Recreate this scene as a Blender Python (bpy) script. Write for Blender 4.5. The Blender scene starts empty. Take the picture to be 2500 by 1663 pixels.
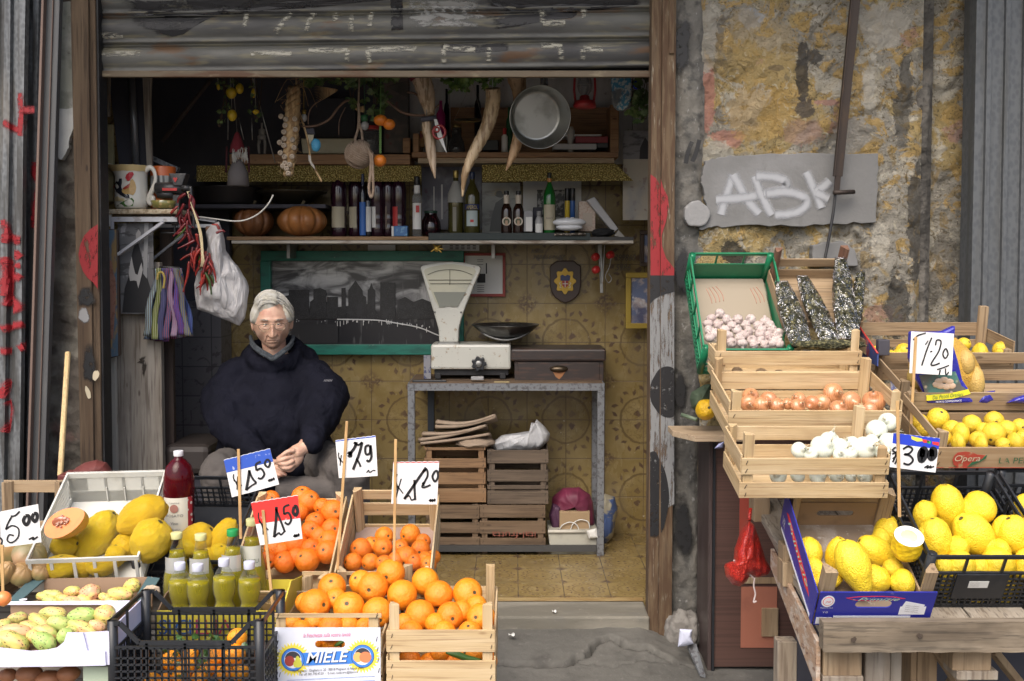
import bpy, math, random
from mathutils import Vector, Matrix, noise as mnoise
from math import sin, cos, pi, radians, sqrt, atan2
SC = bpy.context.scene
COL = SC.collection
random.seed(7)
# ---------------- camera, sky, sun, exposure ----------------
F = 2500.0; PCX = 1250.0; PCY = 753.0; TH = 0.045; CH = 1.58
cd = bpy.data.cameras.new('camera'); cam = bpy.data.objects.new('camera', cd); COL.objects.link(cam)
cam.location = (0, 0, CH); cam.rotation_euler = (pi/2 - TH, 0, 0)
cd.lens = 36; cd.sensor_width = 36; cd.shift_y = -78/2500; cd.clip_start = .05; cd.clip_end = 500
SC.camera = cam
wd = bpy.data.worlds.new('World'); SC.world = wd; wd.use_nodes = True
wn = wd.node_tree.nodes; wl = wd.node_tree.links
sky = wn.new('ShaderNodeTexSky'); sky.sky_type = 'NISHITA'; sky.sun_disc = False
SUN_EL = radians(52); SUN_AZ = radians(200)
sky.sun_elevation = SUN_EL; sky.sun_rotation = SUN_AZ; sky.air_density = 1.0; sky.dust_density = 5.0; sky.ozone_density = 1.0
bg = wn['Background']; wl.new(sky.outputs[0], bg.inputs[0]); bg.inputs[1].default_value = 0.15
sd = bpy.data.lights.new('sun', 'SUN'); sun = bpy.data.objects.new('sun', sd); COL.objects.link(sun)
sd.energy = 1.5; sd.angle = radians(50); sd.color = (1, .95, .88)
sdir = Vector((sin(SUN_AZ)*cos(SUN_EL), cos(SUN_AZ)*cos(SUN_EL), sin(SUN_EL)))
sun.rotation_euler = sdir.to_track_quat('Z', 'Y').to_euler()
SC.view_settings.view_transform = 'Standard'; SC.view_settings.look = 'None'; SC.view_settings.gamma = 1
SC.view_settings.exposure = 0.8
SC.render.resolution_x = 1024; SC.render.resolution_y = 681
# ---------------- measuring helpers ----------------
def P(px, py, Y):
 u = (px-PCX)/F; v = (PCY-py)/F
 t = Y/(cos(TH)+v*sin(TH))
 return Vector((u*t, Y, CH+(-sin(TH)+v*cos(TH))*t))
def Zm(ox, oy, s): return lambda x, y: (ox+x/s, oy+y/s)
def fz(f, *pts): return [f(*p) for p in pts]
# ---------------- mesh builder ----------------
class MB:
 def __init__(s): s.v=[]; s.f=[]; s.mi=[]; s.sm=[]; s.uv={}
 def add(s, vs, fs, mi=0, sm=False, uvs=None):
  o=len(s.v); s.v += [Vector(v) for v in vs]
  for f in fs: s.f.append(tuple(o+i for i in f)); s.mi.append(mi); s.sm.append(sm)
  if uvs:
   for i,u in enumerate(uvs): s.uv[o+i]=u
  return s
 def box(s, x0,x1,y0,y1,z0,z1, mi=0, M=None):
  vs=[Vector((x,y,z)) for z in (z0,z1) for y in (y0,y1) for x in (x0,x1)]
  if M is not None: vs=[M@v for v in vs]
  return s.add(vs, [(0,2,3,1),(4,5,7,6),(0,1,5,4),(2,6,7,3),(0,4,6,2),(1,3,7,5)], mi)
 def rb(s, x0,y0,x1,y1,Y,t, mi=0):           # upright board whose front face covers these measured corners
  ym=(y0+y1)/2; a=P(x0,ym,Y).x; b=P(x1,ym,Y).x
  return s.box(a,b,Y,Y+t,P(0,y1,Y).z,P(0,y0,Y).z,mi)
 def beam(s, p0, p1, w, h, mi=0, up=None, jit=0):
  p0=Vector(p0); p1=Vector(p1); d=(p1-p0); L=d.length; d.normalize()
  up=Vector(up) if up else (Vector((0,0,1)) if abs(d.z)<.9 else Vector((0,-1,0)))
  sd=d.cross(up).normalized(); u=sd.cross(d)
  M=Matrix((sd,d,u)).transposed().to_4x4(); M.translation=p0
  return s.box(-w/2,w/2,0,L,-h/2,h/2,mi,M)
 def prism(s, pts, n, t, mi=0):               # flat outline given as 3-D points, thickened along n*t
  k=len(pts); pts=[Vector(p) for p in pts]; n=Vector(n)*t
  vs=pts+[p+n for p in pts]
  fs=[tuple(range(k)), tuple(range(2*k-1,k-1,-1))]+[(i,i+k,(i+1)%k+k,(i+1)%k) for i in range(k)]
  return s.add(vs,fs,mi)
 def pp(s, pts, Y, t, mi=0): return s.prism([P(x,y,Y) for x,y in pts], (0,1,0), t, mi)
 def tube(s, pts, r, n=8, mi=0, flat=1.0, cap=True, closed=False):
  pts=[Vector(p) for p in pts]; m=len(pts); rs=r if isinstance(r,(list,tuple)) else [r]*m
  ref=None; rings=[]
  for i,p in enumerate(pts):
   a=pts[(i-1)%m] if (closed or i>0) else p; b=pts[(i+1)%m] if (closed or i<m-1) else p
   d=(b-a).normalized() if (b-a).length>1e-9 else Vector((0,0,1))
   if ref is None: ref=d.orthogonal().normalized()
   ref=(ref-d*ref.dot(d)); ref=ref.normalized() if ref.length>1e-6 else d.orthogonal().normalized()
   bt=d.cross(ref)
   rings.append([p+(ref*cos(2*pi*k/n)+bt*sin(2*pi*k/n)*flat)*rs[i] for k in range(n)])
  vs=[v for R in rings for v in R]; fs=[]
  for i in range(m if closed else m-1):
   j=(i+1)%m
   for k in range(n): fs.append((i*n+k,i*n+(k+1)%n,j*n+(k+1)%n,j*n+k))
  if cap and not closed: fs += [tuple(range(n-1,-1,-1)), tuple((m-1)*n+k for k in range(n))]
  return s.add(vs,fs,mi,True)
 def lathe(s, prof, M=None, n=24, mi=0, a0=0, a1=2*pi, sm=True):
  full=abs(a1-a0-2*pi)<1e-6; kk=n if full else n+1; vs=[]; uv=[]
  for r,z in prof:
   for k in range(kk):
    a=a0+(a1-a0)*k/n; v=Vector((r*cos(a),r*sin(a),z)); vs.append(M@v if M is not None else v)
  fs=[]
  for i in range(len(prof)-1):
   for k in range(n):
    k2=(k+1)%kk; fs.append((i*kk+k,i*kk+k2,(i+1)*kk+k2,(i+1)*kk+k))
  return s.add(vs,fs,mi,sm)
 def grid(s, fn, nu, nv, mi=0, sm=True, cu=False):
  vs=[fn(i/nu,j/nv) for j in range(nv+1) for i in range(nu+(0 if cu else 1))]; w=nu+(0 if cu else 1)
  fs=[(j*w+i,j*w+(i+1)%w,(j+1)*w+(i+1)%w,(j+1)*w+i) for j in range(nv) for i in range(nu)]
  uv=[(i/nu,j/nv) for j in range(nv+1) for i in range(nu+(0 if cu else 1))]
  return s.add(vs,fs,mi,sm,uv)
 def ball(s, c, r, n=16, mi=0, fn=None, M=None):
  c=Vector(c); r=Vector(r) if not isinstance(r,(int,float)) else Vector((r,r,r))
  def g(u,v):
   a=2*pi*u; b=pi*v-pi/2; d=Vector((cos(b)*cos(a),cos(b)*sin(a),sin(b)))
   k=fn(d) if fn else 1; p=Vector((d.x*r.x*k,d.y*r.y*k,d.z*r.z*k))
   return (M@p if M is not None else p)+c
  return s.grid(g,n*2,n,mi,True,True)
 def build(s, name, mats, parent=None, bevel=0, local=False, solid=0, sub=0, sharp=False):
  off=Vector((0,0,0))
  if parent is not None and not local:
   q=parent
   while q is not None: off+=q.location; q=q.parent
  me=bpy.data.meshes.new(name); me.from_pydata([tuple(v-off) for v in s.v],[],s.f)
  if not isinstance(mats,(list,tuple)): mats=[mats]
  for m in mats: me.materials.append(m)
  me.polygons.foreach_set('material_index', s.mi); me.polygons.foreach_set('use_smooth', s.sm)
  if s.uv:
   ul=me.uv_layers.new(name='UVMap').data
   for lp in me.loops: ul[lp.index].uv=s.uv.get(lp.vertex_index,(0,0))
  me.update(); o=bpy.data.objects.new(name,me); COL.objects.link(o)
  if parent is not None: o.parent=parent
  if bevel:
   b=o.modifiers.new('b','BEVEL'); b.width=bevel; b.segments=2; b.limit_method='ANGLE'; b.angle_limit=radians(40)
  if solid:
   q=o.modifiers.new('s','SOLIDIFY'); q.thickness=solid
  if sub:
   q=o.modifiers.new('ss','SUBSURF'); q.levels=q.render_levels=sub
  return o
def thing(name, label, cat, loc=(0,0,0), group=None):
 o=bpy.data.objects.new(name,None); COL.objects.link(o); o.location=loc; o.empty_display_size=.05
 return tag(o,label,cat,group)
def tag(o, label, cat, group=None):
 o['label']=label; o['category']=cat
 if group: o['group']=group
 return o
def struct(o): o['kind']='structure'; return o
def recenter(o):
 c=sum((v.co for v in o.data.vertices), Vector())/max(1,len(o.data.vertices))
 o.data.transform(Matrix.Translation(-c)); o.location+=c; return o
def chain(pts, n=6):                             # smooth curve through points
 pts=[Vector(p) if len(p)==3 else Vector((p[0],p[1],0)) for p in pts]; out=[]
 for i in range(len(pts)-1):
  a=pts[max(i-1,0)]; b=pts[i]; c=pts[i+1]; d=pts[min(i+2,len(pts)-1)]
  for k in range(n):
   t=k/n; out.append(.5*((2*b)+(c-a)*t+(2*a-5*b+4*c-d)*t*t+(3*b-a-3*c+d)*t**3))
 out.append(pts[-1]); return out
def ribbon(mb, pts, w, nrm, mi=0, taper=None):   # flat brush mark lying on a surface
 nrm=Vector(nrm); L=[];
 for i,p in enumerate(pts):
  d=(pts[min(i+1,len(pts)-1)]-pts[max(i-1,0)]).normalized(); sd=d.cross(nrm).normalized()
  ww=w*(taper(i/(len(pts)-1)) if taper else 1)/2
  L+=[p-sd*ww,p+sd*ww]
 m=len(pts)
 mb.add(L,[(2*i,2*i+1,2*i+3,2*i+2) for i in range(m-1)],mi,False,[(j,i/(m-1)) for i in range(m) for j in (0,1)])
def text(s, name, mat, parent, O, X, Yv, w=None, h=None, shear=0, bold=0, local=False, bend=None, z=.0006):
 cu=bpy.data.curves.new('t','FONT'); cu.body=s; cu.size=1; cu.shear=shear; cu.offset=bold; cu.resolution_u=3
 t=bpy.data.objects.new('t',cu); COL.objects.link(t); dg=bpy.context.evaluated_depsgraph_get()
 me=bpy.data.meshes.new_from_object(t.evaluated_get(dg)); COL.objects.unlink(t); bpy.data.objects.remove(t)
 xs=[v.co.x for v in me.vertices]; ys=[v.co.y for v in me.vertices]
 if not xs: return None
 x0,x1,y0,y1=min(xs),max(xs),min(ys),max(ys)
 X=Vector(X).normalized(); Yv=Vector(Yv).normalized(); N=X.cross(Yv); O=Vector(O)
 sx=w/(x1-x0) if w else h/(y1-y0); sy=h/(y1-y0) if h else sx
 off=Vector((0,0,0))
 if parent is not None and not local:
  q=parent
  while q is not None: off+=q.location; q=q.parent
 for v in me.vertices:
  a=(v.co.x-x0)*sx; b=(v.co.y-y0)*sy
  v.co=(bend(a,b) if bend else O+X*a+Yv*b+N*z)-off
 me.materials.clear(); me.materials.append(mat); me.update()
 o=bpy.data.objects.new(name,me); COL.objects.link(o); o.parent=parent; return o
# ---------------- materials ----------------
MATS={}
class NT:
 def __init__(s, name):
  s.m=bpy.data.materials.new(name); s.m.use_nodes=True; s.t=s.m.node_tree; s.n=s.t.nodes; s.l=s.t.links
  s.bs=s.n['Principled BSDF']; s.out=s.n['Material Output']
 def node(s, ty, **k):
  n=s.n.new(ty)
  for a,b in k.items(): setattr(n,a,b)
  return n
 def inp(s, sock, v):
  if v is None: return
  if isinstance(v, bpy.types.NodeSocket): s.l.new(v,sock)
  else:
   if isinstance(v,(tuple,list)) and len(v)==3 and sock.type=='RGBA': v=(*v,1)
   sock.default_value=v
 def ma(s, op, a, b=None, c=None, clamp=False):
  n=s.node('ShaderNodeMath',operation=op); n.use_clamp=clamp
  s.inp(n.inputs[0],a); s.inp(n.inputs[1],b)
  if c is not None: s.inp(n.inputs[2],c)
  return n.outputs[0]
 def mix(s, f, a, b, bt='MIX'):
  n=s.node('ShaderNodeMix',data_type='RGBA',blend_type=bt); s.inp(n.inputs[0],f); s.inp(n.inputs[6],a); s.inp(n.inputs[7],b); return n.outputs[2]
 def ss(s, x, lo, hi):
  n=s.node('ShaderNodeMapRange',interpolation_type='SMOOTHSTEP'); s.inp(n.inputs[0],x)
  if lo<=hi: n.inputs[1].default_value=lo; n.inputs[2].default_value=hi
  else: n.inputs[1].default_value=hi; n.inputs[2].default_value=lo; n.inputs[3].default_value=1; n.inputs[4].default_value=0
  return n.outputs[0]
 def coord(s, kind='Object', rnd=False):
  tc=s.node('ShaderNodeTexCoord').outputs[kind]
  if rnd:
   oi=s.node('ShaderNodeObjectInfo').outputs['Random']; v=s.node('ShaderNodeVectorMath',operation='MULTIPLY_ADD')
   s.l.new(oi,v.inputs[0]); v.inputs[1].default_value=(37,91,53); s.l.new(tc,v.inputs[2]); return v.outputs[0]
  return tc
 def tex(s, co, kind, sc, det=5, dist=0, rough=.55):
  mp=s.node('ShaderNodeMapping'); s.l.new(co,mp.inputs[0]); mp.inputs[3].default_value=(sc,sc,sc) if isinstance(sc,(int,float)) else sc
  if kind=='v': n=s.node('ShaderNodeTexVoronoi'); s.l.new(mp.outputs[0],n.inputs['Vector']); n.inputs['Scale'].default_value=1; return n.outputs['Distance']
  if kind=='e': n=s.node('ShaderNodeTexVoronoi',feature='DISTANCE_TO_EDGE'); s.l.new(mp.outputs[0],n.inputs['Vector']); n.inputs['Scale'].default_value=1; return n.outputs['Distance']
  if kind=='w': n=s.node('ShaderNodeTexWave'); s.l.new(mp.outputs[0],n.inputs['Vector']); n.inputs['Scale'].default_value=1; n.inputs['Distortion'].default_value=dist; n.inputs['Detail'].default_value=det; return n.outputs['Fac']
  n=s.node('ShaderNodeTexNoise'); s.l.new(mp.outputs[0],n.inputs['Vector']); n.inputs['Scale'].default_value=1
  n.inputs['Detail'].default_value=det; n.inputs['Distortion'].default_value=dist; n.inputs['Roughness'].default_value=rough
  if kind=='r':                            # ridged
   return s.ma('MULTIPLY', s.ma('ABSOLUTE', s.ma('SUBTRACT', n.outputs['Fac'], .5)), 2)
  return n.outputs['Fac']
 def bump(s, h, st, dist=.01, prev=None):
  n=s.node('ShaderNodeBump'); n.inputs['Strength'].default_value=st; n.inputs['Distance'].default_value=dist; s.l.new(h,n.inputs['Height'])
  if prev is not None: s.l.new(prev,n.inputs['Normal'])
  return n.outputs[0]
def mat(name, base, rough=.6, metal=0, L=(), B=(), spec=None, coat=0, rnd=False, rv=None, trans=0, sss=0, emis=None, rl=None, ior=None):
 if name in MATS: return MATS[name]
 t=NT(name); co=t.coord('Object',rnd); c=base
 if rv:
  oi=t.node('ShaderNodeObjectInfo').outputs['Random']; c=t.mix(oi,base,rv)
 for k,sc,lo,hi,cc,f,*ex in L:
  d=ex[0] if ex else {}
  x=t.ss(t.tex(co,k,sc,**d),lo,hi)
  if f!=1: x=t.ma('MULTIPLY',x,f)
  c=t.mix(x,c,cc)
 t.inp(t.bs.inputs['Base Color'],c)
 t.bs.inputs['Roughness'].default_value=rough; t.bs.inputs['Metallic'].default_value=metal
 if rl: t.inp(t.bs.inputs['Roughness'], t.ma('ADD', t.ma('MULTIPLY',t.tex(co,'n',rl[0]),rl[2]-rl[1]), rl[1]))
 if spec is not None: t.bs.inputs['Specular IOR Level'].default_value=spec
 if coat: t.bs.inputs['Coat Weight'].default_value=coat; t.bs.inputs['Coat Roughness'].default_value=.12
 if trans: t.bs.inputs['Transmission Weight'].default_value=trans
 if ior: t.bs.inputs['IOR'].default_value=ior
 if sss: t.bs.inputs['Subsurface Weight'].default_value=sss; t.bs.inputs['Subsurface Radius'].default_value=(.01,.005,.002); t.bs.inputs['Subsurface Scale'].default_value=1
 pv=None
 for k,sc,st,di,*ex in B: pv=t.bump(t.tex(co,k,sc,**(ex[0] if ex else {})),st,di,pv)
 if pv is not None: t.l.new(pv,t.bs.inputs['Normal'])
 MATS[name]=t.m; return t.m
def axs(ax, a, b): return {'x':(a,b,b),'y':(b,a,b),'z':(b,b,a)}[ax]
def wood(name, c1, c2, dk, ax='x', rough=.75, rnd=False, grain=90, along=4, bs=.5, kn=.4):
 nm=name+' '+ax
 if nm in MATS: return MATS[nm]
 return mat(nm, c1, rough, L=[('n',axs(ax,along*.5,grain*.35),.35,.7,c2,1),('n',axs(ax,along,grain*1.6),.50,.66,dk,.6),
  ('n',axs(ax,3,7),.50,.70,dk,kn),('v',axs(ax,5,14),.10,.04,dk,.8)], B=[('n',axs(ax,along*1.5,grain*2.2),bs,.002)], rnd=rnd)
def tint(name, col, rough=.08, fac=.25, dens=.35, body=None):       # coloured clear plastic / glass and liquid
 if name in MATS: return MATS[name]
 t=NT(name); tr=t.node('ShaderNodeBsdfTransparent'); tr.inputs[0].default_value=(*col,1)
 t.bs.inputs['Base Color'].default_value=(*(body or col),1); t.bs.inputs['Roughness'].default_value=rough; t.bs.inputs['Specular IOR Level'].default_value=.6
 lw=t.node('ShaderNodeLayerWeight'); lw.inputs[0].default_value=.35
 f=t.ma('ADD', t.ma('MULTIPLY',lw.outputs['Facing'],fac), dens, clamp=True)
 mx=t.node('ShaderNodeMixShader'); t.l.new(f,mx.inputs[0]); t.l.new(tr.outputs[0],mx.inputs[1]); t.l.new(t.bs.outputs[0],mx.inputs[2]); t.l.new(mx.outputs[0],t.out.inputs[0])
 MATS[name]=t.m; return t.m
def spray(name, col, soft=.25, wear=.35, sc=60, rough=.6, streak=None):        # paint mark: fades across its ribbon and is worn through
 if name in MATS: return MATS[name]
 t=NT(name); uv=t.node('ShaderNodeTexCoord').outputs['UV']; sp=t.node('ShaderNodeSeparateXYZ'); t.l.new(uv,sp.inputs[0])
 e=t.ma('MINIMUM',sp.outputs[0],t.ma('SUBTRACT',1,sp.outputs[0])); e2=t.ma('MINIMUM',sp.outputs[1],t.ma('SUBTRACT',1,sp.outputs[1]))
 co=t.coord(); n=t.tex(co,'n',streak or sc,det=6,rough=.7)
 a=t.ss(t.ma('ADD',e,t.ma('MULTIPLY',t.ma('SUBTRACT',n,.5),.25)),0.02,soft); a=t.ma('MULTIPLY',a,t.ss(e2,0,.05))
 a=t.ma('MULTIPLY',a,t.ss(n,wear-.06,wear+.1))
 t.bs.inputs['Base Color'].default_value=(*col,1); t.bs.inputs['Roughness'].default_value=rough; t.l.new(a,t.bs.inputs['Alpha'])
 MATS[name]=t.m; return t.m
# ---------------- shared materials ----------------
def patch(mb, pts, Y, mi=0, yo=-.0015, ed=0):
 vs=[P(x,y,Y)+Vector((0,yo,0)) for x,y in pts]; n=len(vs)
 if ed: return mb.add(vs,[tuple(range(n))],mi,False,[(.5,.5)]*n)
 c=sum(vs,Vector())/n; mb.add(vs+[c],[(i,(i+1)%n,n) for i in range(n)],mi,False,[(ed,.5)]*n+[(.5,.5)])
def patches(nm,mt,par,lst,ed=0):
 for q in lst: m=MB(); patch(m,q[0],q[1],0,q[2] if len(q)>2 else -.0015,ed); m.build(nm,mt,par)
def clipx(pts,lo,hi): return [(max(lo,min(hi,x)),y) for x,y in pts]
def blob(cx,cy,rx,ry,n=28,j=.12,rot=0,seed=1):
 rn=random.Random(seed); ph=[rn.uniform(0,6.28) for _ in range(4)]; o=[]
 for i in range(n):
  a=2*pi*i/n; k=1+j*(sin(2*a+ph[0])+.6*sin(3*a+ph[1])+.5*sin(5*a+ph[2])+.3*sin(9*a+ph[3]))
  x=rx*k*cos(a); y=ry*k*sin(a); o.append((cx+x*cos(rot)-y*sin(rot), cy+x*sin(rot)+y*cos(rot)))
 return o
concrete=mat('concrete',(.085,.082,.074),.9,L=[('n',1.3,.4,.65,(.14,.135,.122),1),('n',9,.5,.7,(.06,.057,.052),.7),('n',60,.55,.75,(.17,.16,.15),.4),('v',130,.12,.05,(.03,.03,.03),.5)],B=[('n',14,.35,.02),('n',120,.4,.004)])
galv=mat('galvanised steel',(.12,.128,.136),.55,.4,L=[('v',(70,70,45),.2,.7,(.20,.21,.22),.8),('n',(30,30,2),.42,.62,(.06,.058,.055),.9),('n',(9,9,1.2),.55,.75,(.17,.145,.11),.6)],B=[('n',60,.15,.003)],rl=(20,.3,.65))
rust=mat('rusty painted iron',(.075,.042,.022),.85,0,L=[('n',(60,60,6),.42,.6,(.12,.08,.045),1),('n',(25,25,3),.5,.68,(.045,.028,.018),.8),('n',(90,90,12),.6,.7,(.30,.27,.21),.6)],B=[('n',(90,90,20),.5,.003)])
oldwood=wood('old brown post wood',(.075,.047,.027),(.13,.09,.055),(.03,.018,.012),'z',.85,grain=70)
greywood=wood('weathered grey plank wood',(.22,.19,.155),(.32,.29,.25),(.07,.05,.038),'z',.9,grain=50)
greywoodx=wood('weathered grey plank wood',(.22,.19,.155),(.32,.29,.25),(.07,.05,.038),'x',.9,grain=50)
black=mat('black paint',(.012,.012,.014),.55,L=[('n',30,.5,.7,(.03,.03,.03),.8)])
darkmat=mat('dark board',(.040,.040,.055),.7,L=[('n',(4,4,2),.4,.7,(.065,.062,.075),.8),('n',30,.6,.75,(.06,.055,.05),.4)])
white_paint=mat('chipped white paint',(.62,.62,.60),.5,L=[('n',25,.58,.68,(.30,.28,.25),.7),('n',90,.62,.7,(.12,.09,.06),.8)],B=[('n',60,.3,.002)])
red_spray=spray('worn red spray paint',(.26,.008,.014),.45,.38,50)
red_solid=spray('worn red paint',(.24,.010,.014),.06,.40,70,.6,(50,50,14))
black_spray=spray('worn black spray paint',(.010,.010,.011),.22,.36,35)
cream_spray=spray('worn cream paint',(.30,.29,.24),.45,.47,(25,25,110))
silver_spray=spray('worn pale grey paint',(.20,.205,.21),.12,.42,60,.6,(80,80,9))
white_spray=spray('white spray paint',(.34,.35,.37),.45,.25,40)
def wrap(o,tgt,off=.0012):
 a=o.modifiers.new('s','SUBSURF'); a.subdivision_type='SIMPLE'; a.levels=a.render_levels=3; w=o.modifiers.new('w','SHRINKWRAP'); w.target=tgt; w.wrap_method='PROJECT'; w.use_project_x=False; w.use_project_y=True; w.use_project_z=False; w.use_negative_direction=True; w.use_positive_direction=True; w.wrap_mode='ABOVE_SURFACE'; w.offset=off; return o
# ---------------- ground ----------------
street=MB().box(-40,40,-60,4.6,-.3,-.004).build('street',concrete); struct(street)
CR=chain([(1225,1601,0),(1300,1603,0),(1380,1602,0),(1410,1592,0),(1436,1588,0),(1450,1572,0),(1490,1560,0),(1530,1575,0),(1585,1578,0),(1640,1586,0)],4)
CW=[]
for p in CR:
 a=P(p.x,p.y,4.0); d=(a-Vector((0,0,CH))); t=(CH-.08)/-d.z; CW.append((d.x*t,d.y*t))
CR2=[]
for p in [(1230,1622),(1400,1620),(1500,1628),(1560,1618),(1700,1612)]:
 a=P(p[0],p[1],4.0); d=(a-Vector((0,0,CH))); t=(CH-.045)/-d.z; CR2.append((d.x*t,d.y*t))
def seg_d(x,y,L):
 m=9
 for (ax,ay),(bx,by) in zip(L,L[1:]):
  dx,dy=bx-ax,by-ay; t=max(0,min(1,((x-ax)*dx+(y-ay)*dy)/(dx*dx+dy*dy+1e-9))); m=min(m,math.hypot(x-ax-t*dx,y-ay-t*dy))
 return m
def apron(u,v):
 x=-2.4+3.9*u; y=3.0+1.12*v; t=max(0,min(1,(y-3.55)/.55)); z=.085*t*t*(3-2*t)*(1 if x<.52 else max(0,1-(x-.52)/.25))+.004
 z+=.004*mnoise.noise((x*3,y*5,0))+.003*mnoise.noise((x*14,y*14,3))+.0025*mnoise.noise((x*50,y*50,3))
 if y>3.5:
  jx=x+.012*mnoise.noise((x*30,y*30,1)); jy=y+.014*mnoise.noise((x*25,y*25,7))
  d=seg_d(jx,jy,CW); z-=.085*max(0,1-d/.017)
  side=0
  d=seg_d(jx,jy,CR2); z-=.012*max(0,1-d/.008)
  if x>.30 and y>3.93: z+=.008*min(1,(x-.30)/.1)*min(1,(y-3.93)/.06)*(.7+.5*mnoise.noise((x*20,y*20,0)))
 return Vector((x,y,max(z,.0)))
pv=MB().grid(apron,430,150).build('pavement',concrete); struct(pv)
for i,(px,py,w,l) in enumerate([(1249,1541,13,'white scrap of litter below the door sill'),(1353,1509,9,'small cream stub of paper lying on the door sill')]):
 Y=4.0 if i==0 else 4.14; m=MB(); c=P(px,py,Y); c.z=.10 if i==0 else .146
 m.grid(lambda u,v:c+Vector(((u-.5)*w*.0018,(v-.5)*.02,.006+.004*sin(6*u+3*v))),4,3)
 o=m.build('paper_scrap',mat('litter paper',(.7,.7,.68),.7),solid=.0008); tag(o,l,'litter')
m=MB(); c=P(1672,1568,4.06)
m.ball((c.x,4.09,.085),(.075,.06,.085),22,fn=lambda d:1+.22*mnoise.noise(d*2.3)+.12*mnoise.noise(d*7)+.05*mnoise.noise(d*19))
o=m.build('mortar_lump',mat('grey mortar',(.20,.19,.175),.95,L=[('n',30,.45,.65,(.13,.12,.11),1)],B=[('n',90,.5,.006)])); tag(o,'rough lump of grey mortar at the foot of the rusty door post','rubble')
sill=mat('worn sill stone',(.15,.14,.115),.8,L=[('n',(2,9,5),.4,.65,(.23,.215,.18),1),('n',(6,25,9),.5,.72,(.14,.135,.12),.7),('n',(30,50,50),.6,.72,(.32,.30,.26),.4)],B=[('n',(10,30,30),.4,.01)])
o=MB().box(-1.66,.56,4.103,4.296,-.05,.141).build('door_sill',sill,bevel=.008); struct(o)
def tilemat(name, floor):
 t=NT(name); co=t.coord(); sp=t.node('ShaderNodeSeparateXYZ'); t.l.new(co,sp.inputs[0])
 X=sp.outputs[0]; Yc=sp.outputs[1] if floor else sp.outputs[2]
 per=.2 if floor else .4124; tl=.2 if floor else .2062; cc=P(1382,835.6,5.4)
 x0=cc.x if not floor else .1275; y0=cc.z if not floor else 4.46
 px=t.ma('WRAP',t.ma('DIVIDE',t.ma('SUBTRACT',X,x0),per),.5,-.5); py=t.ma('WRAP',t.ma('DIVIDE',t.ma('SUBTRACT',Yc,y0),per),.5,-.5)
 w=t.ma('MULTIPLY',t.ma('SUBTRACT',t.tex(co,'n',28),.5),.05)
 r=t.ma('ADD',t.ma('SQRT',t.ma('ADD',t.ma('MULTIPLY',px,px),t.ma('MULTIPLY',py,py))),w); th=t.ma('ARCTAN2',py,px)
 def band(c,wd,lo=1.0): return t.ss(t.ma('ABSOLUTE',t.ma('SUBTRACT',r,c)),wd,wd*.5)
 lob=t.ma('SINE',t.ma('MULTIPLY',th,12)); lob4=t.ma('COSINE',t.ma('MULTIPLY',th,4))
 scal=t.ss(t.ma('ABSOLUTE',t.ma('SUBTRACT',r,t.ma('ADD',.395,t.ma('MULTIPLY',lob,.030)))),.034,.014)
 scal=t.ma('MULTIPLY',scal,t.ss(t.ma('SINE',t.ma('MULTIPLY',th,24)),-.5,.5))
 ring=band(.30,.018); inner=t.ma('MULTIPLY',t.ss(t.ma('ABSOLUTE',t.ma('SUBTRACT',r,.105)),.05,.03),t.ss(t.ma('MULTIPLY',lob4,-1),.1,.7))
 cor=t.ss(t.ma('ADD',t.ma('MULTIPLY',t.ma('ABSOLUTE',px),1),t.ma('ABSOLUTE',py)),.80,.9)
 cp=t.ma('MULTIPLY',cor,t.ss(t.tex(co,'n',60),.4,.55))
 fil=t.ma('MULTIPLY',t.ss(t.ma('ABSOLUTE',t.ma('SUBTRACT',t.tex(co,'n',34,det=2),.5)),.035,.01),t.ss(r,.30,.27))
 n1=t.tex(co,'n',3); n2=t.tex(co,'n',14)
 base=t.mix(t.ss(n1,.3,.7),(.20,.142,.05),(.275,.205,.085)); base=t.mix(t.ma('MULTIPLY',t.ss(n2,.45,.75),.5),base,(.34,.27,.14))
 br=(.085,.05,.038)
 rgb=t.mix(t.ma('MULTIPLY',ring,.8),base,(.12,.082,.038)); rgb=t.mix(t.ma('MULTIPLY',fil,.65),rgb,(.17,.12,.055))
 fade=t.ma('ADD',.5,t.ma('MULTIPLY',t.ss(n2,.3,.6),.5))
 for k in (scal,inner,cp): rgb=t.mix(t.ma('MULTIPLY',t.ma('MULTIPLY',k,fade),.9),rgb,br)
 gx=t.ma('ABSOLUTE',t.ma('WRAP',t.ma('DIVIDE',t.ma('SUBTRACT',X,x0+(.1 if floor else 0)),tl),.5,-.5)); gy=t.ma('ABSOLUTE',t.ma('WRAP',t.ma('DIVIDE',t.ma('SUBTRACT',Yc,y0+(.1 if floor else 0)),tl),.5,-.5))
 g=t.ss(t.ma('MINIMUM',gx,gy),.012,.006)
 rgb=t.mix(g,rgb,(.12,.085,.05) if not floor else (.10,.075,.05))
 dirt=t.ss(t.tex(co,'n',(5,5,2.2),det=7),.5,.75); rgb=t.mix(t.ma('MULTIPLY',dirt,.55),rgb,(.13,.10,.06))
 rgb=t.mix(t.ma('MULTIPLY',t.ss(t.tex(co,'n',45),.66,.72),.5),rgb,(.5,.45,.34))
 t.l.new(rgb,t.bs.inputs['Base Color']); t.inp(t.bs.inputs['Roughness'],t.ma('ADD',.25,t.ma('MULTIPLY',dirt,.4)))
 pv=t.bump(t.ma('SUBTRACT',1,g),.5,.002); pv=t.bump(t.tex(co,'n',12),.15,.01,pv); t.l.new(pv,t.bs.inputs['Normal'])
 return t.m
tile_w=tilemat('ochre patterned wall tiles',False); tile_f=tilemat('ochre patterned floor tiles',True)
o=MB().box(-2.2,1.05,4.298,5.45,-.05,.14).build('shop_floor',tile_f); struct(o)
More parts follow.
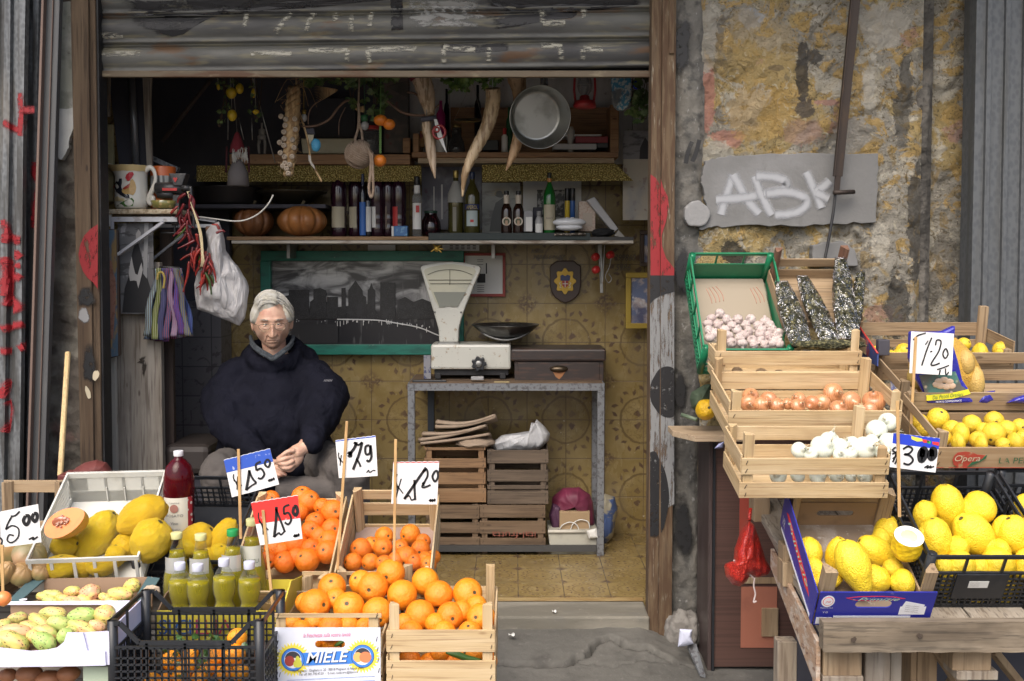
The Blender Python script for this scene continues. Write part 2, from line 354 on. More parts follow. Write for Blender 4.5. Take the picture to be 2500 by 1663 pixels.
o=MB().box(-1.6,.56,4.298,4.34,.12,.1415).build('border_tiles',mat('brown border tile',(.26,.17,.07),.5,L=[('n',(6,20,6),.4,.6,(.34,.25,.12),1),('n',30,.6,.7,(.15,.1,.06),.6)])); struct(o)
BW=5.40
o=MB().box(-2.3,1.1,BW,BW+.12,0,3.0).build('back_wall',tile_w); tag(o,'back wall of the shop in ochre tiles with brown scrolled rings','wall')
paleceil=mat('pale ceiling plaster',(.60,.58,.54),.9,L=[('n',2,.5,.7,(.42,.40,.36),.8)])
inwall=mat('grimy plaster',(.30,.28,.26),.9,L=[('n',3,.4,.7,(.09,.085,.08),1)])
o=MB().box(1.0,1.1,4.505,BW-.002,0,3.0).build('side_wall',paleceil); tag(o,'right side wall of the shop, hidden behind the rusty post','wall')
o=MB().box(-2.3,-2.18,4.30,BW-.002,0,3.0).build('side_wall',paleceil); tag(o,'grimy left side wall of the shop behind the old planks','wall')
o=MB().box(-2.3,1.1,4.27,5.55,3.0,3.1).build('shop_ceiling',paleceil); struct(o)
gt=NT('grey wall tiles'); co=gt.coord(); br=gt.node('ShaderNodeTexBrick'); br.offset=0; mp=gt.node('ShaderNodeMapping'); mp.inputs[1].default_value=(.03,0,.0); mp.inputs[2].default_value=(pi/2,0,0)
gt.l.new(co,mp.inputs[0]); gt.l.new(mp.outputs[0],br.inputs['Vector']); br.inputs['Scale'].default_value=1; br.inputs['Brick Width'].default_value=.15; br.inputs['Row Height'].default_value=.15; br.inputs['Mortar Size'].default_value=.003
br.inputs['Color1'].default_value=(.15,.145,.155,1); br.inputs['Color2'].default_value=(.125,.12,.13,1); br.inputs['Mortar'].default_value=(.06,.06,.065,1)
c_=gt.mix(gt.ma('MULTIPLY',gt.ss(gt.tex(co,'n',14,dist=1.5),.55,.62),.7),br.outputs['Color'],(.05,.045,.05)); gt.l.new(c_,gt.bs.inputs['Base Color']); gt.bs.inputs['Roughness'].default_value=.35
o=MB().rb(372,735,543,1400,5.20,.19).build('tiled_pier',gt.m); tag(o,'grey tiled pier in the shop behind the seated man','wall')
m=MB(); m.rb(340,150,1000,425,5.33,.05); m.rb(392,400,560,745,5.30,.05); o=m.build('dark_panelling',darkmat); tag(o,'dark boarding at the back of the shop above the long shelf','panelling')
wb=MB()
for i in range(6): wb.rb(985+i*112,120,1095+i*112,400,5.34+.004*(i%2),.03)
o=wb.build('white_boarding',mat('dirty white boards',(.50,.50,.50),.7,L=[('n',(8,8,2),.45,.7,(.33,.32,.32),.8),('n',40,.6,.72,(.1,.09,.08),.5)])); tag(o,'dirty white boards at the top right of the shop back wall','panelling')
# ---------------- facade ----------------
ST=NT('eroded yellow tufa plaster'); co=ST.coord(); sp=ST.node('ShaderNodeSeparateXYZ'); ST.l.new(co,sp.inputs[0])
n1=ST.tex(co,'n',2.6,dist=.6); n2=ST.tex(co,'n',8,det=8,dist=1.0,rough=.65); n3=ST.tex(co,'n',24,det=8,dist=1.5,rough=.7); n4=ST.tex(co,'n',5.3,det=7,dist=.8); n5=ST.tex(co,'n',(3.7,3.7,1.7),det=8,rough=.65)
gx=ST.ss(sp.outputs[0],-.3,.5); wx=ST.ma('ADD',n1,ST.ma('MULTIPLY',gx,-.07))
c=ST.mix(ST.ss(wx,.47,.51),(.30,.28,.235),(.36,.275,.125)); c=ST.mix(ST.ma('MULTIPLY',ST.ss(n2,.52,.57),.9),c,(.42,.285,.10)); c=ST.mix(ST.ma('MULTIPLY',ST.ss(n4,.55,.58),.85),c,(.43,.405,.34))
c=ST.mix(ST.ma('MULTIPLY',ST.ss(ST.tex(co,'n',4.1,det=7,dist=.5,rough=.6),.61,.63),.7),c,(.35,.20,.165)); c=ST.mix(ST.ma('MULTIPLY',ST.ss(ST.tex(co,'n',13,det=6,dist=1.2),.56,.60),.6),c,(.30,.20,.06))
c=ST.mix(ST.ma('MULTIPLY',ST.ss(n3,.44,.37),.85),c,(.13,.10,.05)); c=ST.mix(ST.ma('MULTIPLY',ST.ss(n3,.57,.63),.7),c,(.50,.455,.34))
c=ST.mix(ST.ma('MULTIPLY',ST.ss(n5,.58,.62),.6),c,(.10,.09,.075)); c=ST.mix(ST.ma('MULTIPLY',ST.ss(ST.tex(co,'n',90,det=4),.42,.34),.6),c,(.07,.055,.03))
def spot(c,px,py,rx,ry,col,f=.85):
 q=P(px,py,4.13); dx=ST.ma('DIVIDE',ST.ma('SUBTRACT',sp.outputs[0],q.x-1.2),rx*4.13/F); dz=ST.ma('DIVIDE',ST.ma('SUBTRACT',sp.outputs[2],q.z),ry*4.13/F)
 r=ST.ma('ADD',ST.ma('SQRT',ST.ma('ADD',ST.ma('MULTIPLY',dx,dx),ST.ma('MULTIPLY',dz,dz))),ST.ma('MULTIPLY',ST.ma('SUBTRACT',n2,.5),1.8)); r=ST.ma('ADD',r,ST.ma('MULTIPLY',ST.ma('SUBTRACT',n3,.5),1.3)); return ST.mix(ST.ma('MULTIPLY',ST.ss(r,1.0,.80),f),c,col)
for a_ in ((1730,240,22,90,(.42,.20,.15)),(1775,335,38,22,(.40,.20,.15)),(1960,320,60,34,(.38,.24,.18),.6),(2020,250,40,8,(.36,.2,.16)),(1730,90,26,80,(.36,.34,.29)),(1745,372,40,34,(.42,.39,.32)),(2125,210,26,80,(.50,.47,.40)),(2160,60,60,60,(.42,.39,.33)),(1840,45,34,26,(.36,.38,.40)),(2080,330,60,60,(.33,.31,.27)),(2150,590,24,46,(.46,.43,.36)),(1850,120,110,90,(.42,.30,.12),.4),(1860,270,90,70,(.45,.29,.09),.5),(1960,180,18,90,(.04,.037,.035)),(1990,135,24,22,(.05,.045,.04)),(1893,165,24,7,(.12,.09,.06),.6),(1965,265,26,30,(.07,.06,.055)),(1790,620,34,36,(.03,.03,.028)),(2210,250,22,130,(.06,.056,.05),.7),(2240,540,22,170,(.055,.05,.043),.8),(2190,760,30,90,(.05,.047,.042),.8)): c=spot(c,*a_)
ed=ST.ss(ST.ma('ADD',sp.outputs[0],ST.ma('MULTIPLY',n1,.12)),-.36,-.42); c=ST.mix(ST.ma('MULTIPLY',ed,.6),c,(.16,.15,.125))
ST.l.new(c,ST.bs.inputs['Base Color']); ST.bs.inputs['Roughness'].default_value=.92
pv=ST.bump(n2,.9,.05); pv=ST.bump(n3,1.0,.022,pv); pv=ST.bump(ST.tex(co,'n',110,det=4),.6,.004,pv); ST.l.new(pv,ST.bs.inputs['Normal'])
def ssf(x,a,b): t=max(0,min(1,(x-a)/(b-a))); return t*t*(3-2*t)
def stone(x0,x1,z0,z1,Y,amp,seed,st=.012):
 nx=int((x1-x0)/st); nz=int((z1-z0)/st)
 def g(u,v):
  x=x0+(x1-x0)*u; z=z0+(z1-z0)*v; p=Vector((x,z,seed))
  d=mnoise.noise(p*4)*.5+mnoise.noise(p*11)*.32+mnoise.noise(p*27)*.22+mnoise.noise(p*60)*.1
  k=mnoise.noise(p*3.3+Vector((9,0,0)))+.35*mnoise.noise(p*14); d+=.28*ssf(k,.03,.06)-.22*ssf(-k,.16,.20)
  e=min(1,u*nx/3,(1-u)*nx/3)
  return Vector((x,Y-amp*(d+.35)*e-.0,z))
 return g,nx,nz
rw=thing('stone_wall','crumbling yellow stone wall with peeling plaster right of the shop door','wall',(1.2,4.2,0))
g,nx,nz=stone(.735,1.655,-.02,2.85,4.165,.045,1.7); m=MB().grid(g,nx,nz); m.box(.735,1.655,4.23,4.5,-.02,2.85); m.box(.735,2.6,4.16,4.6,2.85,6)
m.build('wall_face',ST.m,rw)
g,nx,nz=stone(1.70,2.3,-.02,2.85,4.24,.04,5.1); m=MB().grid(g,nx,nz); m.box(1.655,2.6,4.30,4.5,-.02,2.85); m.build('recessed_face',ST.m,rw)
grime=mat('black grimy mortar',(.06,.056,.05),.95,L=[('n',9,.45,.65,(.13,.12,.105),1),('n',40,.55,.7,(.02,.02,.02),.7)],B=[('n',20,.6,.03),('n',80,.5,.006)])
g,nx,nz=stone(1.60,1.71,-.02,2.85,4.20,.05,8.3,.01); ge=MB().grid(g,nx,nz).build('grimy_edge',grime,rw)
cem=mat('smooth cement patch',(.155,.155,.152),.85,L=[('n',4,.4,.7,(.205,.205,.205),1),('n',(30,30,12),.56,.7,(.15,.15,.145),.7)],B=[('n',9,.4,.015),('n',60,.25,.004)])
def ragged(pts, n=6, j=3, seed=3):
 rn=random.Random(seed); o=[]
 for (a,b),(c,d) in zip(pts,pts[1:]+pts[:1]):
  for k in range(n): t=k/n; o.append((a+(c-a)*t+rn.uniform(-j,j),b+(d-b)*t+rn.uniform(-j,j)))
 return o
MB().pp(ragged([(1722,392),(1790,378),(2145,372),(2139,540),(1990,550),(1770,552),(1705,560),(1725,500),(1712,440)],8,3),4.118,.05).build('cement_patch',cem,rw,bevel=.004)
MB().pp(ragged([(1985,600),(2010,592),(2060,588),(2088,612),(2095,650),(1980,650)],5,2,4),4.10,.05).build('cement_patch',cem,rw,bevel=.004)
MB().pp(blob(1702,522,30,34,30,.06,0,4),4.10,.05).build('cement_patch',mat('pale cement daub',(.24,.24,.24),.85,B=[('n',30,.5,.01)]),rw,bevel=.006)
gz=Zm(1540,0,2.455)
ABK=[[(540,1290),(560,1210),(590,1120),(615,1045)],[(612,1040),(650,1110),(700,1200),(775,1285)],[(505,1195),(600,1190),(700,1180),(775,1160)],[(740,1050),(775,1150),(820,1240),(850,1290)],[(740,1055),(850,1060),(925,1085),(925,1125),(850,1150),(790,1160)],[(800,1165),(930,1150),(1040,1180),(1050,1230),(980,1275),(850,1288)],[(1050,1025),(1090,1110),(1120,1180),(1145,1250)],[(1195,1080),(1150,1120),(1105,1150)],[(1110,1155),(1190,1190)]]
for i_,st_ in enumerate(ABK): m=MB(); ribbon(m,chain([P(*gz(x,y),4.1165-.0006*i_) for x,y in st_],6),.058,(0,1,0)); m.build('graffiti',white_spray,rw)
for pts,c in [([(1712,170),(1740,165),(1752,205),(1742,235),(1756,262),(1748,300),(1760,318),(1802,330),(1790,345),(1752,330),(1738,360),(1728,385),(1735,340),(1718,300),(1706,250),(1714,215)],(.40,.21,.17)),
   ([(1702,175),(1712,175),(1716,230),(1704,240)],(.55,.52,.45)),([(1722,20),(1765,30),(1772,90),(1760,150),(1740,160),(1722,110),(1735,70)],(.42,.40,.34)),
   ([(1732,325),(1770,330),(1775,345),(1735,372)],(.50,.43,.24)),([(2100,150),(2130,160),(2140,250),(2118,275),(2098,230)],(.52,.50,.45)),([(1810,20),(1860,25),(1868,60),(1835,75),(1812,50)],(.40,.42,.45)),([(2060,215),(2110,235),(2125,270),(2080,280)],(.48,.46,.42)),
   ([(1925,250),(1970,262),(2045,240),(2050,248),(1975,275),(1920,268)],(.40,.24,.20)),([(2145,540),(2165,555),(2170,600),(2150,612)],(.55,.53,.48))]:
 continue
 MB().pp(ragged(pts,3,2.5,len(pts)),4.118,.05).build('plaster_flake',mat('plaster %.2f'%c[0],c,.9,L=[('n',14,.45,.7,tuple(k*.7 for k in c),.8)],B=[('n',30,.6,.008)]),rw,bevel=.003)
for L_ in ([(1690,345),(1680,370),(1674,400)],[(1708,340),(1700,370),(1690,395)]):
 m=MB(); ribbon(m,chain([P(x,y,4.10) for x,y in L_],4),.022,(0,1,0)); wrap(m.build('graffiti',black_spray,rw),ge)
jb=thing('door_jamb','dark concrete jamb with black paint blots beside the rusty post','wall',(.7,4.15,0))
g,nx,nz=stone(.655,.775,-.02,2.85,4.155,.03,3.3,.01); m=MB().grid(g,nx,nz); m.box(.655,.75,4.20,4.4,-.02,5); m.build('jamb_face',mat('dark jamb concrete',(.085,.083,.078),.85,L=[('n',(5,5,1.6),.4,.62,(.16,.15,.13),1),('n',25,.5,.7,(.04,.04,.038),.8),('n',(60,60,30),.62,.72,(.35,.35,.34),.6)],B=[('n',25,.6,.015),('n',90,.5,.005)]),jb)
patches('graffiti',black_spray,jb,[(b,4.118) for b in (blob(1660,955,18,60,26,.06,.05,1),blob(1668,1290,28,85,26,.12,0,2),blob(1664,110,30,70,26,.2,0,5),blob(1668,660,30,60,26,.15,0,6))])
dp=thing('door_post','rusty iron door post with red, black and silver paint, right of the shop opening','post',(.6,4.1,0))
m=MB(); m.rb(1587,-40,1612,1575,4.115,.09); m.rb(1613,-40,1646,1572,4.10,.07); m.rb(1634,-20,1647,130,4.09,.008); m.build('iron_post',rust,dp,bevel=.003)
pts=[(1588,425),(1603,436),(1618,455),(1630,480),(1633,505),(1626,540),(1615,575),(1616,600),(1626,630),(1646,655),(1646,672),(1588,672)]
for lo,hi,Y in ((1587,1612,4.113),(1613,1646,4.098)):
 patches('red_paint',red_solid,dp,[(clipx(pts,lo,hi),Y)],.06)
bsq=spray('solid worn black',(.010,.010,.012),.06,.36,35)
for lo,hi,Y in ((1587,1612,4.113),(1613,1646,4.098)):
 patches('black_paint',bsq,dp,[(clipx(q,lo,hi),Y,-.0022) for q in ([(1580,672),(1650,672),(1650,712),(1630,716),(1612,722),(1595,732),(1580,742)],blob(1630,957,42,64,40,.03,0,1),blob(1592,1210,38,110,44,.05,0,4))],.06)
 patches('silver_paint',silver_spray,dp,[([(lo,715),(lo,1250),(hi,1230),(hi,705)],Y,-.001)],.12)
wp=thing('wooden_post','brown weathered wooden door post with a red painted half disc','post',(-1.72,4.15,0))
m=MB(); a=P(170,0,4.12); b=P(243,1240,4.12)
for xa,xb,xc,xd,Y in ((170,214,200,231,4.12),(215,231,232,252,4.135)):
 T=[P(xa,-60,Y),P(xb,-60,Y),P(xd,1330,Y),P(xc,1330,Y)]; m.prism(T,(0,1,0),.09)
m.build('post_timber',oldwood,wp,bevel=.003)
m=MB(); m.prism([P(231,-60,4.145),P(238,-60,4.145),P(259,1330,4.145),P(252,1330,4.145)],(0,1,0),.08); m.build('dark_edge',black,wp)
patches('red_paint',red_solid,wp,[([(195,640),(192,620),(196,598),(206,575),(222,558),(239,547),(239,705),(228,690),(214,678),(203,662)],4.118)],.06)
patches('pale_paint',spray('pale dab',(.26,.26,.26),.2,.3),wp,[(blob(205,770,16,22,20,.1,0,2),4.118)])
patches('black_paint',black_spray,wp,[(blob(218,890,16,66,20,.15,0,8),4.118),(blob(210,725,22,34,20,.15,0,8),4.118,-.001)])
for q in ((blob(238,915,7,14,16,.1,.3,3),4.117,-.017),(blob(215,958,5,18,16,.1,-.3,4),4.117)): m=MB(); patch(m,q[0],q[1],0,q[2] if len(q)>2 else -.0015,.2); m.build('cream_paint',spray('cream drip',(.55,.48,.34),.3,.15),wp)
lw=thing('plaster_wall','strip of broken plaster wall between steel rail and wooden post','wall',(-1.85,4.2,0))
lp=mat('pale green plaster',(.30,.31,.27),.9,L=[('n',12,.45,.6,(.22,.23,.2),1),('n',30,.6,.7,(.09,.09,.08),.8),('n',4,.55,.65,(.42,.42,.40),.7)],B=[('n',20,.6,.012),('n',70,.4,.004)])
g,nx,nz=stone(-2.25,-1.70,-.02,2.85,4.235,.035,11,.012); m=MB().grid(g,nx,nz); m.box(-2.6,-1.83,4.236,4.5,-.02,6); m.box(-1.83,-1.70,4.236,4.27,-.02,3); m.build('wall_face',mat('broken rubble wall',(.11,.095,.08),.95,L=[('n',7,.45,.6,(.20,.185,.155),1),('v',12,.35,.1,(.05,.04,.035),.7),('n',4,.56,.66,(.20,.12,.10),.8)],B=[('v',14,.5,.03),('n',50,.6,.008)]),lw)
MB().pp(ragged([(138,5),(185,5),(188,265),(178,300),(165,330),(172,352),(150,385),(138,388)],5,3,9),4.19,.04).build('plaster_face',lp,lw,bevel=.003)
MB().pp(ragged([(132,268),(190,262),(190,300),(170,335),(168,358),(150,388),(134,386)],4,2,2),4.185,.04).build('white_plaster',mat('white plaster',(.55,.56,.55),.8,L=[('n',9,.5,.7,(.42,.43,.42),.8)],B=[('n',30,.3,.005)]),lw,bevel=.002)
rs=thing('roller_shutter','raised grey roller shutter smeared with black and cream graffiti','shutter',(-.5,4.2,2.4))
prof=[]
z=-.002
for k in range(6):
 b=z; prof+=[(4.205,b),(4.190,b+.004),(4.186,b+.012),(4.194,b+.018),(4.188,b+.028),(4.176,b+.055),(4.180,b+.085),(4.190,b+.103),(4.206,b+.107),(4.186,b+.111)]; z=b+.117
z0=P(900,172,4.2).z
def shut(u,v):
 i=min(int(u*200+.5),200); j=int(v*(len(prof)-1)+.5); x=-1.75+2.36*i/200; y,zz=prof[j]; return Vector((x,y+.0025*sin(x*23)*sin(zz*30),z0+zz+.012*(x+.6)))
m=MB().grid(shut,200,len(prof)-1,0,True); m.box(-1.75,.61,4.20,4.24,z0-.022,z0+.0);
shm=mat('dirty shutter steel',(.085,.085,.078),.6,.15,L=[('n',(1.6,5,9),.42,.62,(.045,.045,.045),1),('n',(5,9,40),.5,.66,(.16,.145,.09),.6),('n',(3,3,14),.57,.68,(.09,.045,.018),.85),('n',(2.2,9,5),.6,.72,(.035,.035,.037),.9)],B=[('n',(20,20,60),.2,.004)],rl=(12,.45,.75))
sl_=m.build('shutter_slats',shm,rs)
MB().box(-1.74,.60,4.178,4.20,z0-.03,z0-.004).build('bottom_rail',mat('rusty bottom rail',(.11,.085,.055),.7,.1,L=[('n',(3,10,20),.42,.6,(.08,.04,.02),1),('n',(10,10,40),.55,.7,(.24,.20,.13),.6)]),rs,bevel=.003)
MB().box(-1.75,.60,4.24,4.30,z0+.0,3.0).build('shutter_back',black,rs)
MB().box(-2.6,.75,4.20,4.5,z0+.55,6).build('lintel',mat('grimy lintel plaster',(.2,.19,.17),.9,L=[('n',3,.4,.7,(.12,.11,.1),1)]),rs)
sz=Zm(230,0,1.66)
for s_ in ([(612,50),(608,108)],[(800,45),(730,130)],[(885,45),(855,128)],[(978,45),(975,85)],[(1040,55),(1040,125)],[(1120,45),(1115,105)],[(628,215),(805,216)],[(862,205),(1030,200)],[(1028,200),(1022,245)],[(1100,200),(1312,195)],[(1105,200),(1118,250)],[(1410,190),(1548,200)],[(1412,195),(1416,250)],[(1600,190),(1598,245)],[(1810,182),(1900,184)],[(1892,190),(1892,240)],[(1980,195),(2065,198)],[(1982,198),(1978,238)],[(1815,30),(1818,95)],[(1815,92),(1912,90)],[(1985,25),(1985,72)],[(20,215),(190,215)],[(20,140),(115,142)]):
 q=[P(*sz(x,y),4.170) for x,y in s_]; q=[q[0].lerp(q[1],k/6) for k in range(7)]; m=MB(); ribbon(m,q,.034,(0,1,0)); wrap(m.build('graffiti',cream_spray,rs),sl_,.0035)
bsp=spray('worn black shutter paint',(.012,.012,.014),.10,.40,60,.6,(7,7,16))
for q in ([(80,-30),(120,60),(150,100),(210,140),(290,152),(350,140),(420,95),(470,60),(520,20),(700,5),(1200,-5),(1250,-30)],[(1195,-20),(1250,-20),(1250,60),(1255,125),(1200,128)],[(1560,-20),(2240,-20),(2240,12),(2000,30),(1940,75),(1850,80),(1700,110),(1600,120)],[(1390,170),(1560,175),(1690,165),(1680,205),(1560,215),(1400,210)]):
 m=MB(); patch(m,[sz(x,y) for x,y in q],4.169); wrap(m.build('black_graffiti',bsp,rs),sl_)
m=MB(); patch(m,[sz(x,y) for x,y in [(1250,-10),(1560,-10),(1600,70),(1560,110),(1255,115)]],4.1688); wrap(m.build('grey_patch',spray('pale worn shutter paint',(.20,.20,.19),.12,.45,60,.6,(9,9,30)),rs),sl_,.002)
cs=thing('corrugated_sheet','galvanised corrugated sheet with red graffiti at the left edge','metal sheet',(-2.1,4.0,0))
def corr(x0,x1,Y,pitch,d,zt,lean,seg=12,z0=0):
 xs=[]; x=x0
 while x<x1:
  for f,y in ((0,0),(.42,0),(.5,-d),(.92,-d),(1,0)): xs.append((x+f*pitch,Y+y))
  x+=pitch
 return lambda u,v:Vector((xs[min(int(u*(len(xs)-1)+.5),len(xs)-1)][0]+lean*(z0+(zt-z0)*v),xs[min(int(u*(len(xs)-1)+.5),len(xs)-1)][1]+.004*sin(v*9+u*30),z0+(zt-z0)*v)),len(xs)-1,seg
f_,a_,b_=corr(-2.60,-1.98,4.02,.058,.022,2.9,.035,20); shm_=MB().grid(f_,a_,b_,0,False).build('sheet_metal',galv,cs)
m=MB(); f2_,a2_,b2_=corr(-2.05,-1.93,4.10,.05,.02,2.9,.035,20); m.grid(f2_,a2_,b2_,0,False); shm2=m.build('overlapping_sheet',galv,cs)
bz=Zm(0,0,2.24); gi_=0
for s_ in ([(95,500),(105,600),(100,700),(92,740)],[(100,600),(190,600)],[(0,660),(60,700),(95,705)],[(125,870),(130,960),(190,985)],[(190,900),(195,1010),(150,1020),(128,1130),(120,1250)],[(195,1130),(150,1180),(105,1190)],[(0,1200),(20,1260),(10,1330)],[(45,1315),(100,1320)],[(10,1400),(20,1500),(5,1560)],[(70,1400),(100,1380)],[(75,1450),(100,1450)],[(80,1520),(100,1500)]):
 m=MB(); ribbon(m,chain([P(*bz(x,y),3.98) for x,y in s_],5),.040,(0,1,0)); gi_+=1; wrap(m.build('graffiti',red_spray,cs),shm_ if s_[0][0]<110 else shm2,.001+.0005*gi_)
cz=Zm(0,500,2.24)
for s_ in ([(0,170),(100,190)],[(0,300),(35,330),(40,430),(20,560)],[(60,260),(100,290)],[(55,390),(100,400)],[(45,500),(90,560),(50,580)],[(0,680),(110,650)],[(0,800),(40,800)],[(90,790),(125,770)],[(40,960),(10,1010),(0,1060)],[(20,1070),(50,1110),(40,1190),(10,1250)],[(20,400),(15,500)]):
 m=MB(); ribbon(m,chain([P(*cz(x,y),3.98) for x,y in s_],5),.044,(0,1,0)); gi_+=1; wrap(m.build('graffiti',red_spray,cs),shm_,.001+.0005*gi_)
o=MB(); o.beam(P(132,-60,3.93),P(88,1330,3.93),.062,.03); o.beam(P(113,-60,3.915),P(70,1330,3.915),.010,.05,1); o.beam(P(132,-60,3.912),P(88,1330,3.912),.004,.01,1)
o=o.build('steel_rail',[mat('dark grey rail paint',(.075,.077,.08),.5,.2,L=[('n',(30,30,3),.5,.7,(.10,.10,.10),.8)]),mat('rusty rail edge',(.16,.11,.09),.6,.3)],bevel=.002); tag(o,'long dark grey steel rail leaning beside the corrugated sheet','metal rail')
MB_=MB(); MB_.prism([P(150,430,4.15),P(172,430,4.15),P(172,1320,4.15),P(128,1320,4.15)],(0,1,0),.02);
cs2=thing('corrugated_sheet','plain galvanised corrugated sheet at the right edge of the wall','metal sheet',(1.95,4.0,0))
m=MB(); x=P(2377,400,4.02).x; xs=[(x,4.13),(x,4.02)]
for k in range(10): xs+=[(x+.035,4.02),(x+.037,4.004),(x+.055,4.004),(x+.057,4.02)]; x+=.072
m.grid(lambda u,v:Vector((xs[int(u*(len(xs)-1)+.5)][0],xs[int(u*(len(xs)-1)+.5)][1]+.003*sin(v*7+u*9),2.95*v)),len(xs)-1,14,0,False); m.build('sheet_metal',mat('dull galvanised steel',(.085,.092,.10),.6,.3,L=[('v',(60,60,40),.25,.7,(.12,.128,.135),.7),('n',(14,14,1),.45,.65,(.075,.077,.075),.8)],B=[('n',30,.1,.004)]),cs2,bevel=.0015)
ib=thing('iron_bar','long dark iron bar hanging aslant in front of the yellow wall','bar',P(2045,480,4.05))
m=MB(); m.beam(P(2095,-60,4.03),P(2046,430,4.06),.034,.012); m.beam(P(2084,-60,4.02),P(2036,430,4.05),.006,.02); m.beam(P(2046,425,4.06),P(2042,470,4.065),.022,.012); m.build('flat_bar',mat('dark rusty iron',(.045,.033,.027),.6,.4,L=[('n',(40,40,8),.5,.7,(.08,.05,.03),.8)]),ib,bevel=.002)
MB().tube(chain([P(2040,465,4.06),P(2034,520,4.06),P(2024,580,4.055),P(2012,640,4.05)]),.006).build('rod',black,ib)
MB().tube([P(2036,470,4.05),P(2085,468,4.085)],.009).build('hinge_pin',MATS['dark rusty iron'],ib)
bl_=thing('shade_slab','unseen slab added above the shop front to shade wall and shop','shade_slab',(0,3.6,3.35)); MB().box(-3.2,3.2,3.25,4.15,3.35,3.5).build('slab',inwall,bl_,bevel=.01)  # unseen slab with brackets, added to keep sky light off wall and shop
for x in (-2.6,-.9,.9,2.6): MB().prism([(x,3.35,3.345),(x,4.15,3.345),(x,4.15,2.95)],(1,0,0),.15).build('bracket',inwall,bl_)
# ================= inside the shop =================
def bx(zt,px,Y,py=600): v=P(px,py,Y); v.z=zt; return v
def rnd_box(mb,x0,y0,x1,y1,Y,t,mi=0): return mb.rb(x0,y0,x1,y1,Y,t,mi)
oldshelf=wood('old shelf wood',(.24,.125,.055),(.32,.18,.085),(.08,.04,.02),'x',.6)
paleshelf=wood('pale shelf edge',(.36,.27,.17),(.42,.33,.22),(.12,.08,.05),'x',.7)
metal=mat('dull steel',(.30,.30,.29),.38,.9,L=[('n',20,.5,.7,(.17,.16,.14),.7)],rl=(15,.3,.6))
ironf=mat('grey angle iron',(.19,.20,.215),.6,.3,L=[('n',50,.5,.62,(.10,.10,.105),1),('n',90,.62,.7,(.07,.045,.03),.8)])
blk=mat('black plastic',(.016,.018,.022),.42,L=[('n',20,.55,.75,(.035,.037,.042),.7)])
ink=mat('black ink',(.008,.008,.01),.6)
paper=mat('white paper',(.60,.60,.58),.7)
greenink=mat('grey pencil',(.10,.09,.08),.8)
SHY=4.98; shz=P(900,576,SHY).z
sh=thing('wall_shelf','long plank shelf holding the pumpkins and bottles','shelf',P(1050,580,SHY))
MB().rb(553,577,1046,586,SHY,.40).build('plank',oldshelf if 0 else wood('bottle shelf plank',(.22,.13,.065),(.28,.18,.09),(.07,.04,.02),'x'),sh,bevel=.003)
MB().rb(1046,568,1442,586,SHY-.002,.40).build('dark_board',mat('dark green board',(.012,.022,.022),.6,L=[('n',30,.55,.7,(.03,.04,.035),.6)]),sh,bevel=.003)
MB().rb(565,587,1546,594,SHY-.03,.43).build('white_edge',mat('scuffed white ledge',(.38,.35,.30),.7,L=[('n',(9,40,40),.5,.7,(.16,.12,.09),.9)]),sh,bevel=.001)
MB().rb(1440,578,1547,588,SHY-.01,.40).build('end_board',mat('dark ledge end',(.03,.03,.03),.5),sh)
for px in (700,1200,1460): MB().rb(px,594,px+8,630,SHY+.2,.20).build('bracket',metal,sh)
UY=5.08; uz=P(900,376,UY).z
us=thing('wall_shelf','brown upper shelf behind the rope ball, left length','shelf',P(800,390,UY)); MB().rb(560,376,1001,401,UY,.24).build('plank',oldshelf,us,bevel=.003)
us=thing('wall_shelf','brown upper shelf with upright ends and back board, right length','shelf',P(1260,390,UY))
MB().rb(1005,371,1510,384,UY,.24).build('plank',oldshelf,us,bevel=.003); MB().rb(1020,385,1500,398,UY+.02,.2).build('apron',paleshelf,us,bevel=.002)
MB().rb(1008,325,1022,371,UY,.24).build('end_board',oldshelf,us,bevel=.003); MB().rb(1490,255,1511,371,UY,.24).build('end_board',oldshelf,us,bevel=.003); MB().rb(1100,262,1490,371,UY+.20,.03).build('back_board',oldshelf,us)
g=NT('gold foil'); co=g.coord(); x=g.tex(co,'v',150); g.l.new(g.mix(g.ss(x,.2,.6),(.95,.80,.32),(.30,.22,.06)),g.bs.inputs['Base Color']); g.bs.inputs['Metallic'].default_value=.25; g.bs.inputs['Roughness'].default_value=.35; g.l.new(g.bump(x,1,.012),g.bs.inputs['Normal'])
for pts,l in (([(480,404),(1028,404),(1028,443),(480,443)],'strip of crinkled gold foil hanging behind the rope ball'),([(1177,402),(1502,399),(1546,441),(1177,443)],'strip of crinkled gold foil with a slanted right end, under the upper shelf')):
 o=MB().pp(pts,UY+.01,.004).build('foil_strip',g.m); tag(o,l,'decoration')
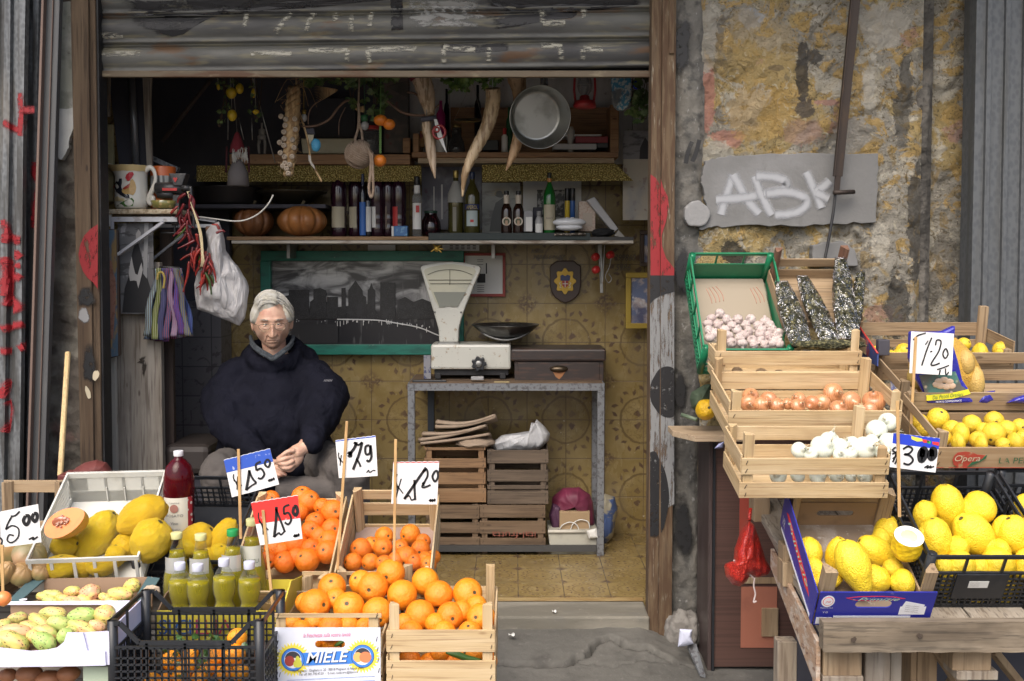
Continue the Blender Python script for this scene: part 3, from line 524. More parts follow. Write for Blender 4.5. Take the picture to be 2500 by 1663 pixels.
# ---- prints and papers on the wall ----
def picture(name,label,cat,x0,y0,x1,y1,Y,fr,frm,art,t=.02,extra=None,tilt=None):
 r=thing(name,label,cat,P((x0+x1)/2,(y0+y1)/2,Y)); fx=fr
 if fr:
  m=MB(); m.rb(x0,y0,x1,y0+fr,Y,t); m.rb(x0,y1-fr,x1,y1,Y,t); m.rb(x0,y0+fr,x0+fr,y1-fr,Y,t); m.rb(x1-fr,y0+fr,x1,y1-fr,Y,t); m.build('frame',frm,r,bevel=.003)
 MB().rb(x0+fr,y0+fr,x1-fr,y1-fr,Y+(t*.45 if fr else 0)+(.008 if fr>20 else 0),.004).build('print',art,r); return r
sk=NT('night sky print'); co=sk.coord(); n=sk.tex(co,'n',(5,5,13),det=7,dist=.8); sp=sk.node('ShaderNodeSeparateXYZ'); sk.l.new(co,sp.inputs[0])
c=sk.mix(sk.ss(n,.38,.66),(.045,.045,.05),(.60,.60,.60)); hz=sk.ss(sp.outputs[2],-.055,.0); c=sk.mix(hz,(.016,.016,.02),c); c=sk.mix(sk.ma('MULTIPLY',sk.ss(sk.tex(co,'n',(40,1,7),det=3),.58,.68),.4),c,(.16,.16,.16)); sk.l.new(c,sk.bs.inputs['Base Color']); sk.bs.inputs['Roughness'].default_value=.28
fr=picture('framed_picture','large green framed black and white picture of a city skyline at night','picture',636,612,1132,866,5.33,25,mat('green frame paint',(.01,.16,.115),.45,L=[('n',(8,30,30),.45,.7,(.008,.09,.07),.9),('n',60,.66,.7,(.30,.35,.3),.5)]),sk.m,.05)
bd=mat('printed dark tower',(.009,.009,.011),.35,L=[('v',(300,1,240),.20,.10,(.30,.30,.29),.8),('n',(30,1,30),.5,.6,(.02,.02,.023),.9)]); cz=Zm(450,600,2.4117)
m=MB()
bi=[0]
def bld(pts): bi[0]+=1; m.pp([cz(x,y) for x,y in pts],5.350+.0005*bi[0],.0002)
for pts in ([(615,258),(735,258),(735,430),(615,430)],[(760,255),(800,248),(835,262),(838,430),(760,430)],[(925,248),(950,246),(952,420),(925,420)],[(840,300),(905,300),(905,420),(840,420)],[(965,430),(965,262),(985,235),(1008,203),(1030,235),(1050,262),(1052,290),(1070,300),(1070,430)],[(1078,430),(1080,260),(1090,250),(1101,216),(1112,250),(1124,262),(1124,430)],[(1152,430),(1154,214),(1243,216),(1243,430)],[(1250,430),(1255,320),(1300,300),(1350,330),(1400,310),(1450,330),(1550,320),(1580,330),(1580,430)],[(735,430),(740,330),(765,310),(840,330),(900,360),(1100,340),(1160,430)],[(560,430),(580,300),(615,290),(620,430)]): bld(pts)
m.build('printed_towers',bd,fr)
m=MB(); ribbon(m,chain([P(*cz(x,y),5.349) for x,y in [(900,432),(1130,437),(1250,455),(1380,480),(1480,520),(1580,560)]]),.006,(0,1,0)); rn=random.Random(3)
for i in range(46):
 x=rn.uniform(600,1560); y=430+rn.uniform(0,14)+(max(0,x-1150)/430)**2*90; c=P(*cz(x,y),5.348); h=rn.uniform(.004,.028) if x>900 else .006; m.box(c.x-.0016,c.x+.0016,c.y,c.y+.001,c.z-h,c.z)
m.build('printed_lights',mat('printed light',(.55,.55,.54),.5),fr)
for q in [(680,460,905,575)]: MB().rb(*cz(q[0],q[1]),*cz(q[2],q[3]),5.3492,.0002).build('printed_shore',mat('printed black shore',(.012,.012,.015),.4),fr)
ca=picture('calendar','wall calendar sheet edged in red behind the scale','calendar',1128,617,1234,724,5.37,7,mat('faded red edging',(.30,.06,.05),.7),paper,.006)
m=MB(); m.rb(1186,642,1189,668,5.369,.001); m.rb(1165,668,1185,690,5.369,.001); [m.rb(1165,y,1182,y+1,5.369,.001) for y in range(696,716,5)]; [m.rb(1165,y,1180,y+1,5.369,.001) for y in (633,637,645)]; m.build('printing',ink,ca)
ca=picture('calendar','white calendar page of small figures just under the bottle shelf','calendar',1080,592,1170,612,5.36,0,None,paper,.002)
m=MB(); [m.rb(1098+i*14,598+j*4,1106+i*14,600+j*4,5.3595,.0005) for i in range(5) for j in range(3)]; m.build('printing',greenink,ca)
ca=picture('paper_sheet','folded white paper tucked behind the top of the green frame','paper',898,592,965,612,5.36,0,None,paper,.002)
hw=thing('handwriting','pencilled name and phone number on the tiles above the crest','writing',P(1330,620,5.398))
for s_,x0,y0,w in (('Kolia:',1297,617,32),('3888664637',1300,632,80)):
 text(s_,'lettering',greenink,hw,P(x0,y0,5.398),(1,0,0),(0,0,1),w=w*5.4/F,h=10*5.4/F,shear=.3)
hw=thing('handwriting','pencilled phone number on the tiles right of the red spools','writing',P(1520,640,5.398))
for s_,x0,y0,w in (('399860',1500,636,52),('5986',1502,660,38)): text(s_,'lettering',greenink,hw,P(x0,y0,5.398),(1,0,0),(0,0,1),w=w*5.4/F,h=15*5.4/F,shear=.3)
pz=Zm(1000,580,2.903)
pl=thing('crest_plaque','dark wooden shield with a gilt crest hanging on the ochre tiles','plaque',P(1380,690,5.37))
MB().pp([pz(x,y) for x,y in [(995,200),(1020,180),(1045,162),(1165,162),(1190,185),(1216,200),(1216,340),(1205,390),(1180,425),(1140,452),(1105,465),(1070,452),(1030,425),(1005,385),(995,340)]],5.37,.025).build('shield',mat('dark varnished wood',(.05,.03,.024),.4),pl,bevel=.006)
gold=mat('gilt',(.52,.34,.07),.4,.7,B=[('n',150,.8,.004)])
MB().pp([(pz(1102,308)[0]+ (24+3.5*cos(8*a))*cos(a)*1.0, pz(1102,308)[1]+(29+3.5*cos(8*a))*sin(a)) for a in [2*pi*k/64 for k in range(64)]],5.362,.008).build('crest',gold,pl,bevel=.002)
MB().pp([pz(x,y) for x,y in [(1068,270),(1085,262),(1102,272),(1120,262),(1140,270),(1134,305),(1070,305)]],5.359,.004).build('crest_helmet',mat('navy enamel',(.02,.03,.12),.3),pl)
MB().pp([pz(x,y) for x,y in [(1080,305),(1126,305),(1124,340),(1102,356),(1082,340)]],5.3585,.004).build('crest_shield',mat('red enamel',(.35,.03,.02),.3),pl)
m=MB(); m.rb(*pz(1100,306),*pz(1105,352),5.3575,.002); m.rb(*pz(1084,324),*pz(1122,329),5.3572,.002)
m.tube([P(*pz(x,y),5.358) for x,y in chain([(1070,315,0),(1062,325,0),(1072,335,0),(1066,350,0),(1078,356,0)]) ] if 0 else [P(*pz(p.x,p.y),5.358) for p in chain([(1070,315),(1062,325),(1072,335),(1066,350),(1078,356)])],.0018)
m.tube([P(*pz(p.x,p.y),5.358) for p in chain([(1135,315),(1143,325),(1133,335),(1139,350),(1127,356)])],.0018); m.build('crest_cross',paper,pl)
goldf=mat('yellow gilt frame',(.38,.27,.05),.4,.4,B=[('n',40,.3,.003)])
bl=mat('faded colour print',(.12,.15,.25),.4,L=[('n',18,.45,.6,(.42,.36,.34),1),('n',(30,30,30),.55,.65,(.55,.55,.58),.7),('n',9,.55,.7,(.04,.05,.12),.9)])
picture('framed_picture','gilt framed photo of a person half hidden by the rusty post','picture',1528,665,1640,802,5.28,13,goldf,bl,.03)
picture('framed_picture','small dark framed photo with gold inner line above the gilt frame','picture',1563,562,1640,650,5.30,10,mat('dark brown frame',(.05,.03,.02),.4),bl,.03)
pc=picture('paper_sheet','tall speckled poster sheet pinned at the right behind the rusty post','poster',1521,319,1640,537,5.2,0,None,mat('speckled cream poster',(.50,.46,.39),.7,L=[('n',24,.58,.66,(.22,.11,.10),.6),('n',5,.55,.7,(.36,.36,.37),.8)]),.003)
MB().rb(1521,319,1640,388,5.198,.001).build('grey_sky',mat('grey print',(.26,.26,.28),.6,L=[('n',(9,9,30),.5,.6,(.10,.10,.12),.9)]),pc)
MB().pp([(1561,388),(1563,360),(1570,345),(1575,335),(1582,345),(1590,350),(1600,388)],5.196,.001).build('small_figure',mat('print figure',(.05,.05,.06),.6),pc)
pc=picture('paper_sheet','grey print of a plumed statue standing on the bottle shelf','print',1177,446,1270,572,5.3,0,None,mat('pale grey print',(.38,.39,.37),.6,L=[('n',(9,9,25),.5,.65,(.24,.24,.23),.9)]),.004)
m=MB(); m.pp([(1195,565),(1200,530),(1210,495),(1232,480),(1236,520),(1232,565)],5.298,.001); m.pp(blob(1219,474,10,9,14,.1),5.298,.001); m.build('statue_print',mat('mid grey print',(.17,.18,.18),.6),pc)
m=MB();
for k in range(11): a=pi+ (k-1)*pi/9; m.pp([(1219+8*cos(a-.12),472+8*sin(a-.12)),(1219+26*cos(a),472+20*sin(a)),(1219+8*cos(a+.12),472+8*sin(a+.12))],5.297,.001)
m.build('plume_print',mat('straw print',(.42,.36,.24),.6),pc)
pc=picture('paper_sheet','white sheet with small black and white photos behind the green bottle','print',1277,441,1419,560,5.32,0,None,paper,.004)
m=MB(); m.rb(1311,463,1378,530,5.318,.001); m.build('photo_print',mat('dark photo print',(.06,.06,.06),.5,L=[('n',40,.5,.6,(.35,.35,.34),.9)]),pc); m=MB(); m.rb(1380,470,1400,520,5.318,.001); m.build('photo_print',MATS['dark photo print'],pc)
pc=picture('paper_sheet','dark bluish poster hanging between the gold foil strips','poster',1030,402,1176,560,5.34,0,None,mat('dark blue grey poster',(.10,.10,.13),.5,L=[('n',6,.45,.6,(.26,.26,.29),.8),('n',20,.6,.7,(.08,.03,.06),.8)]),.004)
MB().rb(1058,455,1061,520,5.338,.001).build('white_stripe',paper,pc); MB().rb(1077,450,1081,535,5.338,.001).build('white_stripe',paper,pc)
# ---- bottles on the shelf ----
def bottle(label,cat,base,H,R,prof,bm,capm=None,cap=None,labs=(),group=None,name='bottle',n=20,liq=None,parts=()):
 r=thing(name,label,cat,base,group)
 MB().lathe([(R*a,H*b) for a,b in prof],n=n).build('glass_body' if liq is None else 'body',bm,r,local=True)
 if liq: lm,top=liq; pr=[(max(0,R*a-.002),H*b+(.002 if b==0 else 0)) for a,b in prof if b<top]; pr+=[(pr[-1][0],H*top),(0,H*top)]; MB().lathe(pr,n=n).build('liquid',lm,r,local=True)
 if capm: MB().lathe([(0,H*cap[1]),(R*cap[2],H*cap[1]),(R*cap[2],H*cap[0]),(0,H*cap[0])],n=14).build('cap',capm,r,local=True,bevel=.001)
 for z0_,z1_,rr,a0,a1,lm,*tx in labs:
  L=MB().lathe([(R*rr+.0012,H*z0_),(R*rr+.0012,H*z1_)],n=14,a0=a0,a1=a1).build('label',lm,r,local=True)
  for (s_,zz,hh,ww,tm) in tx:
   rad=R*rr+.0022; text(s_,'lettering',tm,L,(0,0,0),(1,0,0),(0,0,1),w=ww*R,h=hh*H,local=True,bend=lambda a,b,rad=rad,ww=ww,zz=zz:Vector((rad*sin((a-ww*R/2)/rad),-rad*cos((a-ww*R/2)/rad),H*zz+b)))
 return r
FR=(-pi/2-1.0,-pi/2+1.0)
WINE=[(0,0),(.9,0),(1,.02),(1,.60),(.92,.68),(.55,.78),(.34,.84),(.30,.97),(.30,1)]
PET=[(0,0),(.85,0),(.97,.03),(.97,.16),(.90,.2),(.97,.24),(.97,.30),(.9,.34),(.97,.38),(1,.62),(.98,.74),(.82,.86),(.45,.93),(.28,.95),(.27,1)]
SLIM=[(0,0),(.95,0),(1,.02),(1,.70),(.8,.76),(.45,.80),(.42,1)]
dglass=mat('dark purple bottle',(.022,.006,.014),.12,coat=.4); bglass=mat('black bottle glass',(.008,.008,.012),.08,coat=.5)
oglass=mat('olive bottle glass',(.05,.045,.012),.1,coat=.5); brglass=mat('brown bottle glass',(.02,.008,.005),.08,coat=.5)
gglass=mat('green bottle glass',(.01,.11,.02),.08,coat=.5); clearg=tint('clear glass',(.75,.78,.78),.05,.5,.15,(.5,.5,.5))
cream=mat('cream label',(.40,.36,.26),.6); wlab=mat('white label',(.62,.62,.60),.6); redl=mat('red print',(.42,.03,.03),.5); blul=mat('blue print',(.03,.12,.40),.5); bkcap=mat('black cap',(.01,.01,.01),.4); wcap=mat('white cap',(.62,.63,.66),.4); ylab=mat('yellow label',(.50,.40,.12),.6); navy=mat('navy print',(.01,.02,.10),.5); ggrey=mat('grey print ink',(.12,.12,.12),.6)
b3=Zm(620,150,3.137); b4=Zm(1000,150,3.136)
def sb(z,zx,ztop,hw,Y,lab,prof,bm,**k):
 x,yt=z(zx,ztop); zt=P(x,yt,Y).z; return bottle(lab,'bottle',bx(shz,x,Y,560),zt-shz,hw/3.137*Y/F,prof,bm,**k)
Gb='bottles along the shelf'
for i,(zx,top,hw,lb,txt,tm) in enumerate([(652,845,60,'dark wine bottle with a cream label, next to the right pumpkin',(cream,('ROSATO',.10,.03,1.1,ggrey)),0),(783,845,58,'dark wine bottle with a small torn cream label, second from the pumpkins',(cream,),0),(945,845,56,'purple plastic bottle behind the tail of the hanging rope',(wlab,),0),(1030,838,56,'dark plastic bottle with grid reflections, middle of the wine row',(dglass,),0),(1112,845,56,'dark plastic bottle with red dotted label at the right of the wine row',(redl,),0)]):
 sb(b3,zx,top,hw,5.12+.03*(i%2),lb,PET,dglass,capm=wcap,cap=(.965,1.01,.33),labs=[(.14,.46,.99,-pi/2-.9,-pi/2+(.9 if i<1 else .2 if i<2 else -.1),txt[0],*([txt[1]] if len(txt)>1 else []))],group=Gb)
sb(b3,835,860,26,5.08,'tall slim dark blue bottle between the wine bottles',WINE,bglass,capm=mat('navy foil',(.02,.03,.08),.3),cap=(.78,1.0,.42),labs=[(.02,.55,1.0,*FR,blul)],group=Gb)
sb(b3,876,960,26,5.09,'slim black bottle with narrow white label beside the blue bottle',SLIM,bglass,labs=[(.1,.6,1.0,*FR,wlab)],group=Gb)
sb(b3,1250,885,36,5.06,'clear spirit bottle with black cap, white label and red square',[(0,0),(1,0),(1,.66),(.62,.74),(.5,.78),(.5,1)],clearg,capm=bkcap,cap=(.86,1.01,.62),labs=[(.12,.56,1.0,*FR,wlab),(.72,.86,.6,0,2*pi,wlab)],group=Gb)
m=MB(); c=bx(shz,b3(1255,0)[0],5.01,560);
o=MB().rb(*b3(1240,1102),*b3(1266,1155),5.028,.002).build('square_sticker',redl); tag(o,'small red square sticker on the front of the clear spirit bottle','sticker')
r=thing('preserve_jar','round glass jar packed with dark red preserves on the shelf','jar',bx(shz,b3(1355,0)[0],5.15,560))
rr=78/3.137*5.15/F; MB().lathe([(0,0),(rr*.7,0),(rr*.97,rr*.4),(rr,rr*.9),(rr*.93,rr*1.5),(rr*.62,rr*2.1),(rr*.6,rr*2.3)]).build('jar_body',mat('dark red preserves',(.05,.008,.012),.12,coat=.5,L=[('v',60,.2,.5,(.012,.004,.006),1)]),r,local=True)
MB().lathe([(0,rr*2.55),(rr*.66,rr*2.55),(rr*.66,rr*2.3),(0,rr*2.3)]).build('lid',mat('dark green lid',(.02,.06,.04),.4),r,local=True,bevel=.002)
r=thing('tin','small blue tin with a white edge in front of the wine bottles','tin',bx(shz,b3(1114,0)[0],5.03,560))
MB().rb(*b3(1072,1258),*b3(1176,1338),5.03,.06).build('tin_body',mat('blue tin print',(.03,.13,.33),.35,L=[('n',30,.5,.6,(.16,.35,.5),.9)]),r,bevel=.003); MB().rb(*b3(1053,1260),*b3(1071,1338),5.03,.06).build('white_edge',wlab,r,bevel=.002)
sb(b4,355,840,60,5.1,'dark bitter bottle with a grey cloth cape over its shoulders',WINE,oglass,capm=mat('gold cap',(.40,.30,.10),.3,.8),cap=(.9,1.01,.36),labs=[(.08,.45,1.0,-pi/2-.35,-pi/2+.1,mat('painted glass reflection',(.15,.14,.11),.3))],group=Gb)  # narrow pale strip paints a reflection on the glass, no paper label
x=b4(355,0)[0]; c=bx(shz,x,5.1,560); R_=60/3.137*5.1/F; H_=P(x,b4(0,840)[1],5.1).z-shz
o=MB().lathe([(R_*1.08,H_*.52),(R_*1.02,H_*.66),(R_*.55,H_*.79),(R_*.36,H_*.85)],M=Matrix.Translation(c),a0=-pi*1.02,a1=0).build('bottle_cape',mat('grey cloth label',(.30,.30,.28),.8)); tag(o,'grey cloth cape on the neck of the dark bitter bottle','cloth')
sb(b4,480,850,62,5.07,'orange aperitif bottle with blue neck label and pale tall label',WINE,oglass,capm=mat('dark blue cap',(.01,.02,.06),.3),cap=(.90,1.01,.36),
   labs=[(.42,.50,1.0,*FR,navy,('APEROL',.425,.055,1.5,ylab)),(.16,.40,1.0,-pi/2-.7,-pi/2+.7,mat('pale blue label',(.35,.42,.42),.5)),(.22,.26,1.02,-pi/2-.2,-pi/2+.2,redl)],group=Gb)
for zx,lb in ((742,'left one of two small brown beer bottles with round portrait labels'),(833,'right one of two small brown beer bottles with round portrait labels')):
 r=sb(b4,zx,995,42,5.04,lb,[(0,0),(.95,0),(1,.02),(1,.55),(.9,.63),(.5,.74),(.42,.80),(.40,1)],brglass,capm=bkcap,cap=(.94,1.01,.46),labs=[(.72,.92,.50,0,2*pi,mat('ivory label',(.50,.44,.36),.6))],group=Gb)
 H=P(0,b4(0,995)[1],5.04).z-shz; R=42/3.137*5.04/F; m=MB(); m.lathe([(0,0),(R*.8,0)],M=Matrix.Translation((0,-R-.002,H*.33))@Matrix.Rotation(pi/2,4,'X'),n=24); lb_=m.build('round_label',mat('ivory label',(.5,.44,.36),.6),r,local=True)
 m=MB(); m.lathe([(0,0),(R*.55,0)],M=Matrix.Translation((0,-R-.003,H*.33))@Matrix.Rotation(pi/2,4,'X'),n=24); m.build('portrait_ground',mat('dark olive print',(.06,.07,.03),.5),lb_,local=True)
 m=MB(); m.lathe([(0,0),(R*.16,0)],M=Matrix.Translation((0,-R-.004,H*.40))@Matrix.Rotation(pi/2,4,'X'),n=12); m.box(-R*.22,R*.22,-R-.004,-R-.0035,H*.24,H*.35); m.build('portrait',mat('print flesh',(.4,.27,.18),.6),lb_,local=True)
sb(b4,1070,855,48,5.06,'tall bright green vermouth bottle with a cream label',WINE,gglass,capm=bkcap,cap=(.93,1.01,.36),labs=[(.10,.50,1.0,*FR,cream,('BIANCO',.27,.03,1.1,ggrey)),(.86,.92,.34,0,2*pi,mat('orange foil',(.5,.2,.05),.4))],group=Gb)
Cn=[(0,0),(1,0),(1,.95),(.8,.97),(0,.97)]
for zx,c,l in ((1207,mat('yellow can',(.50,.36,.03),.35),'slim yellow spray can with black cap'),(1247,mat('blue can',(.02,.08,.25),.35),'slim blue spray can with black cap')):
 sb(b4,zx,970,20,5.1,l,Cn,c,capm=bkcap,cap=(.74,1.0,1.03),labs=[(.25,.40,1.0,-pi/2-.5,-pi/2+.5,wlab)])
sb(b4,990,1145,30,5.03,'small grey squat bottle with white label by the green bottle',[(0,0),(1,0),(1,.6),(.7,.75),(.5,.8),(.5,1)],mat('grey plastic',(.30,.30,.30),.4),capm=mat('grey cap',(.2,.2,.2),.5),cap=(.8,1,.6),labs=[(.15,.5,1.0,*FR,wlab)])
def carton(label,x0,y0,x1,y1,Y,t,m_,cat='box',extra=None):
 r=thing('carton',label,cat,P((x0+x1)/2,y1,Y)); MB().rb(x0,y0,x1,y1,Y,t).build('carton_body',m_,r,bevel=.002)
 if extra: extra(r)
 return r
def ex(r):
 MB().rb(*b4(890,1190),*b4(938,1300),5.018,.002).build('label',wlab,r)
carton('small grey carton with a white label right of the beer bottles',*b4(875,1140),*b4(943,1302),5.02,.05,mat('grey carton',(.24,.24,.25),.5),extra=ex)
carton('small dark box behind the grey bottle',*b4(945,1115),*b4(1015,1302),5.12,.05,darkmat)
def ex(r):
 m=MB(); m.rb(*b4(1325,1160),*b4(1400,1260),5.068,.002); m.build('plain_panel',mat('beige panel',(.42,.36,.30),.6),r)
carton('upright pinkish patterned book by the slanted grey case',*b4(1296,1070),*b4(1422,1300),5.07,.05,mat('pink patterned cover',(.42,.30,.24),.6,L=[('v',120,.3,.6,(.52,.45,.38),.8)]),'book',ex)
o=MB(); o.prism([P(*b4(x,y),5.02) for x,y in [(1355,1062),(1415,1035),(1600,1280),(1560,1310)]],(0,1,0),.05); o=o.build('instrument_case',mat('pale grey plastic',(.34,.34,.35),.45),bevel=.004); tag(o,'pale grey plastic case leaning at a slant at the shelf end','case')
r=thing('trinket_dish','boat shaped blue and white glazed dish on the shelf','dish',bx(shz,b4(1222,0)[0],5.0,560))
A=P(*b4(1095,1232),4.99); Bp=P(*b4(1352,1232),4.99); cc=(A+Bp)/2; L2=(Bp-A).length/2
glz=mat('white blue glazed china',(.55,.57,.6),.2,L=[('w',(0,0,70),.6,.9,(.08,.18,.45),.9,{'dist':1})])
MB().ball(cc+Vector((0,0,-.0)),(L2,.04,.024),14,fn=lambda d:1).build('lid',glz,r); MB().ball(cc+Vector((0,0,-.024)),(L2*.8,.035,.018),14).build('bowl',glz,r)
MB().tube([(cc.x-L2*.9,4.97,shz+.008),(cc.x+L2*.95,4.97,shz+.008)],.006).build('pebble_row',mat('mottled pebbles',(.35,.3,.25),.6,L=[('v',90,.3,.5,(.06,.05,.04),1)]),r)
o=MB().ball(P(*b4(1480,1310),5.02),(.055,.04,.022),16,fn=lambda d:1+.3*mnoise.noise(d*4)).build('rag',mat('black rag',(.008,.008,.009),.95)); tag(o,'crumpled black rag under the slanted grey case','cloth')
o=MB().pp([b4(x,y) for x,y in [(1568,1335),(1600,1290),(1655,1350)]],5.0,.05).build('plaster_wedge',mat('grey wedge',(.25,.24,.22),.8)); tag(o,'small grey wedge of wood near the right end of the shelf','wedge')
# ---- bracket with red spools, gilt insect ----
r=thing('string_holder','grey metal hanger carrying three red reels under the shelf','hanger',P(1468,620,5.2))
m=MB(); m.beam(P(1466,594,5.2),P(1469,715,5.2),.016,.012); m.beam(P(1461,596,5.19),P(1466,690,5.19),.005,.02); m.beam(P(1476,596,5.19),P(1471,690,5.19),.005,.02); m.build('hanger_arm',metal,r,bevel=.002)
for x,y in ((1454,627),(1455,658),(1490,622)): MB().lathe([(0,-.012),(.019,-.012),(.019,-.006),(.012,-.004),(.012,.004),(.019,.006),(.019,.012),(0,.012)],M=Matrix.Translation(P(x,y,5.17))@Matrix.Rotation(1.35,4,'X')@Matrix.Rotation(.3,4,'Y'),n=18).build('red_reel',mat('red plastic',(.45,.02,.02),.35),r)
MB().tube([P(p.x,p.y,5.16) for p in chain([(1492,628),(1488,650),(1478,675),(1486,690),(1493,680),(1486,668)])],.0018).build('wire',metal,r)
o=MB(); o.ball(P(1066,606,5.0),(.014,.012,.016),8,fn=lambda d:1+.4*mnoise.noise(d*5));
for dx,dy in ((-14,8),(12,10),(-8,-10),(9,-8),(16,2)): o.tube([P(1066,606,5.0),P(1066+dx,606+dy,4.99)],.003)
o=o.build('gilt_ornament',gold); tag(o,'small gilt insect shaped ornament hanging over the green picture frame','ornament')
# ---- table with scale, cash box ----
TY=4.97; tz=P(1200,936,TY).z
t=thing('work_table','narrow grey angle iron table with a dark plank top','table',(P(1235,936,TY).x,5.15,.14))
X0=P(995,940,TY).x; X1=P(1476,940,TY).x
m=MB(); m.box(X0,X1,TY,TY+.006,tz-.035,tz); m.box(X0,X1,5.36,5.366,tz-.035,tz); m.box(X0,X0+.006,TY+.007,5.359,tz-.035,tz); m.box(X1-.006,X1,TY+.007,5.359,tz-.035,tz); m.build('frame',ironf,t)
for x,y,ma_ in ((X0,TY+.001,ironf),(X1-.034,TY+.001,ironf),(X0+.07,5.30,mat('navy iron',(.03,.04,.055),.5)),(X1-.034,5.30,ironf)): MB().box(x,x+.034,y,y+.034,.14,tz-.036).build('leg',ma_,t,bevel=.002)
MB().box(X0+.03,X1-.036,TY+.002,TY+.02,.16,.19).build('foot_rail',mat('dirty dark iron',(.05,.05,.05),.7),t)
MB().box(X0+.008,X1-.008,TY+.01,5.355,tz-.012,tz+.004).build('table_top',wood('dirty table boards',(.14,.09,.055),(.19,.13,.08),(.05,.035,.025),'x'),t)
sz7=pz; SY=5.08
s_=thing('weighing_scale','old white enamel shop scale with fan shaped dial and steel pan','scale',(P(1150,900,SY).x,SY+.1,tz))
en=mat('worn white enamel',(.52,.52,.47),.35,L=[('n',22,.6,.68,(.25,.16,.08),.8),('n',60,.64,.70,(.06,.05,.04),.9),('n',4,.5,.7,(.42,.42,.38),.7)],coat=.2)
MB().rb(*sz7(150,757),*sz7(718,935),SY,.22).build('scale_body',en,s_,bevel=.012)
m=MB(); m.rb(*sz7(175,936),*sz7(700,975),SY+.03,.17); [m.rb(*sz7(x,960),*sz7(x+40,1000),SY+.02,.05) for x in (180,640)]; m.build('scale_base',black,s_,bevel=.002)
arc=[(80,232),(72,215),(92,198)]+[(92+ (x-92),198-28*sin((x-92)/400*pi)) for x in range(130,480,40)]+[(492,198),(505,215),(500,240)]
pts=arc+[(455,345),(400,480),(365,580),(348,650),(345,742),(210,742),(205,650),(180,560),(130,400),(95,280)]
MB().pp([sz7(x,y) for x,y in pts],SY+.05,.10).build('dial_housing',en,s_,bevel=.008)
MB().pp([sz7(x,y) for x,y in [(210,742),(348,742),(352,757),(185,757)]],SY+.04,.12).build('neck_collar',metal,s_)
gl=[(100,240),(112,222)]+[(x,218-30*sin((x-112)/350*pi)) for x in range(150,450,40)]+[(462,222),(470,242),(340,490),(300,492),(285,485),(262,486),(245,494),(210,495),(180,450)]
MB().pp([sz7(x,y) for x,y in gl],SY+.046,.004).build('dial_glass',mat('dial face',(.46,.45,.35),.25,coat=.4,L=[('n',5,.5,.7,(.38,.38,.32),.8)]),s_)
MB().pp([sz7(x,y) for x,y in [(168,385),(398,385),(340,488),(300,490),(285,483),(262,484),(245,492),(212,492)]],SY+.043,.003).build('dial_lower_part',mat('dial lower',(.20,.21,.18),.3),s_)  # darker lower part of the dial face
m=MB(); [m.tube([P(*sz7(x0,y),SY+.042),P(*sz7(x1,y),SY+.042)],.0012) for x0,x1,y in ((135,440,300),(145,430,326))]; m.tube([P(*sz7(285,225),SY+.042),P(*sz7(285,335),SY+.042)],.001)
m.tube([P(*sz7(p.x,p.y),SY+.042) for p in chain([(128,262),(200,235),(285,226),(370,236),(445,264)])],.001); m.build('dial_marks',ink,s_)
for x,y in ((178,526),(365,528)): MB().ball(P(*sz7(x,y),SY+.05),.006,6).build('screw',metal,s_)
c=P(*sz7(490,895),SY-.03); m=MB(); m.prism([c+Vector(((.034+.005*cos(7*a))*cos(a),0,(.034+.005*cos(7*a))*sin(a))) for a in [2*pi*k/56 for k in range(56)]],(0,1,0),.028); m.build('knob',blk,s_,bevel=.004)
MB().ball(c+Vector((0,-.002,0)),(.018,.006,.018),8).build('knob_centre',metal,s_)
pc_=P(*sz7(680,607),SY+.12); R_=238/2.903*(SY+.12)/F; MB().lathe([(R_,0),(R_*.97,-.006),(R_*.8,-.032),(R_*.5,-.062),(R_*.2,-.072),(0,-.074)],M=Matrix.Translation(pc_+Vector((0,0,-.004))),n=40).build('pan',mat('worn steel pan',(.12,.12,.12),.3,.9,L=[('n',20,.5,.7,(.3,.3,.29),.6)]),s_,solid=.002)
MB().tube([pc_+Vector((a*R_,-.12*R_-.35*R_*(1-a*a),-.005-.074*(1-a*a))) for a in [-.72+.144*k for k in range(11)]],.006).build('pan_cradle',metal,s_)
MB().lathe([(.018,0),(.018,-.03),(.028,-.035),(.028,-.07)],M=Matrix.Translation(pc_+Vector((-.01,0,-.07)))).build('pan_column',metal,s_)
cb=thing('cash_box','low dark wooden cash drawer with brass cup pull beside the scale','drawer',(P(1365,930,SY).x,SY+.1,tz))
dw=mat('blackened wood',(.035,.026,.024),.45,L=[('n',(9,9,60),.5,.65,(.07,.04,.03),.9),('n',(6,6,30),.66,.72,(.30,.14,.05),.7)],B=[('n',(8,8,90),.2,.003)])
MB().rb(1248,852,1480,882,SY-.02,.28).build('lid',dw,cb,bevel=.01); m=MB(); m.rb(1256,882,1474,934,SY,.24); m.build('box_body',dw,cb,bevel=.003)
d_=MB().rb(*sz7(768,885),*sz7(1345,1012),SY-.006,.008).build('drawer_front',dw,cb,bevel=.002)
c=P(*sz7(1058,930),SY-.006); MB().ball(c,(.046,.022,.018),12).build('cup_pull',mat('dark brass',(.10,.075,.05),.35,.8),d_)
MB().pp([sz7(x,y) for x,y in [(1015,950),(1105,950),(1080,985),(1060,1005),(1035,985)]],SY-.008,.002).build('worn_patch',mat('bare worn wood',(.30,.13,.05),.6),d_)
for i,(x0,y0,x1,y1,mm,l) in enumerate([(20,1010,260,1028,blk,'dark flat bar lying on the table left of the scale'),(598,1022,708,1040,mat('cream plastic clip',(.5,.42,.2),.5),'small cream clip on the table edge'),(435,985,525,1010,mat('crumpled foil',(.3,.3,.3),.4),'crumpled white paper under the scale knob')]):
 o=MB().rb(*sz7(x0,y0),*sz7(x1,y1),TY+.02,.03).build('oddment',mm,bevel=.003); tag(o,l,'oddment')
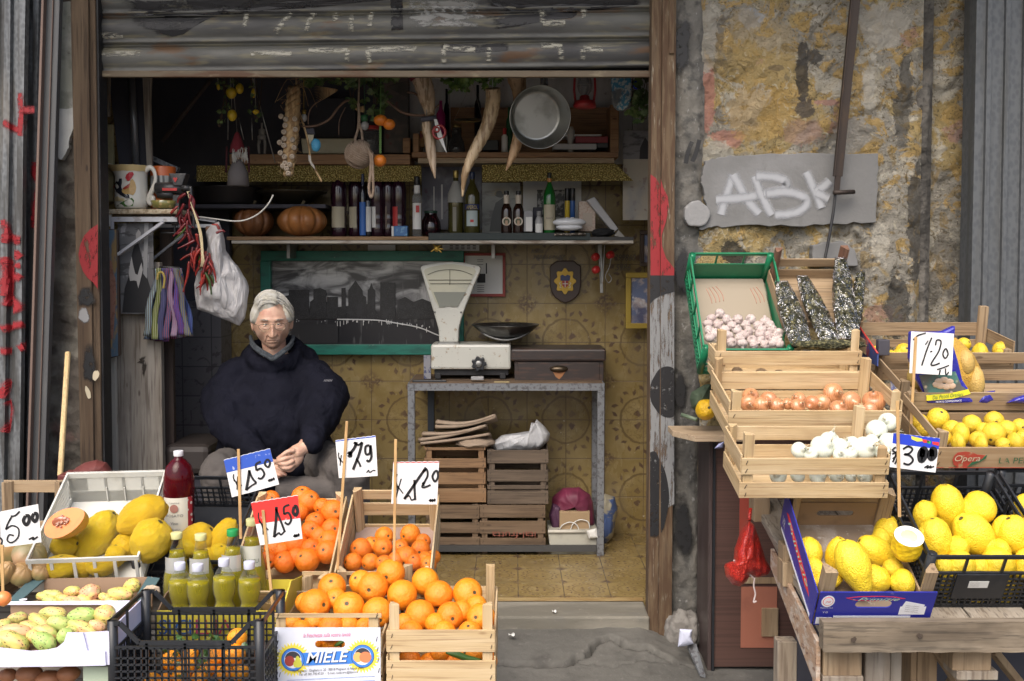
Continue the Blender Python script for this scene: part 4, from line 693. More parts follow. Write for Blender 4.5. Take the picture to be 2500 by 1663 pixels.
o=MB().rb(*sz7(100,835),*sz7(150,1000),SY+.03,.03).build('paper_bundle',mat('bluish scribbled papers',(.22,.22,.24),.7,L=[('n',60,.5,.6,(.04,.05,.12),1)])); tag(o,'narrow bundle of scribbled papers left of the scale','paper')
# ---- wooden crates under the table ----
usedwood={a:wood('used crate wood',(.13,.085,.05),(.175,.12,.075),(.05,.032,.02),a,.8,rnd=True) for a in 'xyz'}
newwood={a:wood('fresh crate wood',(.47,.34,.18),(.56,.43,.26),(.27,.165,.08),a,.7,rnd=True,kn=.45,bs=.5) for a in 'xyz'}
midwood={a:wood('weathered crate wood',(.27,.185,.105),(.35,.26,.16),(.11,.07,.04),a,.75,rnd=True) for a in 'xyz'}
def crate(label,O,W,D,front,back,side,posts,wd,tilt=0,yaw=0,group=None,pw=.028,bt=.006,base=True,cat='crate',frontmat=None,panel=None,post_in=True,name='wooden_crate'):
 r=thing(name,label,cat,O,group); r.rotation_euler=(tilt,0,yaw)
 rn=random.Random(hash(label)%999 if 0 else len(label)*7+int(abs(O[0])*100))
 def j(): return rn.uniform(-.002,.002)
 m=MB(); [m.box(-.002+j(),W+.002+j(),0,bt,a,b) for a,b in front]; m.build('front_slats',frontmat or wd['x'],r,bevel=.0012,local=True)
 m=MB(); [m.box(j(),W+j(),D-bt,D,a,b) for a,b in back]; m.build('back_slats',wd['x'],r,bevel=.0012,local=True)
 for s in (0,1):
  m=MB(); [m.box(s*(W-bt)+(-.003 if s==0 else .003),s*(W-bt)+bt+(-.003 if s==0 else .003),bt+.001,D-bt-.001,a,b) for a,b in side]; m.build('side_slats',wd['y'],r,bevel=.0012,local=True)
 for (x,y,z0_,z1_) in posts:
  sx=1 if x==0 else -1; sy=1 if y==0 else -1; xx=x*W+sx*(bt+.0005); yy=y*D+sy*(bt+.0005)
  p=MB(); tri=[(xx,yy),(xx+sx*pw,yy),(xx+sx*pw*.9,yy+sy*pw*.35),(xx+sx*pw*.3,yy+sy*pw),(xx,yy+sy*pw)]
  if sx*sy<0: tri=tri[::-1]
  p.prism([(a,b,z0_) for a,b in tri],(0,0,1),z1_-z0_); p.build('corner_post',wd['z'],r,bevel=.001,local=True)
 if base: m=MB(); m.box(bt,W-bt,bt,D-bt,.004,.009); m.build('base',wd['x'] if base is True else base,r,local=True)
 st=MB()
 for a,b in front:
  for x in (.012,W-.012):
   for zz in (a+.25*(b-a),a+.75*(b-a)): st.tube([(x+j(),-.001,zz-.006),(x+.004,-.0015,zz+.006)],.0009,4)
 if front: st.build('staples',ink,r,local=True)
 return r
def cpost(h0,h1=None,z=0): h1=h1 or h0; return [(0,0,z,h0),(1,0,z,h0),(0,1,z,h1),(1,1,z,h1)]
def O_(px,py,Y): return P(px,py,Y)
sc=TY+.03
def crx(label,x0,y0,x1,y1,Y,D,rows,wd,**k):
 o=P(x0,y1,Y); W=P(x1,y1,Y).x-o.x; H=P(x0,y0,Y).z-o.z
 fr=[(a*H,b*H) for a,b in rows]; return crate(label,o,W,D,fr,fr,fr,cpost(H*.98),wd,**k)
Gc='crates stacked under the table'
crx('crate with open top handle, upper left under the folded papers',1037,1092,1185,1226,sc,.30,[(.0,.25),(.33,.54),(.63,.80),(.95,1.0)],{a:wood('orange crate wood',(.22,.125,.06),(.27,.165,.085),(.09,.05,.028),a,.7,rnd=True) for a in 'xyz'},group=Gc)
r=crx('grey brown crate under the plastic bag, upper right of the stack',1191,1096,1337,1230,sc,.32,[(.0,.24),(.27,.34),(.41,.62),(.74,.98)],{a:wood('grey crate wood',(.095,.07,.05),(.14,.105,.075),(.04,.03,.022),a,.85,rnd=True) for a in 'xyz'},group=Gc)
crx('lower left crate of the stack with faint red print',1040,1229,1170,1345,sc,.30,[(.02,.29),(.38,.60),(.68,.97)],usedwood,group=Gc)
r=crx('lower right crate of the stack printed upside down in faded red',1173,1230,1330,1364,sc,.32,[(.13,.38),(.46,.69),(.75,.98)],usedwood,group=Gc)
W_=P(1330,1300,sc).x-P(1173,1300,sc).x; text('ital-frutta','lettering',mat('faded red crate print',(.22,.075,.05),.8),r,(W_*.86,-.003,.062+.075),(-1,0,0),(0,0,-1),w=W_*.68,h=.034,local=True,z=-.0)
r=thing('newspaper_pile','sagging pile of folded brown paper on the upper left crate','paper',P(1100,1090,5.05)); n7=pz
pm=mat('brown wrapping paper',(.33,.255,.19),.85,L=[('n',12,.4,.7,(.25,.185,.13),.8)],B=[('n',40,.2,.003)])
for i,(xa,xb,ya,yb,bend) in enumerate([(75,560,1450,1395,8),(60,510,1425,1340,14),(85,535,1385,1335,22),(180,600,1330,1270,26),(185,595,1300,1262,34)]):
 def f(u,v,xa=xa,xb=xb,ya=ya,yb=yb,bend=bend):
  p=P(*n7(xa+(xb-xa)*u+20*sin(3*v),ya+(yb-ya)*u+bend*sin(pi*u)),5.02+.26*v); return p+Vector((0,0,.01*sin(5*v+u)))
 MB().grid(f,16,5).build('folded_sheet',pm,r,solid=.012+.003*(i%2),bevel=0)
r=MB().ball(P(1160,1078,5.1),(.10,.12,.028),16,fn=lambda d:1+.2*mnoise.noise(d*3)).build('paper_bag',pm); tag(r,'crushed brown paper bag beneath the folded papers','bag')
def bag(name,label,cat,pts,Y,th,m_,seed=0,amp=.03,parent=None):
 cx=sum(p[0] for p in pts)/len(pts); cy=sum(p[1] for p in pts)/len(pts); n=len(pts)
 def f(u,v):
  a=u*n; i=int(a)%n; k=a-int(a); k=k*k*(3-2*k)*.5+k*.5; px=pts[i][0]*(1-k)+pts[(i+1)%n][0]*k; py=pts[i][1]*(1-k)+pts[(i+1)%n][1]*k
  w=2*v-1; r=sqrt(max(0,1-w*w))**.8; q=P(cx+(px-cx)*r,cy+(py-cy)*r,Y+w*th*.5); e=1-abs(w)
  s=mnoise.noise(q*9+Vector((seed,0,0)))+.5*mnoise.noise(q*22+Vector((seed,3,0)))+.8*abs(mnoise.noise(Vector((q.x*30,q.z*9,seed))))
  q.y+=amp*s*(.3+r*.0+.7); return q
 o=MB().grid(f,84,44,cu=True).build(name,m_,parent)
 if parent is None: tag(o,label,cat)
 return o
pbag=NT('thin grey plastic film'); pb=pbag.bs; pb.inputs['Base Color'].default_value=(.52,.53,.55,1); pb.inputs['Roughness'].default_value=.3; tr=pbag.node('ShaderNodeBsdfTransparent'); mx=pbag.node('ShaderNodeMixShader'); mx.inputs[0].default_value=.85; pbag.l.new(tr.outputs[0],mx.inputs[1]); pbag.l.new(pb.outputs[0],mx.inputs[2]); pbag.l.new(mx.outputs[0],pbag.out.inputs[0]); pbag.l.new(pbag.bump(pbag.tex(pbag.coord(),'n',(30,30,12),dist=.8),.6,.02),pb.inputs['Normal'])
bag('plastic_bag','crumpled translucent grey plastic bag lying on the upper right crate','bag',[n7(x,y) for x,y in [(570,1470),(650,1400),(870,1370),(930,1355),(860,1310),(930,1320),(900,1285),(960,1340),(995,1390),(985,1440),(920,1500),(800,1525),(610,1525)]],5.12,.2,pbag.m,1,.02)
e8=Zm(1000,980,2.295)
bag('shoulder_bag','dark pink fabric bag slumped beside the crates','bag',[e8(x,y) for x,y in [(790,640),(800,540),(860,485),(950,480),(1010,520),(1030,570),(1040,700),(1010,720),(1000,620),(920,590),(850,600),(840,650)]],5.14,.2,mat('maroon cloth',(.16,.02,.055),.6,L=[('n',9,.4,.7,(.08,.012,.03),.8)]),3,.02)
bag('cloth_bag','small dark purple bundle at the foot of the pink bag','bag',[e8(x,y) for x,y in [(780,640),(800,570),(850,580),(860,700),(800,720)]],5.10,.12,mat('purple cloth',(.06,.02,.05),.6),4,.015)
pb_=thing('paper_bag','brown paper carrier with white string handles in the white tub','bag',P(1400,1290,5.02))
MB().rb(*e8(840,618),*e8(1010,740),5.03,.10).build('bag_body',mat('kraft paper',(.30,.21,.12),.8,B=[('n',20,.5,.01)]),pb_,bevel=.003)
for a in (((840,715),(860,690),(900,676),(935,690),(950,722)),((900,722),(920,680),(960,662),(1000,675),(1010,712))): MB().tube([P(*e8(p.x,p.y),5.02) for p in chain(a)],.0025).build('string_handle',paper,pb_)
tb=thing('storage_tub','grubby white plastic tub standing behind the right table leg','tub',P(1400,1350,5.03))
m=MB(); m.pp([e8(x,y) for x,y in [(775,725),(1055,720),(1050,860),(790,860)]],5.0,.22); m.build('tub_body',mat('grubby white plastic',(.40,.39,.33),.6,L=[('n',6,.45,.65,(.22,.20,.16),.9)]),tb,bevel=.008)
MB().tube([P(*e8(x,728),4.995) for x in (775,880,985)],.008).build('rolled_rim',mat('dusty white cord',(.5,.48,.42),.7),tb)
bag('plastic_bag','white knotted plastic scrap on the rim of the tub','bag',[e8(x,y) for x,y in [(990,725),(1050,710),(1058,765),(1005,770)]],4.98,.03,mat('white plastic scrap',(.6,.6,.58),.5),6,.008)
bag('shopping_bag','printed shopping bag with blue and green patches behind the table leg','bag',[e8(x,y) for x,y in [(1050,560),(1095,515),(1150,535),(1165,600),(1140,760),(1100,800),(1050,790)]],5.2,.14,mat('patchy printed bag',(.33,.30,.22),.5,L=[('n',7,.52,.56,(.03,.08,.25),.9),('n',6,.38,.35,(.10,.22,.03),.8)]),7,.012)
# ================= left side of the shop =================
z5=Zm(240,380,3.335); z2=Zm(200,150,3.1367); z3=b3; z4=b4
def Pz(z,x,y,Y): return P(*z(x,y),Y)
LY=4.42
r=thing('plank_panel','broad weathered grey plank standing upright inside the door at the left','board',P(320,900,4.5))
MB().rb(262,640,396,1420,4.50,.04).build('plank',greywood,r,bevel=.003); MB().rb(252,865,285,1420,4.47,.026).build('pale_strip',mat('pale chipped board paint',(.36,.34,.30),.85,L=[('n',(30,30,7),.55,.68,(.22,.18,.14),.9)],B=[('n',(40,40,8),.4,.003)]),r,bevel=.002)
m=MB()
patch(m,blob(352,900,5,28,20,.3,.1,3),4.498); patch(m,blob(346,880,14,7,20,.4,-.4,5),4.498); m.build('knot',spray('dark knot wood',(.03,.022,.015),.3,.2),r)
o=MB().rb(396,560,424,1420,4.62,.03).build('dark_board',wood('dark brown board',(.045,.03,.025),(.06,.04,.03),(.02,.014,.012),'z')); tag(o,'narrow dark brown board right of the weathered plank','board')
sh=thing('bracket_shelf','small crumbling shelf on white angle brackets by the wooden post','shelf',P(340,515,LY))
MB().rb(246,510,432,522,LY,.22).build('shelf_top',mat('crumbly cream edge',(.45,.38,.27),.9,L=[('n',50,.45,.6,(.25,.19,.12),.9)],B=[('n',60,.9,.008)]),sh,bevel=.003)
wa=mat('white angle iron',(.42,.43,.46),.5,L=[('n',30,.58,.68,(.25,.24,.24),.8)])
m=MB(); m.rb(270,529,432,541,LY+.01,.004); m.rb(270,541,278,575,LY+.01,.004); m.beam(Pz(z5,160,805,LY+.01),Pz(z5,530,540,LY+.01),.022,.012); m.build('bracket',wa,sh)
m=MB(); m.beam(Pz(z5,450,838,LY+.2),Pz(z5,700,638,LY+.2),.020,.01); m.rb(380,547,515,555,LY+.2,.01); m.beam(Pz(z5,780,505,LY+.2),Pz(z5,960,530,LY+.2),.02,.015); m.build('bracket',wa,sh)
MB().rb(243,522,270,552,LY+.015,.02).build('white_block',white_paint,sh,bevel=.002)
MB().tube([Pz(z5,880,600,LY+.16),Pz(z5,985,595,LY+.16)],.014).build('dowel',mat('brown dowel',(.22,.12,.08),.6),sh)
r=MB().tube(chain([P(*z2(x,y),4.6) for x,y in [(870,1185),(1020,1205),(1200,1222),(1330,1180),(1420,1100),(1465,1020)]]),.0035).build('white_cable',mat('white cable',(.5,.49,.45),.4)); tag(r,'white cable curving out from the bracket shelf past the pumpkin','cable')
zt=P(330,509,LY).z; jc=Pz(z5,272,430,LY+.09); jc.z=zt+.001; JH=P(0,z5(0,85)[1],LY+.09).z-zt; JR=135/3.335*(LY+.09)/F
j=thing('rooster_jug','cream glazed pitcher painted with a rooster on the small bracket shelf','jug',jc)
pr=[(.84,0),(.90,.02),(.98,.12),(.97,.3),(.92,.6),(.93,.78),(1.0,.95),(1.03,1.0)]
def jr(z):
 z=z/JH
 for (a,b),(c,d) in zip(pr,pr[1:]):
  if z<=d: return JR*(a+(c-a)*(z-b)/(d-b))
 return JR*pr[-1][0]
def jugf(u,v):
 a=2*pi*u; z=JH*v; R=jr(z); x=R*cos(a); y=R*sin(a); k=max(0,v-.72)/.28; s=max(0,-cos(a))**8
 x-=s*k*k*.05; z+=s*k*k*.018; return Vector((x,y,z))
jm=mat('cream glaze',(.60,.58,.52),.15,coat=.5)
MB().grid(jugf,48,24,cu=True).build('body',jm,j,local=True,solid=.004)
def band(u,v):
 p=jugf(u,.86+.14*v+.005*sin(u*2*pi*10)); q=Vector((p.x,p.y,0)); return p+q.normalized()*.0015
MB().grid(band,60,3,cu=True).build('rim_band',mat('ochre glaze',(.50,.38,.18),.2),j,local=True)
MB().tube([jc*0+Vector((JR*a,-.01,JH*b)) for a,b in [(p.x,p.y) for p in chain([(.86,.86),(1.15,.96),(1.42,.88),(1.50,.66),(1.28,.42),(1.08,.24),(1.14,.13),(1.32,.14),(1.33,.26),(1.2,.28)])]],[.010+.002*sin(i*.3) for i in range(55)],10).build('handle',jm,j,local=True)
def jd(pts, c, nm, off=.002):
 vs=[]
 for x,y in pts:
  q=P(*z5(x,y),LY+.09)-jc; z=q.z; R=jr(z)+off; xx=max(-R*.999,min(R*.999,q.x)); vs.append(Vector((xx,-sqrt(R*R-xx*xx),z)))
 c0=sum(vs,Vector())/len(vs); R=jr(c0.z)+off+.0015; xx=c0.x; c0=Vector((xx,-sqrt(max(R*R-xx*xx,0)),c0.z)); n=len(vs)
 MB().add(vs+[c0],[(i,(i+1)%n,n) for i in range(n)]).build(nm,mat(nm+' glaze',c,.2,B=[('n',90,.6,.004)]),j,local=True)
jd([(155,235),(180,215),(205,220),(215,195),(240,195),(240,230),(235,260),(245,290),(300,330),(305,355),(280,355),(230,330),(185,300),(165,270)],(.02,.022,.03),'rooster_tail')
jd([(240,290),(265,260),(300,240),(305,215),(322,195),(340,225),(348,265),(345,300),(330,330),(300,320),(265,320),(245,305)],(.50,.32,.12),'rooster_body',.003)
jd([(285,215),(270,190),(278,165),(300,145),(325,142),(333,160),(320,185),(300,215)],(.42,.03,.04),'rooster_comb',.004)
jd([(248,275),(300,238),(308,232),(300,268),(268,285)],(.33,.05,.03),'rooster_wing',.005)
jd([(130,395),(140,365),(175,375),(210,380),(260,385),(300,360),(320,350),(335,370),(325,415),(270,422),(190,415)],(.05,.13,.03),'grass_tuft')
jd([(108,385),(105,345),(125,290),(135,260),(150,262),(155,300),(150,350),(130,390)],(.48,.33,.13),'hen',.0025)
jd([(130,262),(135,238),(148,240),(152,275),(140,285)],(.40,.05,.04),'hen_head',.004)
jd([(165,375),(170,345),(200,335),(225,350),(260,355),(270,380),(215,378)],(.52,.43,.25),'chick')
gr=thing('meat_grinder','black cast iron mincer clamped to the bracket shelf','mincer',Pz(z5,620,440,LY+.05)); gi=mat('dark cast iron',(.055,.055,.058),.45,.5,L=[('n',40,.5,.7,(.10,.10,.10),.7)])
gy=LY+.06
m=MB(); m.pp([z5(x,y) for x,y in [(570,142),(715,142),(680,245),(610,245)]],gy-.03,.06); m.build('hopper',gi,gr,bevel=.004)
m=MB(); m.tube([Pz(z5,470,265,gy),Pz(z5,690,265,gy)],[.026,.026]); m.tube([Pz(z5,485,315,gy),Pz(z5,610,315,gy)],.018); m.build('barrel',gi,gr)
m=MB(); m.tube([Pz(z5,680,262,gy-.03),Pz(z5,745,262,gy-.03)],.012); m.tube(chain([Pz(z5,750,250,gy-.04),Pz(z5,765,400,gy-.04),Pz(z5,780,600,gy-.04)]),.007); m.build('crank',gi,gr)
m=MB(); m.beam(Pz(z5,640,320,gy),Pz(z5,632,520,gy),.03,.02); m.tube([Pz(z5,600,552,gy),Pz(z5,650,552,gy)],.01); m.tube([Pz(z5,622,540,gy),Pz(z5,622,640,gy)],.005); m.tube([Pz(z5,510,626,gy),Pz(z5,640,626,gy)],.004); m.build('clamp',gi,gr,bevel=.003)
m=MB(); m.pp([z5(x,y) for x,y in [(520,262),(640,262),(640,284),(520,284)]],gy-.030,.004); m.build('red_nameplate',redl,gr)
m=MB(); m.pp([z5(x,y) for x,y in [(607,185),(616,175),(625,182),(634,175),(643,187),(626,218)]],gy-.034,.004); m.build('red_heart',redl,gr)
t_=thing('patterned_tin','round orange and grey tin with wavy black lines behind the jug handle','tin',Pz(z5,540,430,LY+.16)); q=Pz(z5,530,345,LY+.16); q.z=zt
H_=Pz(z5,0,90,LY+.16).z-zt; t_.location=q
MB().lathe([(0,0),(.055,0),(.055,H_),(0,H_)],n=28).build('tin_body',mat('orange tin print',(.45,.10,.02),.4),t_,local=True,bevel=.003)
MB().lathe([(.0558,H_*.42),(.0558,H_*.78)],n=28).build('grey_band',mat('grey tin print',(.30,.31,.30),.4,L=[('w',(14,14,3),.45,.3,(.03,.03,.03),.8,{'dist':4})]),t_,local=True)
o=MB().lathe([(.02,0),(.045,.005),(.055,.035),(.052,.036),(.02,.012),(0,.012)],M=Matrix.Translation(Vector((Pz(z5,520,430,LY+.03).x,LY+.05,zt+.001)))).build('glazed_bowl',mat('mottled olive glaze',(.20,.19,.06),.2,coat=.4,L=[('v',50,.4,.2,(.42,.30,.12),.9)])); tag(o,'small mottled olive bowl beside the rooster jug','bowl')
def chilli(mb,a,b,bow,r,mi=0):
 mid=(a+b)/2+bow; pts=chain([a,mid,b],6); mb.tube(pts,[r*(.55+.6*sin(pi*min(1,.25+i/(len(pts)-1)*.9))) for i in range(len(pts))],7,mi)
ch=thing('chilli_string','string of dried red and green chilli peppers hanging from the bracket shelf','chillies',Pz(z5,780,500,LY))
rn=random.Random(11); cr=mat('dried dark chilli',(.13,.008,.012),.3,coat=.3,L=[('n',60,.5,.7,(.05,.005,.008),.7)]); cr2=mat('bright red chilli',(.24,.016,.010),.4,coat=.2,L=[('n',40,.45,.6,(.12,.008,.008),.8)]); cgn=mat('dark green chilli',(.035,.07,.012),.3,coat=.3)
path=[(735,300),(720,420),(700,520),(740,600),(790,640),(800,740),(760,800),(850,760),(880,830),(860,930),(890,1000)]
for i in range(64):
 k=rn.random()**.9*(len(path)-1); a=int(min(k,len(path)-2)); f=k-a; x=path[a][0]*(1-f)+path[a+1][0]*f+rn.uniform(-38,38); y=path[a][1]*(1-f)+path[a+1][1]*f+rn.uniform(-20,20)
 L=rn.uniform(.05,.085); A=Pz(z5,x,y,LY-.01+rn.uniform(-.02,.03)); an=rn.gauss(0,.45); Bv=A+Vector((sin(an)*L,rn.uniform(-.01,.01),-cos(an)*L))
 m=MB(); chilli(m,A,Bv,Vector((rn.uniform(-.012,.012),0,0)),rn.uniform(.004,.007));
 mt=cr2 if (y>620 and rn.random()<.6) else (cgn if (y>850 and rn.random()<.6) or rn.random()<.1 else cr); m.build('chilli',mt,ch)
for A_,B_,mt in (((900,860),(960,1035),cr2),((870,950),(920,1130),cgn),((740,860),(690,1110),cr2),((640,640),(720,620),cr),((960,630),(1032,620),cr),((590,470),(650,410),cr2),((985,600),(925,560),cr2)):
 m=MB(); chilli(m,Pz(z5,*A_,LY-.02),Pz(z5,*B_,LY-.02),Vector((.006,0,.008)),.0055); m.build('chilli',mt,ch)
m=MB()
for k in range(5): m.tube(chain([Pz(z5,720+6*k,290,LY-.025),Pz(z5,735,330,LY-.03),Pz(z5,815+5*k,600,LY-.03),Pz(z5,840+4*k,800,LY-.035),Pz(z5,835+9*k,905,LY-.03)]),.0016,5)
m.build('raffia',mat('pale raffia',(.5,.42,.26),.8),ch)
wbag=NT('white plastic film'); pb=wbag.bs; pb.inputs['Base Color'].default_value=(.62,.61,.62,1); pb.inputs['Roughness'].default_value=.32; pb.inputs['Transmission Weight'].default_value=0; tl=wbag.node('ShaderNodeBsdfTranslucent'); tl.inputs[0].default_value=(.6,.6,.62,1); tr=wbag.node('ShaderNodeBsdfTransparent')
mx=wbag.node('ShaderNodeMixShader'); mx.inputs[0].default_value=.3; wbag.l.new(pb.outputs[0],mx.inputs[1]); wbag.l.new(tl.outputs[0],mx.inputs[2]); mx2=wbag.node('ShaderNodeMixShader'); mx2.inputs[0].default_value=.86; wbag.l.new(tr.outputs[0],mx2.inputs[1]); wbag.l.new(mx.outputs[0],mx2.inputs[2]); wbag.l.new(mx2.outputs[0],wbag.out.inputs[0])
wbag.l.new(wbag.bump(wbag.tex(wbag.coord(),'n',(28,28,7),dist=.6),.9,.03),pb.inputs['Normal'])
bag('plastic_bag','white plastic carrier bag hanging beside the chillies, sagging with its load','bag',[z5(x,y) for x,y in [(880,620),(930,560),(990,535),(1015,640),(1035,770),(1140,900),(1200,1010),(1228,1100),(1215,1230),(1200,1320),(1150,1385),(1040,1335),(940,1295),(805,1252),(795,1180),(780,1050),(800,960),(840,880),(880,740)]],4.52,.20,wbag.m,9,.035)
sf=thing('scarf_bundle','bundle of striped woven scarves hanging under the bracket shelf','scarves',Pz(z5,580,900,4.46))
cols=[(.05,.05,.22),(.30,.42,.45),(.08,.09,.25),(.30,.28,.05),(.02,.03,.08),(.28,.36,.04),(.03,.04,.16),(.42,.08,.22),(.04,.05,.25),(.28,.03,.04),(.10,.08,.18),(.02,.02,.03),(.25,.05,.06),(.42,.10,.22),(.02,.03,.05),(.04,.08,.20),(.30,.28,.22)]
for i,c in enumerate(cols+cols[::-1]):
 c=tuple(q*.55 for q in c)
 f=i/(2*len(cols)-1); xt=478+175*f; xb=385+370*f**.9; yb=1520-70*abs(f-.35)-rn.uniform(0,40)
 tp=Pz(z5,xt,915,4.44+.015*(i%5)); bt_=Pz(z5,xb,yb,4.43+.02*((i*7)%5)); w=.019
 def fn(u,v,tp=tp,bt_=bt_,i=i):
  p=tp.lerp(bt_,v); return p+Vector(((u-.5)*w*(1+.5*v)+.006*sin(v*9+i),-.003*sin(pi*u)+.006*sin(v*7+i*2),.012*sin(pi*min(1,v*6))*0))
 mm=mat('woven stripe %d'%i,c,.95,L=[('w',(95+9*(i%3),0,0),.55,.7,tuple(q*.7 for q in cols[(i*5+3)%17]),.9),('w',(38,0,0),.75,.85,cols[(i*3+1)%17],.9)],B=[('w',(0,0,200),.5,.003)])
 MB().grid(fn,4,24).build('striped_scarf',mm,sf,solid=.002)
MB().tube(chain([Pz(z5,x,y,4.41) for x,y in [(480,1010),(490,960),(520,950),(540,1000),(530,1080)]]),.005).build('scarf_loop',mat('mustard yarn',(.32,.24,.06),.9,B=[('w',(0,0,200),.5,.003)]),sf)
MB().tube([Pz(z5,500,905,4.47),Pz(z5,660,915,4.47)],.006).build('hanging_rod',gi,sf)
pt=thing('framed_painting','tall narrow framed painting of a standing figure beside the wooden post','painting',P(268,700,4.40))
A=[P(244,556,4.40),P(287,560,4.42),P(293,868,4.42),P(253,880,4.40)]
MB().prism(A,(0,1,0),.02).build('frame',mat('dark brown frame',(.05,.03,.02),.4),pt,bevel=.003)
cz5=Zm(0,500,2.24)
def pq(pts,Y,c,nm,par,l=()): MB().pp(pts,Y,.0015).build(nm,mat(nm+' paint',c,.6,L=l),par)
pq([cz5(*q) for q in [(560,138),(635,135),(645,825),(580,835)]],4.397,(.10,.16,.22),'painted_ground',pt,[('n',(20,20,7),.45,.55,(.36,.22,.06),.8),('n',(14,14,5),.56,.62,(.04,.06,.17),.8)])
pq([cz5(*q) for q in [(600,300),(612,310),(618,370),(630,400),(634,470),(630,560),(624,640),(618,730),(605,735),(592,650),(580,560),(572,500),(576,430),(590,385),(600,360)]],4.394,(.33,.17,.12),'painted_figure',pt,[('n',40,.5,.6,(.22,.10,.07),.8)])
pw=thing('poster','large black and white print of a person in a dark dress under the bracket shelf','poster',P(325,640,4.47))
MB().rb(289,545,375,766,4.46,.004).build('poster_sheet',mat('mono print ground',(.12,.12,.125),.6,L=[('n',(25,25,9),.55,.62,(.30,.30,.31),.8),('n',(8,8,30),.55,.6,(.05,.05,.05),.9)]),pw)
pq([z5(*q) for q in [(195,1275),(215,1080),(255,960),(262,850),(295,720),(325,715),(350,800),(365,880),(395,980),(430,1100),(440,1275)]],4.457,(.014,.014,.016),'printed_dress',pw)
pq([z5(*q) for q in [(262,860),(270,820),(285,900),(300,960),(320,970),(340,900),(352,870),(362,930),(340,1020),(325,1080),(312,1020),(290,1015),(258,1020),(248,960)]],4.454,(.36,.35,.34),'printed_arms',pw)
pq([z5(*q) for q in [(305,640),(325,600),(345,625),(345,690),(325,715),(308,690)]],4.454,(.30,.29,.28),'printed_head',pw)
pq([z5(*q) for q in [(375,545),(410,545),(395,1000),(365,960)]],4.456,(.26,.26,.26),'printed_column',pw)
r=thing('leaning_boards','old dark boards and a grey pipe standing in the upper left corner of the shop','boards',P(300,300,4.6))
MB().prism([P(*z2(*q),4.58) for q in [(120,90),(210,90),(205,420),(130,420)]],(0,1,0),.02).build('grey_board',greywood,r,bevel=.002)
MB().prism([P(*z2(*q),4.64) for q in [(200,90),(480,90),(500,830),(290,830)]],(0,1,0),.02).build('dark_board',darkmat,r)
MB().tube([P(*z2(378,90),4.60),P(*z2(415,800),4.60)],.016).build('pipe',mat('grey pipe',(.16,.165,.18),.35,.5),r)
MB().prism([P(*z2(*q),4.58) for q in [(462,90),(530,90),(522,300),(535,800),(495,800),(470,300)]],(0,1,0),.02).build('grey_board',greywood,r,bevel=.002)
MB().rb(*z2(150,480),*z2(238,1070),4.52,.02).build('yellow_panel',mat('faded olive panel',(.22,.19,.10),.8,L=[('n',14,.45,.7,(.10,.09,.05),.8)]),r,bevel=.002)
MB().rb(*z2(120,430),*z2(152,1100),4.50,.02).build('dark_edge_board',oldwood,r,bevel=.002)
MB().beam(P(*z2(540,740),4.7),P(*z2(740,830),4.7),.03,.02).build('slanted_bar',ironf,r)
o=MB().tube([P(*z2(1015,100),4.9),P(*z2(615,610),4.9)],.011).build('stick',wood('dark stick',(.05,.035,.03),(.06,.045,.04),(.02,.015,.012),'z')); tag(o,'thin dark stick slanting across the dark boarding','stick')
# ================= things hanging from the rail =================
rail=MB().tube([(-1.6,4.62,2.56),(.54,4.62,2.56)],.014).build('hanging_rail',gi); tag(rail,'iron rail behind the shutter from which everything hangs','rail')
RZ=2.55
def hang(mb,p,r=.0015): mb.tube([(p.x,p.y,p.z),(p.x,4.62,RZ)],r,5)
leafm=mat('dark vine leaf',(.07,.115,.04),.5,L=[('n',9,.45,.6,(.13,.19,.06),1),('n',30,.6,.7,(.26,.25,.12),.6)])
def leaf(mb,p,s,rn,dn=1.0):
 d=Vector((rn.gauss(0,1),rn.gauss(0,.6)-.3,rn.gauss(0,.7)-dn)).normalized(); u=d.cross(Vector((rn.gauss(0,.5),-1,rn.gauss(0,.5)))).normalized(); n=d.cross(u)
 ol=[(0,0),(.35,.1),(.5,.42),(.3,.5),(.32,.75),(.1,.7),(0,1),(-.1,.7),(-.32,.75),(-.3,.5),(-.5,.42),(-.35,.1)]
 vs=[p+u*a*s+d*b*s+n*(abs(a)*.3-.25*b*b)*s for a,b in ol]; vs.append(p+d*.45*s); mb.add(vs,[(i,(i+1)%12,12) for i in range(12)],0,False)
def foliage(label,cl,Y,n,sz,seed,name='vine_garland',m_=None):
 rn=random.Random(seed); r=thing(name,label,'leaves',P(*cl[0][:2],Y)); m=MB()
 tot=sum(c[2]*c[3] for c in cl)
 for cx,cy,rx,ry in cl:
  for _ in range(max(6,int(n*rx*ry/tot))):
   leaf(m,P(cx+rn.gauss(0,.5)*rx,cy+rn.gauss(0,.5)*ry,Y+rn.uniform(-.05,.07)),rn.uniform(.6,1.3)*sz,rn)
 o=m.build('leaves',m_ or leafm,r)
 s=MB()
 for cx,cy,rx,ry in cl:
  for _ in range(2): s.tube(chain([Vector((P(cx,cy,Y).x+rn.uniform(-.06,.06),Y+.02,RZ)),P(cx+rn.uniform(-.5,.5)*rx,cy-ry*.3,Y),P(cx+rn.uniform(-.5,.5)*rx,cy+ry*.6,Y)]),.002,5)
 s.build('stems',mat('brown stem',(.07,.045,.03),.8),r); return r
foliage('dark vine leaves along the top, over the garlic braid and rope ball',[(z3(430,110)+(22,20)),(z3(560,120)+(30,14)),(z3(690,110)+(28,18)),(z3(760,150)+(16,16)),(z3(755,290)+(9,18)),(z3(870,120)+(40,22)),(z3(950,260)+(26,30)),(z3(935,370)+(14,12)),(z3(1010,90)+(30,18))],4.66,170,.035,4)
gl_=mat('fresh vine leaf',(.09,.17,.04),.5,L=[('n',14,.45,.6,(.20,.29,.08),1)])
